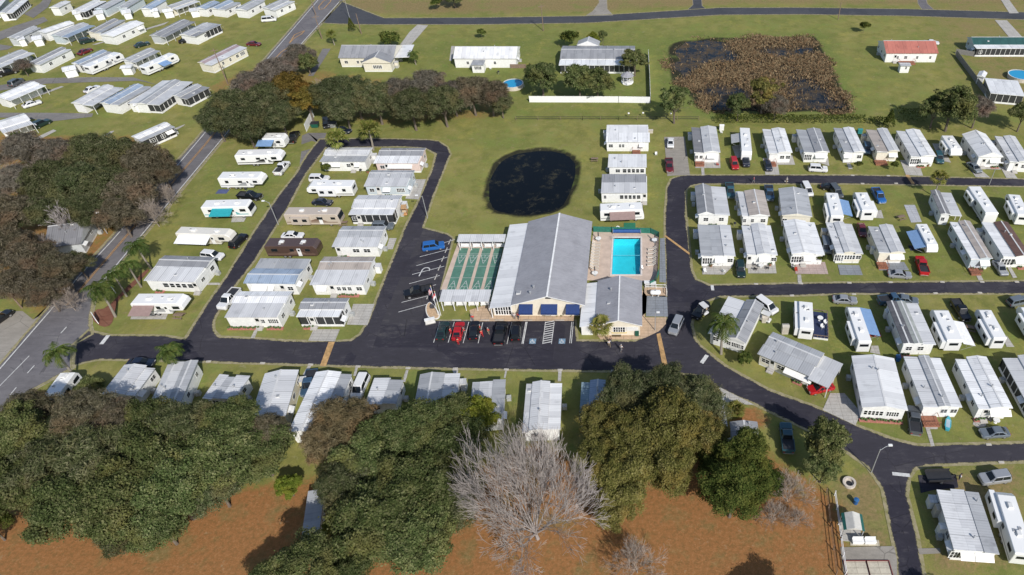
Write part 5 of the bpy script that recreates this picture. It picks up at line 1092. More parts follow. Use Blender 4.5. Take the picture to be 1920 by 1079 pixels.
# (points run from the rear to the front of each vehicle)
for a in [
    ('black pickup parked nose-up beside the blue-tarp trailer', 'pickup', 'k', 'b 655,1085 710,985'), ('white pickup with black bed beside the grey lean-to', 'pickup', 'w', 'g 560,310 630,225'), ('black pickup parked behind the teal motorhome', 'pickup', 'k', 'g 275,470 435,482'),
    ('black wagon beside the beige park trailer', 'suv', 'k', 'g 230,850 305,775'), ('white wagon half hidden behind the swoosh fifth wheel', 'suv', 'w', 'g 800,345 950,345'), ('dark sedan between the two motorhomes on the loop street', 'sedan', 'n', 'g 830,515 965,525'),
    ('white sedan parked above the dark brown trailer', 'sedan', 'w', 'g 610,770 740,770'), ('grey wagon tucked under the white carport of the shuttered home', 'suv', 'G', 'g 1290,700 1415,700'), ('white wagon at the back corner of the long-windowed home', 'suv', 'w', 'g 10,915 140,930'),
    ('white pickup peeking behind the white corner home', 'pickup', 'w', 'q 250,510 150,625'), ('bright blue car alone in the pond end parking bays', 'suv', 'b', 'r 130,252 275,232'), ('long black pickup parked by the flagpoles', 'pickup', 'k', 'r 185,553 10,590'),
    ('dark green sedan at the end of the clubhouse bays', 'sedan', 'd', 'r 252,915 290,795'), ('shiny red car with people in red around it', 'sedan', 'r', 'r 365,930 400,785'), ('black sedan between people in red shirts', 'sedan', 'k', 'r 490,912 505,790'),
    ('large black pickup with red tail light in the clubhouse bays', 'pickup', 'k', 'r 670,955 705,790'), ('black wagon next to the empty disabled bay', 'suv', 'k', 'r 795,925 810,790'), ('silver wagon driving past the pool house corner', 'suv', 's', 's 1215,755 1155,880'),
    ('white sedan on the gravel drive by the porch home', 'sedan', 'w', 'i 630,152 628,238'), ('dark red pickup on the gravel drive near the street', 'pickup', 'm', 'i 612,310 625,425'), ('bright red car on the hedge row grass', 'suv', 'r', 'i 1095,312 1118,395'), ('navy wagon in front of the grey-canopied camper', 'suv', 'n', 'i 1185,290 1200,378'),
    ('dark blue car on the driveway of the wooden-porch home', 'sedan', 'n', 'i 1345,318 1372,412'), ('white wagon parked sideways before the twin-roofed home', 'suv', 'w', 'j 1390,520 1560,530'), ('long white van beside the mottled grey roof', 'van', 'w', 'j 1330,670 1400,810'), ('teal-blue pickup beside the corner gabled home', 'pickup', 't', 'j 575,675 600,825'),
    ('grey-blue pickup behind the weathered beige home', 'pickup', 'B', 'j 975,725 990,825'), ('dark sedan hidden behind the blue-awning fifth wheel', 'sedan', 'k', 'j 1545,705 1660,725'), ('dark van beside the blue-awning fifth wheel', 'van', 'g', 'j 1625,715 1690,800'), ('blue-grey wagon between the narrow home and the shabby tan home', 'suv', 'B', 'k 235,265 250,385'),
    ('teal wagon on the narrow drive beside the angled fifth wheel', 'suv', 't', 'k 955,370 990,465'), ('grey-green long sedan on the drive of the tall-gabled home', 'sedan', 'G', 'k 1275,465 1385,560'), ('deep blue pickup beside the slide-out camper', 'pickup', 'b', 'k 330,745 395,855'),
    ('bright red pickup on the grass by the blue-awning fifth wheel', 'pickup', 'r', 'm 790,960 735,785'), ('silver sedan parked across the wide grey slab', 'sedan', 's', 'm 450,945 645,960'), ('pale silver coupe beside the wavy-roofed home', 'sedan', 's', 'm 1475,825 1560,955'), ('dark green wagon between the two round-patio homes', 'suv', 'd', 'l 550,840 565,975'),
    ('grey van between the plain white roof and the pale grey home', 'van', 'G', 'l 1365,620 1390,740'), ('dark red car behind the beige-fronted home', 'sedan', 'm', 'm 175,480 195,570'), ('white van nosed out behind the rotated corner home', 'van', 'w', 'n 690,175 780,240'), ('silver sedan parked along the lane behind the blue-awning camper', 'sedan', 's', 'n 1345,150 1505,160'),
    ('dark wagon parked in the shade of the corner home carport', 'suv', 'k', 'n 200,205 120,300'), ('red car under the ribbed carport by the diagonal street', 'sedan', 'r', 'n 1280,915 1150,945'), ('blue-grey pickup tail beside the charcoal-roofed home', 'pickup', 'B', 'o 385,160 480,150'), ('pale grey sedan behind the charcoal-roofed home', 'sedan', 'G', 'o 520,150 590,160'),
    ('black pickup between the white canopy camper and its neighbour', 'pickup', 'k', 'o 985,170 1085,330'), ('grey wagon at the edge of the photo on the lane verge', 'suv', 'G', 'o 1500,180 1590,160'), ('grey pickup with black bed beside the flower-bed home', 'pickup', 'g', 'w 690,245 670,75'), ('silver sedan on the grass under the canopy porch', 'sedan', 'G', 'w 1245,225 1075,235'),
    ('silver wagon behind the long white camper near the lower lane', 'suv', 's', 'w 1235,490 1085,510'), ('blue pickup under oak branches in the lower row', 'pickup', 'B', 't 820,215 785,345'), ('white camper van in the lower row beneath the oaks', 'van', 'w', 't 1210,240 1155,365'), ('dark blue sedan on the verge of the wide street by the small palm', 'sedan', 'n', 'p 1010,755 1180,755'),
    ('black sedan at the edge of the photo on the pale gravel lot', 'sedan', 'k', 'p -40,430 25,385'), ('teal pickup nosed toward the diagonal street in the shade', 'pickup', 't', 'v 1110,735 1090,565'), ('dark sedan on the loop road end by the dumpsters', 'suv', 'k', 'b 925,900 930,960'),
    ('small navy car beside the fence panel near the cabbage palm', 'sedan', 'n', 'b 1020,975 1085,985'), ('white sedan beside the long carport-roofed home across the road', 'sedan', 'w', 'a 180,800 295,765'), ('white sedan behind the white row across the road', 'sedan', 'w', 'a 640,695 735,650'), ('black wagon on the far gravel lane drive', 'suv', 'd', 'a 260,955 360,910'),
    ('white van parked on the far grass by the main road', 'van', 'w', 'b 440,155 555,145'), ('dark red sedan on the far grass beside the purple-brown home', 'sedan', 'm', 'b 325,330 440,335'), ('dark red car in the shadow behind the grey white-roomed home', 'sedan', 'm', 'a 600,405 670,375'), ('black sedan in the second far row below the dark roof', 'sedan', 'k', 'a 1350,315 1440,300'),
    ('white-topped dark truck at the edge of the far lane', 'pickup', 'k', 'a 15,560 90,540'), ('dark truck beside the leafless shrub across the road', 'suv', 'g', 'a 90,640 150,605'), ('green sedan on the far lane behind the white trailer', 'sedan', 'd', 'a 1035,345 1090,330'), ('white sedan behind the red-roofed house', 'sedan', 'w', 'e 865,320 950,325'), ('dark car in the far teal porch yard', 'suv', 'd', 'a 610,320 700,300')]: car(*a)
# ================================================================== TREES
def leafmat(name, a, b, c, trans=.25):
    t = NT(name); co = t.coord(); ge = t.new('NewGeometry'); oi = t.new('ObjectInfo')
    f = t.math('ADD', t.math('MULTIPLY', t.noise(2.2, 2, co), .6), t.math('MULTIPLY', t.noise(7, 2, co), .4)); v = t.math('ADD', t.math('MULTIPLY', f, .68), t.math('MULTIPLY', ge.outputs['Random Per Island'], .32))
    col = t.ramp(v, [(.34, a), (.5, b), (.66, c)])
    pn = t.noise(1.1, 3, co); col = t.mix(t.ramp(pn, [(.5, (0, 0, 0)), (.66, (.6,) * 3)]), col, tuple(x * y for x, y in zip(b, (1.5, 1.12, 1.0))))
    hs = t.new('HueSaturation'); t.link(col, hs.inputs['Color']); wn = t.new('TexWhiteNoise', noise_dimensions='1D'); t.link(oi.outputs['Random'], wn.inputs['W']); mh = t.new('MapRange'); t.link(wn.outputs['Value'], mh.inputs[0]); mh.inputs[3].default_value = .482; mh.inputs[4].default_value = .51; t.link(mh.outputs[0], hs.inputs['Hue']); mr = t.new('MapRange'); t.link(oi.outputs['Random'], mr.inputs[0]); mr.inputs[3].default_value = .8; mr.inputs[4].default_value = 1.2; t.link(mr.outputs[0], hs.inputs['Value'])
    df = t.new('BsdfDiffuse'); tl = t.new('BsdfTranslucent'); mx = t.new('MixShader'); mx.inputs[0].default_value = trans
    t.link(hs.outputs[0], df.inputs[0]); t.link(hs.outputs[0], tl.inputs[0]); t.link(df.outputs[0], mx.inputs[1]); t.link(tl.outputs[0], mx.inputs[2]); t.link(mx.outputs[0], t.n.nodes['Material Output'].inputs[0])
    return t.m
LEAF = dict(oak=leafmat('oak_leaves', (.050, .070, .024), (.105, .134, .048), (.20, .21, .10)), dark=leafmat('dark_leaves', (.032, .052, .014), (.070, .098, .024), (.135, .150, .042)),
            olive=leafmat('olive_leaves', (.09, .095, .026), (.17, .16, .048), (.26, .235, .095)), brown=leafmat('brown_oak_leaves', (.075, .070, .040), (.14, .125, .080), (.23, .205, .145)), scrub=leafmat('scrub_oak_leaves', (.050, .066, .026), (.102, .118, .054), (.185, .185, .108)),
            grey=leafmat('grey_twigs', (.10, .09, .070), (.17, .15, .118), (.26, .235, .195)), gold=leafmat('gold_oak_leaves', (.075, .062, .016), (.14, .105, .026), (.21, .155, .05)),
            lime=leafmat('lime_leaves', (.07, .10, .014), (.13, .165, .024), (.20, .22, .05)), palm=leafmat('palm_leaves', (.035, .065, .014), (.065, .105, .028), (.12, .15, .05)), cabbage=leafmat('cabbage_palm_leaves', (.10, .13, .025), (.17, .19, .045), (.26, .25, .09)), blond=leafmat('blond_twigs', (.13, .105, .055), (.21, .17, .095), (.30, .25, .15)))
BARK = mat('grey_bark', (.15, .12, .095), .95, .35, 3); PALEBARK = mat('pale_bark', (.325, .29, .275), .9, .2, 2); PALMBARK = mat('palm_bark', (.26, .23, .19), .95, .25, 6)
def np_mesh(name, V, F4, m_):
    me = bpy.data.meshes.new(name); n, k = len(V), len(F4); s_ = F4.shape[1]
    me.vertices.add(n); me.vertices.foreach_set('co', V.astype(np.float32).ravel()); me.loops.add(k * s_); me.loops.foreach_set('vertex_index', F4.astype(np.int32).ravel())
    me.polygons.add(k); me.polygons.foreach_set('loop_start', np.arange(0, k * s_, s_, dtype=np.int32)); me.materials.append(m_); me.update(calc_edges=True); return me
def unitv(rs, n): v = rs.normal(size=(n, 3)); return v / np.linalg.norm(v, axis=1, keepdims=True)
def crown_mesh(name, seed, nb, nl, leaf, m_, zs=.8, low=-.45, br=(.12, .27), blade=1.0, twig=.12):
    rs = np.random.RandomState(seed); C = []
    while len(C) < nb:
        d = unitv(rs, 1)[0]
        if d[2] < low: continue
        r_ = rs.uniform(.35, .84) if len(C) > nb * .3 else rs.uniform(.62, .86)
        ang = math.atan2(d[1], d[0]); lob = 1 + .16 * math.sin(3 * ang + seed) + .1 * math.sin(5 * ang + 2 * seed)
        C.append(np.array([d[0] * r_ * lob, d[1] * r_ * lob, d[2] * r_ * zs]))
    C = np.array(C); RB = rs.uniform(*br, nb); w_ = RB ** 2 / (RB ** 2).sum()
    idx = rs.choice(nb, nl, p=w_); d = unitv(rs, nl); d[:, 2] = np.where(d[:, 2] < -.3, -d[:, 2], d[:, 2])
    rr_ = RB[idx] * (rs.uniform(.4, 1.0, nl) ** .5) * (1 + .5 * rs.rand(nl) * (rs.rand(nl) > .78))
    P = C[idx] + d * rr_[:, None] * np.array([1, 1, .8])
    nrm = d * .8 + unitv(rs, nl) * .75 + np.array([0, 0, .35]); nrm /= np.linalg.norm(nrm, axis=1, keepdims=True)
    a = np.cross(nrm, unitv(rs, nl)); a /= np.linalg.norm(a, axis=1, keepdims=True) + 1e-9; b = np.cross(nrm, a)
    s_ = leaf * rs.uniform(.55, 1.25, nl)[:, None]; bl = np.where(rs.rand(nl) < twig, 3.2, blade)[:, None]; A = a * s_ * bl; B = b * s_ / bl * .62
    V = np.stack([P - A, P - B + nrm * s_ * .15, P + A, P + B + nrm * s_ * .15], 1).reshape(-1, 3)
    return np_mesh(name, V, np.arange(nl * 4).reshape(-1, 4), m_)
def branch_mesh(name, seed, m_, levels, kids, spread, l0, r0, up=.25, trunk=.25, ratio=.62, sides=4, droop=0.0, rmin=.0, wide=False):
    rs = random.Random(seed); mb = MB()
    def grow_(p, d, L_, r_, lv):
        n = 3 if lv < 2 else 2; pts = [p]; q_ = p
        for k in range(n):
            d = (d + Vector((rs.gauss(0, .13), rs.gauss(0, .13), rs.gauss(0, .10) + up * .12 - droop * lv * .05))).normalized(); q_ = q_ + d * (L_ / n); pts.append(q_)
        r1 = r_ * (.62 if lv < levels else .3); mb.tube(pts, [max(rmin, r_ + (r1 - r_) * k / n) for k in range(n + 1)], sides if lv < 2 else 3, False)
        if lv >= levels: return
        for k in range(kids[lv]):
            f_ = 1.0 if k < 2 else rs.uniform(.35, 1.0); i_ = min(n - 1, int(f_ * n)); pp = pts[i_].lerp(pts[i_ + 1], f_ * n - i_) if f_ < 1 else pts[-1]
            ax = d.orthogonal().normalized(); ax.rotate(Matrix.Rotation(2 * math.pi * (k + rs.random() * .7) / kids[lv], 3, d)); sp_ = spread * rs.uniform(.55, 1.25)
            dd = (d * math.cos(sp_) + ax * math.sin(sp_) + Vector((0, 0, up * .35))).normalized(); grow_(pp, dd, L_ * ratio * rs.uniform(.75, 1.2), r1 * (.85 if k < 2 else .6), lv + 1)
    # trunk
    top = Vector((rs.uniform(-.03, .03), rs.uniform(-.03, .03), trunk)); mb.tube([(0, 0, 0), top * .5, top], [r0 * 1.35, r0 * 1.05, r0], 7, False)
    for k in range(kids[0]):
        a = 2 * math.pi * (k + rs.random() * .6) / kids[0]; tl = (rs.uniform(.35, 1.05) if k % 3 else .1) if not wide else .08 + 1.17 * ((k * .618) % 1); grow_(top, Vector((math.cos(a) * math.sin(tl), math.sin(a) * math.sin(tl), math.cos(tl))), l0 * rs.uniform(.85, 1.1), r0 * .5, 1)
    return mb.mesh(name, m_)
PROTO = {}
TK = {}
for k in range(3):
    TK[k] = branch_mesh('trunk', 40 + k, BARK, 3, [6, 4, 3], .6, .42, .05, .5, .45, .6)
def proto(kind):
    if kind in PROTO: return PROTO[kind]
    big = dict(nb=130, nl=33000, leaf=.0305); med = dict(nb=80, nl=14000, leaf=.047)
    if kind == 'oak': L_ = [crown_mesh('crown', 11 + k, m_=LEAF['oak'], **big) for k in range(3)]
    elif kind == 'olive': L_ = [crown_mesh('crown', 21 + k, m_=LEAF['olive'], zs=.95, **big) for k in range(2)]
    elif kind == 'dark': L_ = [crown_mesh('crown', 31 + k, m_=LEAF['dark'], zs=1.15, **dict(big, nl=27000)) for k in range(2)]
    elif kind == 'brown': L_ = [crown_mesh('crown', 41 + k, m_=LEAF['brown'], blade=1.9, twig=.35, **dict(big, nl=19000, leaf=.035)) for k in range(3)]
    elif kind == 'grey': L_ = [crown_mesh('crown', 51 + k, m_=LEAF['grey'], blade=2.8, twig=.4, **dict(big, nl=13000, leaf=.038)) for k in range(2)]
    elif kind == 'blond': L_ = [crown_mesh('crown', 57, m_=LEAF['blond'], blade=3.0, twig=.4, zs=.9, **dict(big, nl=15000, leaf=.038))]
    elif kind == 'scrub': L_ = [crown_mesh('crown', 101 + k, m_=LEAF['scrub'], blade=1.5, twig=.3, **dict(big, nl=25000, leaf=.033)) for k in range(3)]
    elif kind == 'gold': L_ = [crown_mesh('crown', 61, m_=LEAF['gold'], **med)]
    elif kind == 'moak': L_ = [crown_mesh('crown', 71 + k, m_=LEAF['oak'], **dict(med, nl=15000)) for k in range(3)]
    elif kind == 'loose': L_ = [crown_mesh('crown', 81, 40, 3600, .06, LEAF['olive'], br=(.10, .22)), crown_mesh('crown', 82, 44, 3900, .058, LEAF['oak'], br=(.10, .22))]
    elif kind == 'lime': L_ = [crown_mesh('crown', 91, m_=LEAF['lime'], **med)]
    elif kind == 'bush': L_ = [crown_mesh('crown', 95 + k, 22, 1300, .15, LEAF['dark'], zs=.85, low=-.2, br=(.3, .45)) for k in range(2)]
    elif kind == 'cone': 
        rs = np.random.RandomState(5); n = 1700; h = rs.rand(n); a = rs.rand(n) * 6.283; r_ = (1 - h) ** .8 * rs.uniform(.75, 1.05, n); P = np.stack([r_ * np.cos(a), r_ * np.sin(a), h * 2.6 - .9], 1); d = unitv(rs, n); e_ = np.cross(d, unitv(rs, n)); s_ = .13
        V = np.stack([P - d * s_, P - e_ * s_ * .5, P + d * s_, P + e_ * s_ * .5], 1).reshape(-1, 3); L_ = [np_mesh('crown', V, np.arange(n * 4).reshape(-1, 4), LEAF['dark'])]
    PROTO[kind] = L_; return L_
def px_place(px, py, rpx, cz):
    """ground spot, crown radius in metres for a crown seen at px, py with radius rpx; crown centre height = cz * radius + 1"""
    r_ = 4.0
    for _ in range(6):
        z = cz * r_ + 1.2; x, y = G(px, py, z); dpt = y * math.cos(PITCH) + (CAMH - z) * math.sin(PITCH); r_ = rpx * dpt / FPX
    return x, y, r_, z
NAMES = dict(scrub='oak_tree', oak='oak_tree', olive='oak_tree', dark='evergreen_tree', brown='oak_tree', grey='leafless_tree', blond='leafless_tree', gold='oak_tree', moak='oak_tree', loose='young_tree', lime='lime_green_tree', bush='round_bush', cone='conical_shrub')
tree_n = [0]
def tree(kind, label, px, py, rpx, cz=1.0, group=None, rx=None):
    x, y, r_, z = px_place(px, py, rpx, cz); ms = proto(kind); k = tree_n[0]; tree_n[0] += 1; rg = random.Random(k * 7 + 1)
    t_ = thing(NAMES[kind], label, 'bush' if kind in ('bush', 'cone') else 'tree', (x, y), 0, group)
    c = part('crown', ms[k % len(ms)], t_, (0, 0, z), rg.uniform(0, 6.28), (r_ * rg.uniform(.95, 1.08), r_ * rg.uniform(.95, 1.08), r_ * rg.uniform(.85, 1.1)))
    if kind not in ('bush', 'cone'): part('trunk', TK[k % 3], t_, (0, 0, 0), rg.uniform(0, 6.28), (r_ * .95, r_ * .95, (z + r_ * .25) / 1.15))
    else: part('trunk', TK[0], t_, (0, 0, 0), 0, (r_ * .4, r_ * .4, z * .8))
    return t_
def grove(kind_tpl, group, items):
    """items: (kind, px, py, r[, cz]); each label is the template with its own ordinal, counted as they stand"""
    cnt = {}
    for it in items:
        kd = it[0]; cnt[kd] = cnt.get(kd, 0) + 1
        words_ = ['first', 'second', 'third', 'fourth', 'fifth', 'sixth', 'seventh', 'eighth', 'ninth', 'tenth', 'eleventh', 'twelfth', 'thirteenth', 'fourteenth', 'fifteenth', 'sixteenth', 'seventeenth']
        tree(kd, kind_tpl[kd] % words_[cnt[kd] - 1], it[1], it[2], it[3], it[4] if len(it) > 4 else 1.0, group)
# canopy below the lower homes, counted from the main road side
grove({'scrub': 'brownish green oak in the broad canopy, %s counting from the main road', 'oak': 'dark green oak in the broad canopy, %s counting from the main road', 'brown': 'brown-tinged oak in the broad canopy, %s counting from the main road'}, 'oaks of the broad canopy',
      [('oak', 20, 815, 60, 1.7), ('oak', 25, 905, 70), ('scrub', 95, 875, 75), ('brown', 60, 770, 45, 1.7), ('brown', 150, 775, 52, 1.7), ('oak', 125, 945, 70), ('scrub', 190, 860, 75), ('brown', 225, 785, 45, 1.7), ('oak', 225, 945, 80), ('oak', 295, 860, 80), ('oak', 285, 790, 50, 1.7), ('scrub', 345, 800, 55, 1.7), ('oak', 325, 925, 75), ('oak', 400, 860, 75), ('oak', 430, 790, 55, 1.7), ('scrub', 405, 915, 50), ('oak', 485, 850, 58), ('brown', 500, 810, 38, 1.7), ('scrub', 225, 1000, 45), ('oak', 300, 985, 55)])
grove({'scrub': 'brownish oak between long metal shed and big bare tree, %s from the shed', 'oak': 'dark oak between long metal shed and big bare tree, %s from the shed', 'lime': 'lime green tree edging the dark canopy, %s from the long metal shed', 'blond': 'blond leafless tree over the long white gable home, %s of its kind'}, 'oaks beside the bare tree',
      [('scrub', 650, 915, 62), ('oak', 705, 850, 70), ('oak', 695, 985, 80), ('oak', 775, 800, 62, 1.7), ('oak', 780, 920, 85), ('oak', 845, 845, 70), ('oak', 785, 1010, 75), ('scrub', 850, 940, 55), ('oak', 850, 775, 45, 1.7), ('lime', 630, 985, 30, .8), ('lime', 540, 912, 26, .7), ('lime', 893, 778, 42, 1.6), ('blond', 648, 800, 62, 1.1), ('blond', 610, 830, 50, .9)])
grove({'scrub': 'grey-brown oak at the street side of the olive clump, %s from the bare tree', 'olive': 'olive brown oak in the tall clump by the diagonal street, %s from the bare tree', 'dark': 'dark evergreen at the end of the olive clump, %s from the orange leaf litter'}, 'olive oaks by the diagonal street',
      [('olive', 1128, 795, 48, 1.2), ('olive', 1125, 860, 48, 1.1), ('scrub', 1175, 735, 52, 1.3), ('olive', 1165, 900, 60), ('olive', 1190, 820, 62, 1.2), ('scrub', 1245, 730, 55, 1.3), ('olive', 1260, 800, 70, 1.2), ('olive', 1250, 870, 60), ('scrub', 1310, 755, 55, 1.2), ('olive', 1320, 820, 52, 1.1), ('olive', 1150, 955, 45, .8), ('dark', 1375, 925, 62, 1.1), ('dark', 1395, 860, 58, 1.2), ('dark', 1345, 870, 42, 1.1), ('dark', 1430, 900, 42, .9)])
for a in [('moak', 'dark leafy tree leaning over the diagonal street kerb', 1550, 825, 46, 1.3), ('moak', 'smaller leafy tree below the tree at the diagonal kerb', 1545, 880, 34, .9), 
          ('oak', 'oak at the bottom of the photo with its shadow on orange litter', 572, 1058, 66, 1.9), ('oak', 'oak cut by the photo bottom beside the long metal shed', 648, 1085, 46, 1.5), ('oak', 'low oak crown at the photo bottom beside the shadowed litter', 492, 1092, 40, 1.4), 
          ('oak', 'oak just under the photo bottom casting shadow on the clearing', 1510, 1180, 62, 1.2), ('oak', 'oak past the photo bottom that shades the gravel verge', 1830, 1170, 50, 1.0), ('dark', 'shadowy tree at the photo edge beside the canopy', -25, 985, 40, 1.0)]: tree(*a)
# the bare sycamore
BARE = None
def bare(label, px, py, rpx, cz, me, group=None, m_=None):
    x, y, r_, z = px_place(px, py, rpx, cz); t_ = thing('bare_tree', label, 'tree', (x, y), 0, group); k = part('branches', me, t_, (0, 0, 0), 1.0, (r_, r_, r_ * (1.65 if me is BARE else 1.15))); return t_
BARE = branch_mesh('branches', 3, PALEBARK, 5, [16, 5, 5, 4, 4], .44, .52, .022, .22, .10, .66, 5, .0, .0017, True)
bare('large pale bare tree spreading white branches at the photo bottom', 1000, 968, 136, .5, BARE)
BARE2 = branch_mesh('branches', 9, PALEBARK, 4, [7, 4, 4, 3], .55, .5, .035, .3, .25, .62, 5, .1, .006)
bare('dead pale tree with bare limbs over the derelict roof', 118, 415, 50, .7, BARE2); BARE3 = branch_mesh('branches', 14, mat('pinkish_twigs', (.30, .25, .21), .9, .2, 2), 4, [10, 6, 6, 5], .6, .5, .02, .3, .2, .62, 4, .1, .003)
bare('thin pinkish leafless tree between dark evergreen and fire ring lawn', 1485, 905, 55, .9, BARE3); bare('smaller leafless sapling below the thin pinkish tree', 1455, 955, 40, .8, BARE3); bare('pale leafless tree at the photo bottom below the orange clearing', 1195, 1045, 62, .7, BARE3); bare('bare brush at the foot of the fire ring lawn', 1500, 965, 30, .7, BARE3)
# woods across the main road
grove({'brown': 'brown-leaved oak in the roadside woods, %s counted from the top', 'grey': 'grey leafless tree in the roadside woods, %s counted from the top', 'scrub': 'green scrub oak in the roadside woods, %s counted from the top'}, 'trees of the roadside woods',
      [('grey', 45, 285, 44), ('grey', 112, 290, 40), ('scrub', 175, 290, 45), ('scrub', 225, 295, 45), ('brown', 275, 305, 42), ('brown', 305, 325, 28), ('grey', 30, 345, 44), ('scrub', 95, 345, 52), ('scrub', 155, 350, 50), ('scrub', 205, 355, 48), ('brown', 252, 360, 45), ('brown', 20, 405, 50), ('scrub', 75, 400, 42), ('scrub', 165, 398, 38), ('brown', 222, 405, 40), ('brown', 15, 470, 50), ('brown', 60, 490, 48), ('brown', 110, 505, 42), ('scrub', 145, 495, 28), ('brown', 35, 535, 42), ('brown', 85, 550, 36)])
for lb_, x_, y_, r_ in (('twiggy leafless tree at the upper edge of the roadside woods', 75, 275, 42), ('twiggy leafless tree on the road side of the woods', 270, 375, 40), ('twiggy leafless tree over the green scrub oaks of the woods', 185, 320, 40), ('twiggy leafless tree at the photo edge of the woods', 5, 310, 42), ('twiggy leafless tree above the gravel lot in the woods', 110, 540, 36), ('twiggy leafless tree behind the dead pale tree', 60, 440, 40), ('twiggy leafless tree at the roadside tip of the woods', 300, 345, 30)): bare(lb_, x_, y_, r_, 1.3, BARE3, 'twiggy trees of the roadside woods')
for lb_, x_, y_, r_ in (('twiggy leafless tree in the belt behind the golden oaks', 600, 150, 34), ('twiggy leafless tree in the belt below the white metal-roofed house', 855, 160, 36), ('twiggy leafless tree at the main road end of the belt', 440, 165, 34), ('twiggy leafless tree mid belt below the shingled house', 725, 170, 34)): bare(lb_, x_, y_, r_, 1.3, BARE3, 'twiggy trees of the northern belt')
# tree belt below the northern houses
grove({'scrub': 'dark oak in the belt below the northern houses, %s from the main road', 'grey': 'greyish oak in the tree belt, %s from the main road', 'gold': 'golden brown oak in the tree belt beside the street end, %s of two', 'brown': 'russet oak at the lawn end of the tree belt, %s from the main road'}, 'trees of the northern belt',
      [('scrub', 405, 228, 34), ('scrub', 435, 200, 42), ('grey', 470, 160, 36), ('scrub', 460, 235, 40), ('grey', 515, 140, 34), ('scrub', 495, 195, 42), ('gold', 545, 170, 40), ('gold', 575, 190, 34), ('scrub', 525, 220, 34), ('scrub', 620, 180, 42), ('scrub', 665, 178, 42), ('scrub', 645, 205, 36), ('scrub', 705, 190, 40), ('grey', 745, 180, 36), ('scrub', 770, 200, 42), ('grey', 800, 165, 40), ('scrub', 830, 195, 40), ('grey', 850, 180, 34), ('brown', 885, 175, 38), ('brown', 920, 180, 34), ('scrub', 940, 195, 22)])
for a in [('grey', 'grey brush beside the main road at the street end', 560, 105, 28, .8), ('moak', 'green shrubby tree beside the main road brush', 575, 118, 22, .8), ('grey', 'grey roadside thicket below the yellow road ovals', 535, 128, 26, .8), ('moak', 'round oak beside the blue above-ground pool', 1015, 142, 36), ('moak', 'broad dark oak behind the white vinyl fence', 1085, 150, 36), ('moak', 'dark oak touching the white fence near the gazebo', 1120, 155, 32), ('moak', 'dark oak at the house corner above the gazebo', 1190, 112, 26), ('bush', 'dark shrub behind the grey gabled wing', 1068, 72, 15, .9), ('lime', 'light green shrub beside the grey gabled wing', 1112, 72, 13, .9), ('moak', 'slim dark tree beside the grey gabled wing', 1130, 66, 10, 1.5),
          ('loose', 'wispy tree at the near corner of the marsh', 1265, 192, 36, 1.0), ('loose', 'tall olive tree at the marsh bank behind the hedge', 1432, 172, 40, 1.1), ('moak', 'round dark oak at the marsh bank', 1385, 198, 24), ('grey', 'grey leafless tree at the marsh bank', 1455, 198, 24), ('moak', 'large dark oak behind the hedge row beyond the marsh', 1788, 198, 46), ('moak', 'dark oak joined to the large oak behind the hedge row', 1755, 205, 32), ('grey', 'grey oak at the outer side of the large oak behind the hedge row', 1835, 205, 32), ('moak', 'dark oak cut by the photo edge below the canopy building', 1920, 215, 28),
          ('cone', 'dark pointed shrub beside the junction road', 658, 47, 7, 1.0), ('bush', 'round dark bush above the grey shingled house', 730, 76, 17, .7), ('bush', 'small bush on the northern lawn', 902, 62, 8, .7), ('bush', 'lone dark bush on the lawn beyond the marsh', 1621, 50, 9, .7), ('cone', 'dense conical shrub at the end of the clipped hedge', 1669, 225, 11, 1.0), ('bush', 'round dark bush at the wall of the rotated corner home', 1395, 672, 14, .7), ('bush', 'small clipped bush before the narrow home', 1610, 309, 7, .7), ('bush', 'small clipped bush before the shabby tan home', 1677, 310, 7, .7),
          ('bush', 'dark bush on the lawn at the top of the photo', 818, 6, 10, .8), ('moak', 'dark tree cut by the top edge of the photo', 850, -8, 22, .8), ('bush', 'leafy bush at the corner of the pale trailer home', 32, 258, 11, .8), ('grey', 'small leafless shrub between two homes across the road', 42, 125, 17, .7), ('moak', 'dark shrub mass beside the white trailer by the palms', 165, 725, 25, .6), ('bush', 'dark shrub in front of the grey metal-roofed home', 610, 315, 8, .8), ('bush', 'bush behind the plain white roof home', 1540, 482, 9, .7)]: tree(*a)
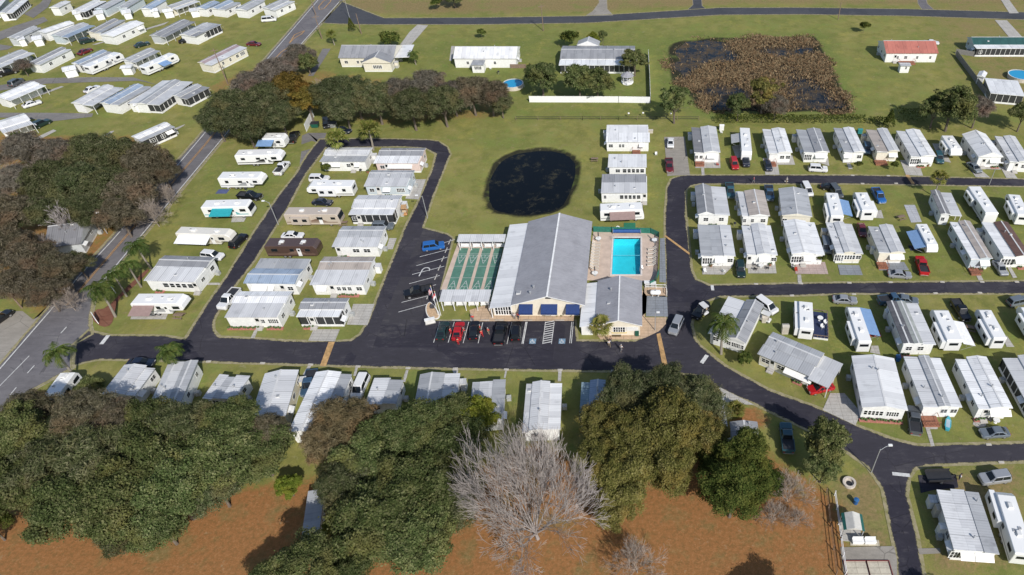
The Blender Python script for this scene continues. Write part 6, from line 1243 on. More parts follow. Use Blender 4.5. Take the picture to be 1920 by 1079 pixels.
# palms
def palm_mesh(seed, n, L_, fan=False):
    rs = random.Random(seed); mb = MB()
    for k in range(n):
        a = k * 2.399 + rs.uniform(-.2, .2); e0 = rs.uniform(-.15, 1.25) if not fan else rs.uniform(-.5, 1.4); d = Vector((math.cos(a), math.sin(a), 0)); s_ = Vector((-math.sin(a), math.cos(a), 0)); ln = L_ * rs.uniform(.8, 1.1)
        if not fan:
            pts = []; p = Vector((0, 0, 0)); e = e0; m_ = 8
            for q_ in range(m_ + 1): pts.append(p.copy()); p = p + (d * math.cos(e) + Vector((0, 0, math.sin(e)))) * ln / m_; e -= .28
            mb.tube(pts, [.04] * 9, 3, False)
            for q_ in range(16):
                f_ = .12 + .86 * q_ / 15; i_ = min(m_ - 1, int(f_ * m_)); c = pts[i_].lerp(pts[i_ + 1], f_ * m_ - i_); tl = ln * .30 * math.sin(math.pi * min(1, f_ * .8 + .2)) + .15; tg = (pts[i_ + 1] - pts[i_]).normalized()
                for sg in (-1, 1):
                    tip = c + s_ * sg * tl * .8 + tg * tl * .45 + Vector((0, 0, -tl * rs.uniform(.3, .75))); wv = tg * .09; mb.add([c - wv, c + wv, tip], [(0, 1, 2)])
        else:
            st = d * math.cos(e0) + Vector((0, 0, math.sin(e0))); c = st * ln * .5; mb.tube([(0, 0, 0), c], .03, 3, False)
            for q_ in range(9):
                b = -1.25 + 2.5 * q_ / 8; dir_ = (st * math.cos(b) + s_ * math.sin(b)); tip = c + dir_ * ln * .62 + Vector((0, 0, -.25 * ln * rs.uniform(.2, 1))); wv = (s_ * math.cos(b) - st * math.sin(b)) * .13; mid2 = c + dir_ * ln * .35; mb.add([c, mid2 - wv, tip, mid2 + wv], [(0, 1, 2, 3)])
    return mb
PALMS = [palm_mesh(3, 22, 3.4).mesh('fronds', LEAF['palm']), palm_mesh(8, 20, 3.2).mesh('fronds', LEAF['palm']), palm_mesh(5, 34, 2.4, True).mesh('fronds', LEAF['cabbage'])]
def palm(label, crown_px, h, k, s_=1.0):
    x, y = G(crown_px[0], crown_px[1], h); t_ = thing('palm_tree', label, 'palm', (x, y), 0, 'palms of the park'); rg = random.Random(int(crown_px[0]))
    lean = Vector((rg.uniform(-.4, .4), rg.uniform(-.3, .3), 0)); mb = MB(); mb.tube([-lean * 1.0, -lean * .3 + Vector((0, 0, h * .4)), Vector((0, 0, h))], [.24 * s_, .18 * s_, .15 * s_], 8); mb.build('trunk', PALMBARK, t_)
    part('fronds', PALMS[k], t_, (0, 0, h), rg.uniform(0, 6), (s_, s_, s_)); return t_
for a in [('tall feathery palm at the entrance corner, lowest of the entrance group', (185, 542), 7.0, 0, 1.05), ('feathery palm behind the entrance corner palm', (238, 497), 6.0, 1, .9), ('feathery palm at the upper end of the entrance bed', (255, 462), 6.0, 0, .95), ('dark feathery palm in the middle of the entrance bed', (212, 515), 5.5, 1, .85),
          ('spreading palm at the street mouth by the corner trailer', (105, 662), 6.5, 1, 1.0), ('small palm by the wide street above the pale home', (315, 660), 5.0, 0, .9), ('large yellow-green cabbage palm at the loop top', (692, 246), 5.5, 2, 1.35), ('yellow-green cabbage palm overhanging the grey metal-roofed home', (632, 262), 5.5, 2, 1.3),
          ('feathery palm before the rotated corner home', (1356, 608), 7.5, 0, 1.15), ('shaggy fan palm on the lane verge by the shingle home', (1762, 335), 5.0, 2, .9), ('bushy palm at the front of the pool house', (1128, 612), 2.6, 2, .95), ('small silvery fan palm on the brown mulch', (1379, 770), 1.2, 2, .75), ('small palm-like tree beside the junction', (621, 66), 3.5, 2, .8), ('palm beside the white carport of the shingled house', (775, 103), 3.5, 1, .8)]: palm(*a)
# clipped hedges, marsh reeds
def hedge(label, pts, w_, h):
    a, b = [Vector(p) for p in pts]; L_ = (b - a).length; rs = np.random.RandomState(int(L_ * 10)); n = int(L_ * 55)
    P = np.stack([rs.uniform(-L_ / 2, L_ / 2, n), rs.uniform(-w_ / 2, w_ / 2, n), rs.uniform(.1, h, n)], 1); side = rs.rand(n); P[:, 2] = np.where(side < .5, h * rs.uniform(.88, 1.06, n), P[:, 2]); P[:, 1] = np.where(side >= .5, np.sign(P[:, 1]) * w_ / 2 * rs.uniform(.9, 1.08, n), P[:, 1])
    d = unitv(rs, n) * .24; e_ = np.cross(d, unitv(rs, n)); V = np.stack([P - d, P - e_ * .7, P + d, P + e_ * .7], 1).reshape(-1, 3)
    o = bpy.data.objects.new('hedge', np_mesh('hedge', V, np.arange(n * 4).reshape(-1, 4), LEAF['dark'])); COL.objects.link(o); c = (a + b) / 2; put(o, (c.x, c.y, 0), math.atan2(b.y - a.y, b.x - a.x)); tag(o, label, 'hedge')
hedge('long clipped dark green hedge between the marsh bank and the homes', [GP('d 800,912')[0], GP('e 405,915')[0]], 2.2, 1.6)
hedge('short clipped hedge between the long hedge and the conical shrub', [GP('e 435,922')[0], GP('e 565,928')[0]], 2.0, 1.5)
hedge('low dark hedge strip before the narrow street edge beyond the marsh shade', [GP('e 640,880')[0], GP('e 860,900')[0]], 3.5, 2.2)
def reeds():
    rs = np.random.RandomState(4); mk_ = np.array(marsh_core); n = 150000
    X = rs.uniform(mk_[:, 0].min() - 3, mk_[:, 0].max() + 3, n); Y = rs.uniform(mk_[:, 1].min() - 3, mk_[:, 1].max() + 3, n); nz = 1.6 * np.sin(X * .37 + 1.3 * np.sin(Y * .23)) + 1.2 * np.sin(Y * .51 + X * .2); ok = sdist(marsh, X, Y) + nz > rs.rand(n) * 2.5 - 1.2
    for txt, soft in (('d 450,365 530,318 760,298 860,335 900,400 930,432 740,440 620,490 560,555 520,470', 1.5), ('d 780,640 1000,650 1080,720 900,830 780,830 830,720 700,690', 2.2), ('d 1335,545 1450,560 1599,650 1640,760 1640,820 1370,810 1345,650', 2.5), ('e -60,640 150,700 300,810 -60,815', 2.5), ('d 1130,375 1290,355 1420,390 1330,410 1200,395', 1.2), ('e -120,355 30,345 60,380 -100,400', 1.2)):
        dd = sdist(GP(txt), X, Y); ok &= rs.rand(n) > sstep(dd + (3.2 if 'd 450' in txt else 1.4) + rs.normal(0, 1.1, n), -soft, soft) * (.985 if 'd 1335' not in txt and 'e -60' not in txt else .86)
    cl = np.sin(X * .9 + 2 * np.sin(Y * .5)) * np.sin(Y * 1.1 + 1.5 * np.sin(X * .6)) + .5 * np.sin(X * 2.3) * np.sin(Y * 2.7); ok &= rs.rand(n) < np.clip(.56 + .5 * cl, .08, .97)
    X, Y = X[ok], Y[ok]; n = len(X); h = rs.uniform(.25, .85, n); a = rs.uniform(0, 6.283, n); w_ = rs.uniform(.03, .075, n); ln = rs.normal(0, .5, (n, 2)) * h[:, None]; z0 = np.full(n, -.7)
    c, s_ = np.cos(a) * w_, np.sin(a) * w_; B0 = np.stack([X - c, Y - s_, z0], 1); B1 = np.stack([X + c, Y + s_, z0], 1); M1 = np.stack([X + c * .8 + ln[:, 0] * .5, Y + s_ * .8 + ln[:, 1] * .5, z0 + .4 + h * .7], 1); T = np.stack([X - c * .4 + ln[:, 0] * 1.3, Y - s_ * .4 + ln[:, 1] * 1.3, z0 + .5 + h * rs.uniform(.7, 1.0, n)], 1)
    V = np.stack([B0, B1, M1, T], 1).reshape(-1, 3)
    o = bpy.data.objects.new('marsh_reeds', np_mesh('marsh_reeds', V, np.arange(n * 4).reshape(-1, 4), leafmat('dry_reeds', (.11, .075, .048), (.195, .14, .088), (.30, .225, .14), .15))); COL.objects.link(o); o['kind'] = 'stuff'; o['label'] = 'dry brown cattail reeds standing in the dark marsh'
reeds()
# ================================================================== STREET FURNITURE, YARDS, PEOPLE
def lamp(label, base, h=6.5, arm=(1.2, 0)):
    t_ = thing('street_lamp', label, 'street lamp', GP(base)[0], 0, 'street lamps of the park'); MB().tube([(0, 0, 0), (0, 0, h)], [.09, .06], 8).build('pole', METAL, t_)
    d = Vector((arm[0], arm[1], 0)); MB().tube([(0, 0, h - .3), d * .5 + Vector((0, 0, h + .15)), d + Vector((0, 0, h + .2))], .04, 5).build('arm', METAL, t_); c = d + Vector((0, 0, h + .15)); m_ = MB(); m_.box(c.x - .3, c.y - .16, c.z - .08, c.x + .3, c.y + .16, c.z + .1); m_.build('lamp_head', WHITE, t_)
lamp('street lamp between the brown motorhome and the loop street', 'g 568,688', 6, (-1.3, .3)); lamp('street lamp on the lawn edge beside the upper parking bays', 'h 168,640', 6, (-1.2, 0)); lamp('street lamp at the fork of the diagonal street', 'w 425,468', 6, (1.6, .6)); lamp('street lamp at the driveway beyond the hedge row lane', 'k 1480,690', 6, (1.0, 0)); lamp('tall thin lamp post at the junction of the northern road', 'b 1105,150', 8, (-1, 0)); lamp('street lamp at the roadside opposite the dead tree', 'f 805,755', 6, (1.5, -.8)); lamp('dark lamp post on the pool house corner walk', 's 1033,850', 4.5, (.5, 0))
def upole(label, base, h, arm=True, rz=0.4):
    t_ = thing('utility_pole', label, 'utility pole', GP(base)[0], rz, 'wooden utility poles'); MB().tube([(0, 0, 0), (0, 0, h)], [.17, .11], 8).build('pole', WOOD, t_)
    if arm: MB().box(-1.1, -.06, h - .7, 1.1, .06, h - .55).build('crossarm', WOOD, t_)
upole('dark utility pole before the purple-brown roofed home', 'b 190,635', 11); upole('utility pole beside the far yellow road oval', 'b 895,295', 8); upole('slim utility pole on the lawn of the shingled house', 'b 1190,258', 7, False); upole('utility pole on the northern lawn above the white house', 'c 1035,235', 9); upole('leaning brown utility pole at the edge of the roadside woods', 'p 170,325', 9, False); upole('short utility pole near the far meadow drive', 'e 205,150', 6, False); upole('utility pole beside the main road by the junction', 'b 850,120', 7, False)
# fences
VINYL = mat('white_vinyl', (.80, .80, .80), .5, .05)
fence('long white vinyl fence between the belt lawn and the northern gardens', GP('c 932,770 1599,772 d 318,776 312,600 302,420'), 1.9, VINYL)
fence('weathered grey wood fence beside the lawn of the red-roofed house', GP('e 1085,420 1330,750'), 1.8, mat('grey_boards', (.22, .21, .20), .9, .2, 3)); fence('grey board fence between house corner and lawn near the green roof', GP('e 1085,405 1235,430'), 1.6, MATS['grey_boards'], group=None)
fence('picket fence in front of the broad white canopy building', GP('e 1338,762 1560,765'), 1.2, MATS['grey_boards']); fence('brown board fence behind the round oak and pool', GP('c 790,515 905,515'), 1.3, WOOD); fence('old wire fence line along the belt lawn', GP('c 830,905 1330,905 1599,905 d 360,905 680,905'), 1.1, DARK, posts=6, rails=(.6, 1.05), th=.012, postm=WOOD)
fence('white rail fence beside the gravel strip and pavilion', GP('w 205,605 240,870 270,1079'), 1.2, VINYL, rails=(.5, 1.1)); fence('rusty wire fence along the orange clearing', GP('w 155,590 180,790 215,1079'), 1.2, WOOD, rails=(.4, 1.0), posts=3, th=.012)
for k, (tx, lb) in enumerate([('d 155,885', 'first'), ('d 262,882', 'second'), ('d 470,885', 'third')]):
    t_ = thing('fence_marker', 'small white marker ball on the wire fence line, %s from the white porch home' % lb, 'marker', GP(tx)[0]); MB().tube([(0, 0, 0), (0, 0, 1.1)], .04, 5).build('post', WOOD, t_); MB().lathe([(.05, 1.05), (.28, 1.2), (.28, 1.4), (.05, 1.55)], 8).build('ball', WHITE, t_)
# above-ground pools
def agpool(label, c, r_, deck=False):
    t_ = thing('round_pool', label, 'garden pool', GP(c)[0]); MB().lathe([(r_, 0), (r_, 1.2), (r_ - .02, 1.2), (r_ - .02, .98)], 28).build('wall', SIDING['t'], t_)
    n = 28; mb = MB(); a = [2 * math.pi * k / n for k in range(n)]; mb.add([(math.cos(q_) * (r_ + .1), math.sin(q_) * (r_ + .1), 1.22) for q_ in a] + [(math.cos(q_) * (r_ - .12), math.sin(q_) * (r_ - .12), 1.22) for q_ in a], [(k, (k + 1) % n, (k + 1) % n + n, k + n) for k in range(n)]); mb.build('rim', WHITE, t_)
    wm = NT('garden_pool_water') if 'gpw' not in MATS else None
    if wm: wm.base((.02, .30, .55)); wm.rough(.08); wm.bump(wm.noise(2, 3, wm.coord()), .1, .03); MATS['gpw'] = wm.m
    MB().lathe([(r_ - .05, 1.04), (.01, 1.045)], 28).build('pool_water', MATS['gpw'], t_)
    lb = MB()
    for s_ in (-.25, .25): lb.tube([(r_ - .4, s_, .4), (r_ - .1, s_, 2.0), (r_ + .35, s_, 0)], .03, 5)
    lb.build('ladder', WHITE, t_)
agpool('round blue above-ground pool beside the white metal-roofed house', 'c 810,655', 3.0); agpool('round blue pool at the photo edge below the green-roofed house', 'e 1565,590', 3.6)
def gazebo():
    t_ = thing('gazebo', 'small octagonal white gazebo with grey roof behind the vinyl fence', 'gazebo', GP('d 145,625')[0]); MB().lathe([(2.0, 2.3), (2.05, 2.4), (.6, 3.3), (.02, 3.6)], 8).build('roof', SHG, t_); pb = MB(); rb = MB()
    for k in range(8):
        a, b = 2 * math.pi * k / 8, 2 * math.pi * (k + 1) / 8; pb.box(1.7 * math.cos(a) - .06, 1.7 * math.sin(a) - .06, 0, 1.7 * math.cos(a) + .06, 1.7 * math.sin(a) + .06, 2.35)
        if k != 5: rb.tube([(1.7 * math.cos(a), 1.7 * math.sin(a), .8), (1.7 * math.cos(b), 1.7 * math.sin(b), .8)], .06, 4); rb.tube([(1.7 * math.cos(a), 1.7 * math.sin(a), .35), (1.7 * math.cos(b), 1.7 * math.sin(b), .35)], .2, 4)
    pb.build('post', WHITE, t_); rb.build('railing', WHITE, t_); MB().lathe([(1.8, 0), (1.8, .12), (.02, .13)], 8).build('floor_deck', WHITE, t_)
gazebo()
# carport of the ranch home
def ranch_carport():
    o, th, W, D = frame_of('n 1098,848 1284,930 1232,640', 2.75, 'L', 0); t_ = thing('carport', 'wide ribbed metal carport roof over the red car', 'carport', o, th); MB().box(-W / 2, -D / 2, 2.62, W / 2, D / 2, 2.75).build('roof', roofmat('o', 'E'), t_)
    for x in (-1, 1):
        for y in (-1, 0, 1): MB().box(x * (W / 2 - .2) - .06, y * (D / 2 - .2) - .06, 0, x * (W / 2 - .2) + .06, y * (D / 2 - .2) + .06, 2.61).build('post', WHITE, t_)
ranch_carport()
def navy_deck():
    o, th, W, D = frame_of('n 1150,480 1280,478 1146,255', .5, 'L', 4); t_ = thing('side_deck', 'navy blue painted deck with wood rails beside the white camper', 'deck', o, th); MB().box(-W / 2, -D / 2, 0, W / 2, D / 2, .45).build('platform', mat('navy_deck', (.018, .028, .075), .7, .15, 2), t_)
    rl = MB()
    for x0, y0, x1, y1 in ((W / 2 - .08, -D / 2, W / 2, D / 2), (-W / 2, -D / 2, W / 2, -D / 2 + .08), (-W / 2, D / 2 - .08, W / 2, D / 2)): rl.box(x0, y0, .95, x1, y1, 1.05)
    for k in range(9): y = -D / 2 + (D - .1) * k / 8; rl.box(W / 2 - .09, y, .45, W / 2 - .01, y + .08, .95)
    for k in range(5): x = -W / 2 + (W - .1) * k / 4; rl.box(x, -D / 2 + .01, .45, x + .07, -D / 2 + .07, .95)
    rl.build('railing', WOOD, t_); wb = MB().box(-W / 2, -D / 2 - .03, .0, W / 2, -D / 2 - .01, .43); wb.build('skirting', WHITE, t_)
    for lb, x, y in (('white patio table on the navy deck', 0.1, 1.2), ('white patio chair on the navy deck by the rail', .9, .2), ('white patio chair on the navy deck near the step', .1, -.9)):
        c = o + Vector((x, y)); chair(lb, (c.x, c.y, .46)) if 'chair' in lb else small_table(lb, (c.x, c.y, .46))
def chair(label, loc, rz=0.5, col=None):
    key = 'chair' + (col or 'w')
    if key in SHARED: return dup(SHARED[key], label, loc, rz, 'patio chairs around the homes')
    m_ = {None: WHITE, 'r': mat('red_plastic', (.40, .05, .03), .5), 'k': mat('dark_plastic', (.05, .05, .055), .5)}[col]; t_ = thing('patio_chair', label, 'chair', loc, rz, 'patio chairs around the homes')
    MB().box(-.28, -.28, .40, .28, .28, .45).build('seat', m_, t_); MB().box(-.28, .24, .45, .28, .30, .95).build('backrest', m_, t_); lg = MB()
    for x in (-.25, .21):
        for y in (-.26, .22): lg.box(x, y, 0, x + .04, y + .04, .40)
    lg.box(-.30, -.25, .62, -.24, .26, .66).box(.24, -.25, .62, .30, .26, .66); lg.build('chair_frame', m_, t_); SHARED[key] = t_; return t_
def small_table(label, loc):
    if 'stable' in SHARED: return dup(SHARED['stable'], label, loc, .3, 'small patio tables around the homes')
    t_ = thing('patio_table', label, 'table', loc, 0, 'small patio tables around the homes'); MB().lathe([(.55, .68), (.55, .72), (.02, .725)], 14).build('tabletop', WHITE, t_); MB().lathe([(.28, 0), (.06, .06), (.05, .68)], 8).build('pedestal', WHITE, t_); SHARED['stable'] = t_; return t_
navy_deck()
for lb, p_, rz in [('white chair on the trailer patio beside a patio table', 'g 200,420', 1), ('white chair facing the fifth wheel on the patio', 'g 300,408', 2), ('white chair on the corner patio by the side street', 'l 215,935', .3), ('white chair on the corner patio next to the table', 'l 395,935', 2.2), ('white chair before the plain white roof porch', 'l 1060,890', 1), ('white chair by the porch home flower beds', 'i 520,290', 0), ('white chair on the beige-fronted home slab', 'm 420,815', .4), ('white chair on the lawn beside the small white pool slide', 'j 500,170', 1), ('white chair on the corner lawn patio', 'p 1190,370', .5), ('white chair on the deck of the white roofed house', 'c 640,525', 1)]: chair(lb, (*GP(p_)[0], .03), rz)
for lb, p_, rz in [('red chair in the cluttered yard of the tan home', 'k 480,430', .4), ('red chair beside another red chair in the cluttered yard', 'k 530,420', 1.2), ('red chair on the patio of the weathered grey porch home', 'j 455,445', .2), ('red chair by the patio edge of the weathered grey porch home', 'j 462,495', 1.2), ('red chair on the fifth wheel patio', 'g 225,415', .8), ('orange-red chair on the pinkish brick patio', 'l 1090,925', .2)]: chair(lb, (*GP(p_)[0], .03), rz, 'r')
for lb, p_, rz in [('dark chair at the round patio table, street side', 'l 700,915', 2.5), ('dark chair at the round patio table, house side', 'l 760,860', 0), ('dark chair at the round patio table near the green wagon', 'l 690,870', 1.5), ('dark chair at the round patio table by the lawn', 'l 815,905', -1.8), ('dark chair on the pinkish brick patio', 'l 1055,895', .3), ('dark chair on the canopy porch patio', 'w 1130,165', .7)]: chair(lb, (*GP(p_)[0], .03), rz, 'k')
for lb, p_ in [('white table ringed by dark chairs on the slab', 'l 752,890'), ('white table on the corner patio by the side street', 'l 350,870'), ('white table on the fifth wheel patio', 'g 255,408'), ('white table before the canopy porch home', 'w 1165,170')]: small_table(lb, (*GP(p_)[0], .03))
# bins, drums, dumpsters, ring, pavilion
def dumpster(label, p_, col):
    t_ = thing('dumpster', label, 'dumpster', GP(p_)[0], R(5)); MB().rings([[(x * s_, y * s_, z) for x, y in ((-1, -.8), (1, -.8), (1, .8), (-1, .8))] for z, s_ in ((.12, .86), (1.2, 1.0))]).build('bin_body', col, t_); MB().box(-1.05, -.85, 1.2, 1.05, .85, 1.3).build('lid', DARK, t_)
dumpster('green dumpster beside the white fence panel at the loop end', 'b 848,955', mat('dark_green_paint', (.01, .09, .06), .5)); dumpster('grey dumpster beside the green one', 'b 980,955', METAL)
fence('white board screen standing beside the dumpsters', GP('b 780,990 835,880'), 2.2, VINYL, posts=3)
def fire_ring():
    t_ = thing('fire_ring', 'round pale fire ring on the corner lawn', 'fire ring', GP('w 292,533')[0]); n = 20; mb = MB(); P = []
    rs_ = [(1.0, 0), (1.0, .42), (.68, .42), (.68, .08)]
    mb.lathe(rs_, n).build('ring_wall', mat('pale_blocks', (.52, .47, .41), .9, .15, 3), t_); MB().lathe([(.67, .06), (.02, .12)], n).build('ash', DARK, t_)
fire_ring()
t_ = thing('blue_drum', 'blue trash drum with lid beside the pavilion', 'trash drum', GP('w 330,650')[0]); MB().lathe([(.34, 0), (.36, .3), (.34, .6), (.36, .9)], 14).build('drum', mat('drum_blue', (.02, .10, .28), .5), t_); MB().lathe([(.40, .9), (.40, .96), (.05, 1.05)], 14).build('lid', mat('drum_lid', (.03, .13, .32), .5), t_)
def pavilion():
    o, th, W, D = frame_of('w 262,805 390,815 258,705', 2.3); t_ = thing('pavilion', 'small pavilion with pale peaked roof and dark green side panels', 'pavilion', o, th); h = W / 2
    MB().ext([(-h * .72, 2.3), (h * .72, 2.3), (h * .05, 2.75), (-h * .05, 2.75)], -D / 2, D / 2, 'y').build('roof', mat('pale_canopy', (.55, .54, .50), .8, .1), t_); g_ = mat('green_canopy', (.012, .10, .085), .7)
    for s_ in (-1, 1): MB().ext([(s_ * h * .73, 2.22), (s_ * h, 2.05), (s_ * h, 2.1), (s_ * h * .73, 2.3)], -D / 2, D / 2, 'y').build('side_roof', g_, t_); 
    for s_ in (-1, 1):
        for e_ in (-1, 1): MB().box(s_ * (h - .15) - .05, e_ * (D / 2 - .1) - .05, 0, s_ * (h - .15) + .05, e_ * (D / 2 - .1) + .05, 2.06).build('post', METAL, t_)
    MB().box(-h, -D / 2 - .5, 0, h, D / 2 + .2, .06).build('floor_slab', SLAB, t_)
pavilion()
sheet('patio', GP('w 300,905 475,907 470,872 298,870'), slabmat('cream_slab', (.52, .47, .36)))
for lb, p_ in (('white storage bench on the cream slab beside the drum side', 'w 342,885'), ('white storage bench on the cream slab nearer the street', 'w 415,885')):
    t_ = thing('storage_bench', lb, 'bench', (*GP(p_)[0], .07)); MB().box(-.75, -.32, 0, .75, .32, .5).build('box', WHITE, t_); MB().ext([(-.38, .5), (.38, .5), (.34, .6), (-.34, .6)], -.8, .8, 'x').build('lid', WHITE, t_); MB().box(-.75, .3, .5, .75, .36, .95).build('backrest', WHITE, t_)
for lb, q_ in (('pale horseshoe court bed framed in red timber by the fence', 'w 280,1079 412,1079 280,1000'), ('pale horseshoe court bed framed in red timber by the street', 'w 418,1079 548,1079 412,1000')):
    o, th, W, D = frame_of(q_, 0.0); t_ = thing('court_bed', lb, 'court', o, th, 'pale court beds'); MB().box(-W / 2, -D / 2 - 2, 0, W / 2, D / 2, .12).build('sand_bed', slabmat('pale_sand', (.55, .50, .40)), t_)
    fr = MB().box(-W / 2 - .12, -D / 2 - 2, 0, -W / 2 - .002, D / 2 + .12, .25).box(W / 2 + .002, -D / 2 - 2, 0, W / 2 + .12, D / 2 + .12, .25).box(-W / 2, D / 2 + .002, 0, W / 2, D / 2 + .12, .24); fr.build('timber_frame', mat('red_timber', (.16, .04, .035), .8), t_)
# golf carts
def golf_cart(label, p_, rz, col):
    t_ = thing('golf_cart', label, 'golf cart', (*GP(p_)[0], .03), rz, 'golf carts'); MB().rings([rr(-1.2, 1.2, .58, z, .2) if i_ < 2 else rr(-1.15, 1.0, .5, z, .2) for i_, z in enumerate((.25, .5, .62))]).build('body', paint('cart_' + col, PC[col] if col in PC else (.45, .22, .08)), t_)
    MB().box(-.5, -.55, .62, .5, .0, .85).box(-.5, -.65, .85, .5, -.5, 1.25).build('seat', mat('cart_seat', (.5, .4, .28), .7), t_); MB().rings([rr(-1.0, .8, .6, z, .15) for z in (1.85, 1.93)]).build('roof', paint('cart_roof_' + col, (.50, .30, .14) if col == 'o' else (.62, .62, .60)), t_); pb = MB()
    for x in (-.5, .5):
        for y in (-.9, .7): pb.tube([(x, y, .5), (x, y, 1.86)], .03, 5)
    pb.build('roof_strut', DARK, t_)
    for x in (-.52, .52):
        for y in (-.8, .85): part('wheel', CW, t_, (x, y, .24), R(90), (.72, .72, .72))
golf_cart('orange golf cart on the grass by the screened porch home', 'g 1520,605', .2, 'o'); golf_cart('white golf cart on the verge by the rotated corner home', 'n 178,262', .6, 'w'); golf_cart('white golf cart behind the propane yard by the lane', 'n 720,335', 1.0, 'w')
# pale lot markers on the street edges
LM = MB().box(-.42, -.2, 0, .42, .2, .12).mesh('lot_marker', mat('pale_marker', (.46, .43, .38), .85, .2, 4))
def markers(tpl, txt, first='first'):
    nm = ['first', 'second', 'third', 'fourth', 'fifth', 'sixth', 'seventh', 'eighth', 'ninth', 'tenth']
    for k, p_ in enumerate(GP(txt)):
        o = bpy.data.objects.new('lot_marker', LM); COL.objects.link(o); put(o, (p_[0], p_[1], .01), random.uniform(-.1, .1)); tag(o, tpl % nm[k], 'lot marker', 'pale lot markers on the street edges')
markers('pale lot marker on the upper kerb of the lower eastern lane, %s from the junction', 'n 645,18 1040,14 1465,8 o 420,3 875,1 1225,0 1530,0'); markers('pale lot marker on the lower kerb of the lower eastern lane, %s from the junction', 'n 960,119 1505,108 o 525,105 815,99 1205,95'); markers('pale lot marker along the wide street above the lower homes, %s from the road', 't 45,117 450,129 810,140 1165,154 1540,167 u 375,170 757,177 1160,180 1560,187'); markers('pale lot marker on the hedge row lane, %s from the corner gabled home', 'k 200,677 540,675 j 1155,655 k 100,594 460,597')
markers('pale lot marker by the fork of the diagonal street, %s from the fork', 'w 1125,302 1200,408')
# small yard things
def planter(label, p_, s_=1.0):
    t_ = thing('flower_pot', label, 'flower pot', (*GP(p_)[0], .02), random.uniform(0, 6), 'potted plants in the yards'); MB().lathe([(.18 * s_, 0), (.28 * s_, .4 * s_), (.24 * s_, .4 * s_)], 10).build('pot', mat('clay_pot', (.34, .15, .09), .8), t_); part('leaves', SHARED['planting1'], t_, (0, 0, .3 * s_), 0, (s_ * .8,) * 3)
for lb, p_ in [('potted plant beside the steps of the pink-fronted home', 'g 1240,300'), ('potted plant at the corner patio', 'l 270,880'), ('potted plant beside the round table slab', 'l 840,870'), ('potted plant on the brick patio edge', 'l 1290,850'), ('potted plant by the flower-bed home corner', 'w 590,125'), ('potted plant at the teal-window home porch', 'm 1240,905'), ('potted plant at the walk of the wavy-roofed home', 'm 1330,925'), ('potted plant by the pale blue roof home door', 'q 460,500'), ('potted plant near the double driveway', 'q 1060,750'), ('potted plant at the deck of the long white home', 'k 860,500'), ('potted plant by the tall-gabled home porch', 'k 1560,500'), ('potted plant by the corner lawn patio', 'p 1290,345')]: planter(lb, p_, 1.3)
def shed_box(label, p_, w_=1.2, d=.9, h=1.4, m_=WHITE, name='storage_box', rz=0.0):
    t_ = thing(name, label, 'storage box', GP(p_)[0], rz, 'storage boxes beside the homes'); MB().box(-w_ / 2, -d / 2, 0, w_ / 2, d / 2, h).build('box', m_, t_); MB().ext([(-d / 2 - .05, h), (d / 2 + .05, h), (0, h + .18)], -w_ / 2 - .05, w_ / 2 + .05, 'x').build('lid', m_, t_)
GBOX = mat('beige_plastic', (.48, .44, .38), .6)
for lb, p_, m_, h in [('white box beside the beige home, topmost of three', 'l 528,235', WHITE, 2.0), ('white box beside the beige home, middle of three', 'l 540,280', WHITE, 1.4), ('white box beside the beige home, lowest of three', 'l 552,375', WHITE, 1.3), ('beige shed with dark top beside the navy deck camper', 'n 895,445', GBOX, 1.9), ('grey box at the wall of the rotated corner home', 'n 722,345', GBOX, 1.3), ('white box on the wall side of the charcoal-roofed home', 'o 385,310', WHITE, 1.8), ('white box beside the porch frame of the beige-fronted home', 'm 290,745', WHITE, 1.5), ('white box at the shaded wall of the long white home', 'k 600,300', WHITE, 1.5), ('second white box at the shaded wall of the long white home', 'k 632,365', WHITE, 1.5), ('white box beside the white gabled home behind the fan', 'j 500,130', WHITE, 1.4), ('green box at the shaded wall of the three-band roof home', 'w 812,720', GBOX, 2.2), ('white box at the shaded wall of the three-band roof home', 'w 835,830', WHITE, 2.0), ('grey box beside the white porch home wall', 'i 480,118', GBOX, .8), ('teal box behind the narrow home', 'k 170,165', mat('teal_plastic', (.03, .22, .22), .6), 1.2)]: shed_box(lb, p_, 1.2, .9, h, m_)
for lb, p_ in [('blue recycling bin between the grey home and the pink-fronted home', 'g 1250,240'), ('blue bin beside the flower-bed home', 'o 480,690'), ('blue bin by the large white ribbed home wall', 'o 540,780')]:
    t_ = thing('wheelie_bin', lb, 'bin', GP(p_)[0]); MB().rings([[(x * s_, y * s_, z) for x, y in ((-.35, -.4), (.35, -.4), (.35, .4), (-.35, .4))] for z, s_ in ((.05, .8), (1.05, 1))]).build('bin_body', mat('bin_blue', (.02, .12, .32), .5), t_); MB().box(-.38, -.43, 1.05, .38, .43, 1.14).build('lid', mat('bin_lid', (.02, .10, .27), .5), t_)
def kayak(label, p_, rz, col): 
    t_ = thing('small_boat', label, 'boat', (*GP(p_)[0], .02), rz); MB().rings([[(x * w_, y, z) for x, y, z in ((-.5, q_ * 1.5, .42), (.5, q_ * 1.5, .42), (.38, q_ * 1.5, .05), (-.38, q_ * 1.5, .05))] for q_, w_ in ((-1, .6), (-.4, 1), (.4, .9), (1, .12))]).build('hull', col, t_); MB().box(-.3, -1.0, .40, .3, .7, .43).build('cockpit', mat('pale_blue_hull', (.35, .45, .52), .5), t_)
kayak('small turquoise boat on the grass beside the walk', 'w 880,180', -.4, mat('turquoise_hull', (.05, .34, .42), .4))
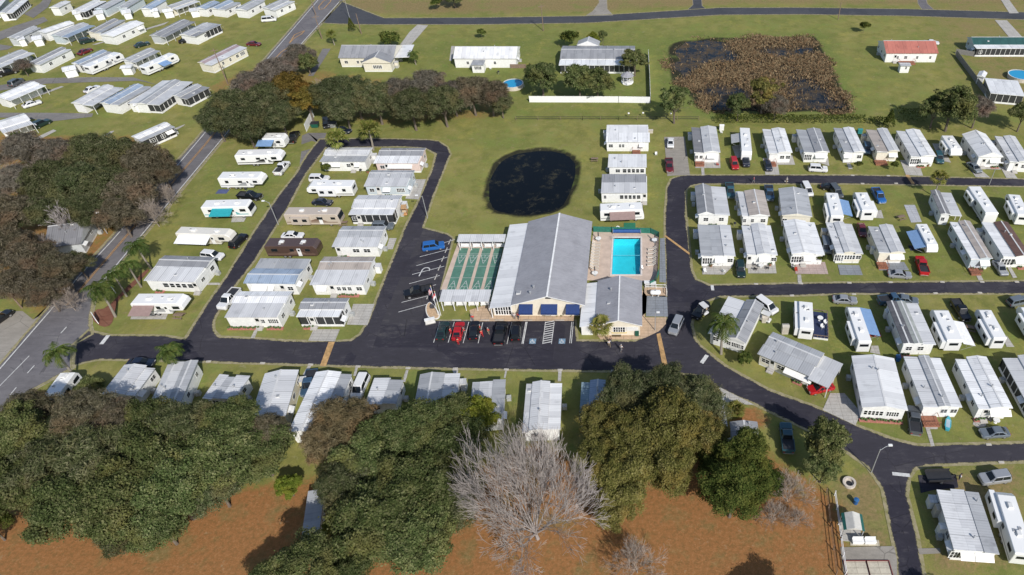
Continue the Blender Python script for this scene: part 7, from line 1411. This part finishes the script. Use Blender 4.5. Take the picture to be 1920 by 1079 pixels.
# black trailer platform by the lower lane with things on it
t_ = thing('utility_trailer', 'black flat utility trailer beside the three-band roof home', 'trailer', GP('w 850,500')[0], R(2)); MB().box(-2.6, -1.0, .5, 1.2, 1.0, .6).box(-2.6, -1.0, .6, 1.2, -.92, 1.0).box(-2.6, .92, .6, 1.2, 1.0, 1.0).build('flatbed', DARK, t_); MB().tube([(1.2, 0, .5), (2.4, 0, .45)], .06, 5).build('tow_bar', DARK, t_)
for s_ in (-1, 1): part('wheel', CW, t_, (-.7, s_ * 1.02, .33), 0)
# ------------------------------------------------------------------ people (skinned figures)
SKIN = mat('skin', (.45, .27, .19), .6); HAIRS = [mat('hair_brown', (.06, .035, .02), .7), mat('hair_grey', (.35, .34, .33), .7)]
CLOTH = dict(R=mat('red_trousers', (.50, .02, .025), .85), r=mat('red_shirt', (.62, .015, .02), .85), w=mat('white_shirt', (.68, .68, .68), .85), p=mat('pink_shirt', (.48, .10, .15), .85), k=mat('dark_shirt', (.03, .03, .04), .85), n=mat('navy_trousers', (.03, .04, .07), .9), b=mat('tan_trousers', (.30, .24, .16), .9), g=mat('grey_trousers', (.2, .2, .21), .9))
def figure(label, p_, rz, top, leg, pose=0, hair=0):
    t_ = thing('person', label, 'person', (*GP(p_)[0], .045), rz, None)
    st = .16 if pose == 1 else .02; arm = .35 if pose == 2 else .0
    J = dict(pel=(0, 0, .95), sp=(0, .01, 1.2), ch=(0, 0, 1.40), nk=(0, 0, 1.52), hd=(0, .02, 1.66), ht=(0, .01, 1.76), hl=(-.1, 0, .90), hr=(.1, 0, .90), kl=(-.11, st + .03, .5), kr=(.11, -st + .03, .5), al=(-.11, st * 1.4, .08), ar=(.11, -st * 1.8, .08), fl=(-.12, st * 1.4 + .17, .04), fr=(.12, -st * 1.8 + .17, .04),
             sl=(-.19, 0, 1.42), sr=(.19, 0, 1.42), el=(-.26, -st * .6 + arm * .3, 1.15), er=(.26, st * .6 + arm * .3, 1.15), wl=(-.25, .08 - st + arm, .92 + arm * .6), wr=(.25, .08 + st + arm, .92 + arm * .6), fl2=(-.25, .11 - st + arm, .83 + arm * .6), fr2=(.25, .11 + st + arm, .83 + arm * .6))
    def skin(name, bones, rad, m_):
        ks = []; 
        for b in bones:
            for k in b:
                if k not in ks: ks.append(k)
        me = bpy.data.meshes.new(name); me.from_pydata([J[k] for k in ks], [(ks.index(a), ks.index(b)) for a, b in bones], []); me.materials.append(m_)
        o = bpy.data.objects.new(name, me); COL.objects.link(o); o.parent = t_
        md = o.modifiers.new('skin', 'SKIN'); md.use_smooth_shade = True
        for i_, k in enumerate(ks): r_ = rad[k]; me.skin_vertices[0].data[i_].radius = (r_, r_ * .85)
        me.skin_vertices[0].data[0].use_root = True
        o.modifiers.new('sub', 'SUBSURF').levels = 1; o.modifiers['sub'].render_levels = 1; return o
    full = [('pel', 'sp'), ('sp', 'ch'), ('ch', 'nk'), ('nk', 'hd'), ('hd', 'ht'), ('pel', 'hl'), ('pel', 'hr'), ('hl', 'kl'), ('hr', 'kr'), ('kl', 'al'), ('kr', 'ar'), ('al', 'fl'), ('ar', 'fr'), ('ch', 'sl'), ('ch', 'sr'), ('sl', 'el'), ('sr', 'er'), ('el', 'wl'), ('er', 'wr'), ('wl', 'fl2'), ('wr', 'fr2')]
    rad = dict(pel=.13, sp=.125, ch=.135, nk=.055, hd=.105, ht=.07, hl=.095, hr=.095, kl=.062, kr=.062, al=.042, ar=.042, fl=.035, fr=.035, sl=.068, sr=.068, el=.045, er=.045, wl=.033, wr=.033, fl2=.03, fr2=.03)
    skin('body', full, rad, SKIN)
    sh = skin('shirt', [('pel', 'sp'), ('sp', 'ch'), ('ch', 'sl'), ('ch', 'sr'), ('sl', 'el'), ('sr', 'er')], {k: v * 1.22 for k, v in rad.items()}, CLOTH[top]); tr = skin('trousers', [('pel', 'hl'), ('pel', 'hr'), ('hl', 'kl'), ('hr', 'kr'), ('kl', 'al'), ('kr', 'ar')], {k: v * 1.2 for k, v in rad.items()}, CLOTH[leg])
    hb = MB(); hb.lathe([(.10, -.02), (.122, .05), (.10, .12), (.03, .155)], 10, (0, -.005, 1.66)); hb.build('hair', HAIRS[hair], t_, True)
    return t_
for a in [('person in red shirt at the side of the red car toward the green sedan', 'r 332,880', 1.2, 'r', 'R', 0, 0), ('person in red shirt between the red car and the black sedan', 'r 428,880', -1.0, 'r', 'k' if False else 'g', 2, 1), ('person in red behind the tail of the red car', 'r 386,955', 0, 'r', 'R', 0, 0), ('person in red standing on the walk before the black sedan', 'r 492,785', 3.1, 'r', 'g', 2, 1), ('person in red shirt and red trousers by the black sedan', 'r 556,895', .6, 'r', 'R', 1, 0), ('second person in red shirt in the gap by the black sedan', 'r 545,858', 2.0, 'r', 'b', 0, 1), ('person in red alone in the empty bay', 'r 604,880', -.5, 'r', 'b', 0, 1), ('person in red shirt on the clubhouse walk beside one in grey', 'r 820,770', 2.6, 'r', 'n', 1, 0), ('person in white shirt on the clubhouse walk', 'r 792,772', 3.5, 'w', 'g', 0, 1),
          ('person in white walking before the pool house', 's 703,968', .3, 'w', 'b', 1, 0), ('person in dark clothes beside the pool house crossing', 's 712,945', .3, 'k', 'n', 1, 0), ('person in white walking alone on the wide street', 's 790,1000', -.8, 'w', 'g', 1, 1), ('person in pink walking on the hedge row lane', 'i 1250,495', 1.5, 'p', 'g', 1, 0), ('person in pale clothes at the lane verge', 'i 1496,500', 2.2, 'w', 'b', 0, 1), ('person in white beside the utility trailer', 'w 945,515', 1.4, 'w', 'n', 0, 0)]: figure(*a)
# derelict roof in the woods
H('derelict grey house sunk among bare limbs in the roadside woods', 'f 330,870 610,830 470,660', 'E', 'h1k', '', name='derelict_house', cat='house', snap=0, ze=2.6, wall='g')

# entrance sign: two white boards on posts in the red mulch
for k, (a_, b_) in enumerate((('p 738,400', 'p 772,455'), ('p 862,160', 'p 905,215'))):
    p0_, p1_ = GP(a_)[0], GP(b_)[0]; c_ = ((p0_[0] + p1_[0]) / 2, (p0_[1] + p1_[1]) / 2); l_ = math.hypot(p1_[0] - p0_[0], p1_[1] - p0_[1]) / 2
    t_ = thing('entrance_sign', ['long white entrance sign board at the corner of the entrance lawn', 'white and yellow sign board among the entrance palms'][k], 'sign', c_, math.atan2(p1_[1] - p0_[1], p1_[0] - p0_[0]))
    MB().box(-l_, -.06, .5, l_, .06, 1.5).build('sign_board', WHITE, t_)
    for s_ in (-1, 1): MB().box(s_ * l_ * .8 - .06, -.058, 0, s_ * l_ * .8 + .06, .058, .5).build('post', WHITE, t_)

# yard clutter: grills, picnic tables, gas bottles, garden beds
def grill(label, p_):
    if 'grill' in SHARED: return dup(SHARED['grill'], label, (*GP(p_)[0], .03), .4)
    t_ = thing('grill', label, 'grill', (*GP(p_)[0], .03), 0, 'barbecue grills in the yards'); MB().lathe([(.1, .62), (.30, .75), (.34, .9), (.30, 1.02), (.05, 1.12)], 12).build('kettle', DARK, t_); lg = MB()
    for k in range(3): a = 2.1 * k; lg.tube([(.18 * math.cos(a), .18 * math.sin(a), .7), (.34 * math.cos(a), .34 * math.sin(a), 0)], .025, 4)
    lg.build('leg_frame', METAL, t_); SHARED['grill'] = t_; return t_
for lb, p_ in [('black kettle grill behind the three-band grey home', 'l 500,490'), ('black kettle grill beside the pale grey home wall', 'l 1360,560'), ('black kettle grill between fifth wheel and black pickup', 'g 330,440'), ('black kettle grill by the white metal-roofed house deck', 'c 700,560'), ('black kettle grill next to the blue-awning camper', 'o 300,500'), ('black kettle grill by the grey home steps near the bend', 'g 1190,300'), ('black kettle grill below the white canopy camper', 'o 1080,560')]: grill(lb, p_)
def picnic(label, p_, rz=0.0):
    if 'picnic' in SHARED: return dup(SHARED['picnic'], label, (*GP(p_)[0], .03), rz)
    t_ = thing('picnic_table', label, 'picnic table', (*GP(p_)[0], .03), rz, 'picnic tables in the yards'); MB().box(-.9, -.38, .70, .9, .38, .75).build('tabletop', WOOD, t_)
    for s_ in (-1, 1): MB().box(-.9, s_ * .72 - .13, .42, .9, s_ * .72 + .13, .46).build('bench', WOOD, t_)
    fr = MB()
    for x in (-.65, .65): fr.tube([(x, -.7, 0), (x, -.2, .72)], .04, 4); fr.tube([(x, .7, 0), (x, .2, .72)], .04, 4)
    fr.build('frame', WOOD, t_); SHARED['picnic'] = t_; return t_
for lb, p_ in [('wooden picnic table on the empty grass beside the pale slab', 'm 560,420'), ('wooden picnic table beside the motorhome with black roof vents', 'm 1290,330'), ('wooden picnic table by the corner trailer lawn', 'p 1400,400'), ('wooden picnic table between shuttered home and screened porch home', 'g 1060,690'), ('wooden picnic table behind the white camper with paired windows', 'o 1120,420'), ('wooden picnic table at the edge of the pond lawn', 'i 60,330')]: picnic(lb, p_, random.uniform(-.4, .4))
for lb, p_, c_ in [('dark rug laid beside the blue-awning fifth wheel', 'm 700,700', (.03, .035, .07)), ('blue rug on the fifth wheel patio', 'g 150,440', (.07, .09, .20)), ('red mat under the bright blue awning', 'o 270,450', (.30, .05, .04)), ('brown rug below the white canopy of the camper', 'o 1090,500', (.12, .08, .06)), ('green mat on the lawn between pool hedge and motorhome', 's 850,90', (.02, .17, .10))]:
    o = MB().box(-1.3, -.9, 0, 1.3, .9, .025).build('outdoor_rug', mat('rug_' + lb.split()[0], c_, .95, .2, 4)); put(o, (*GP(p_)[0], .015)); tag(o, lb, 'rug')
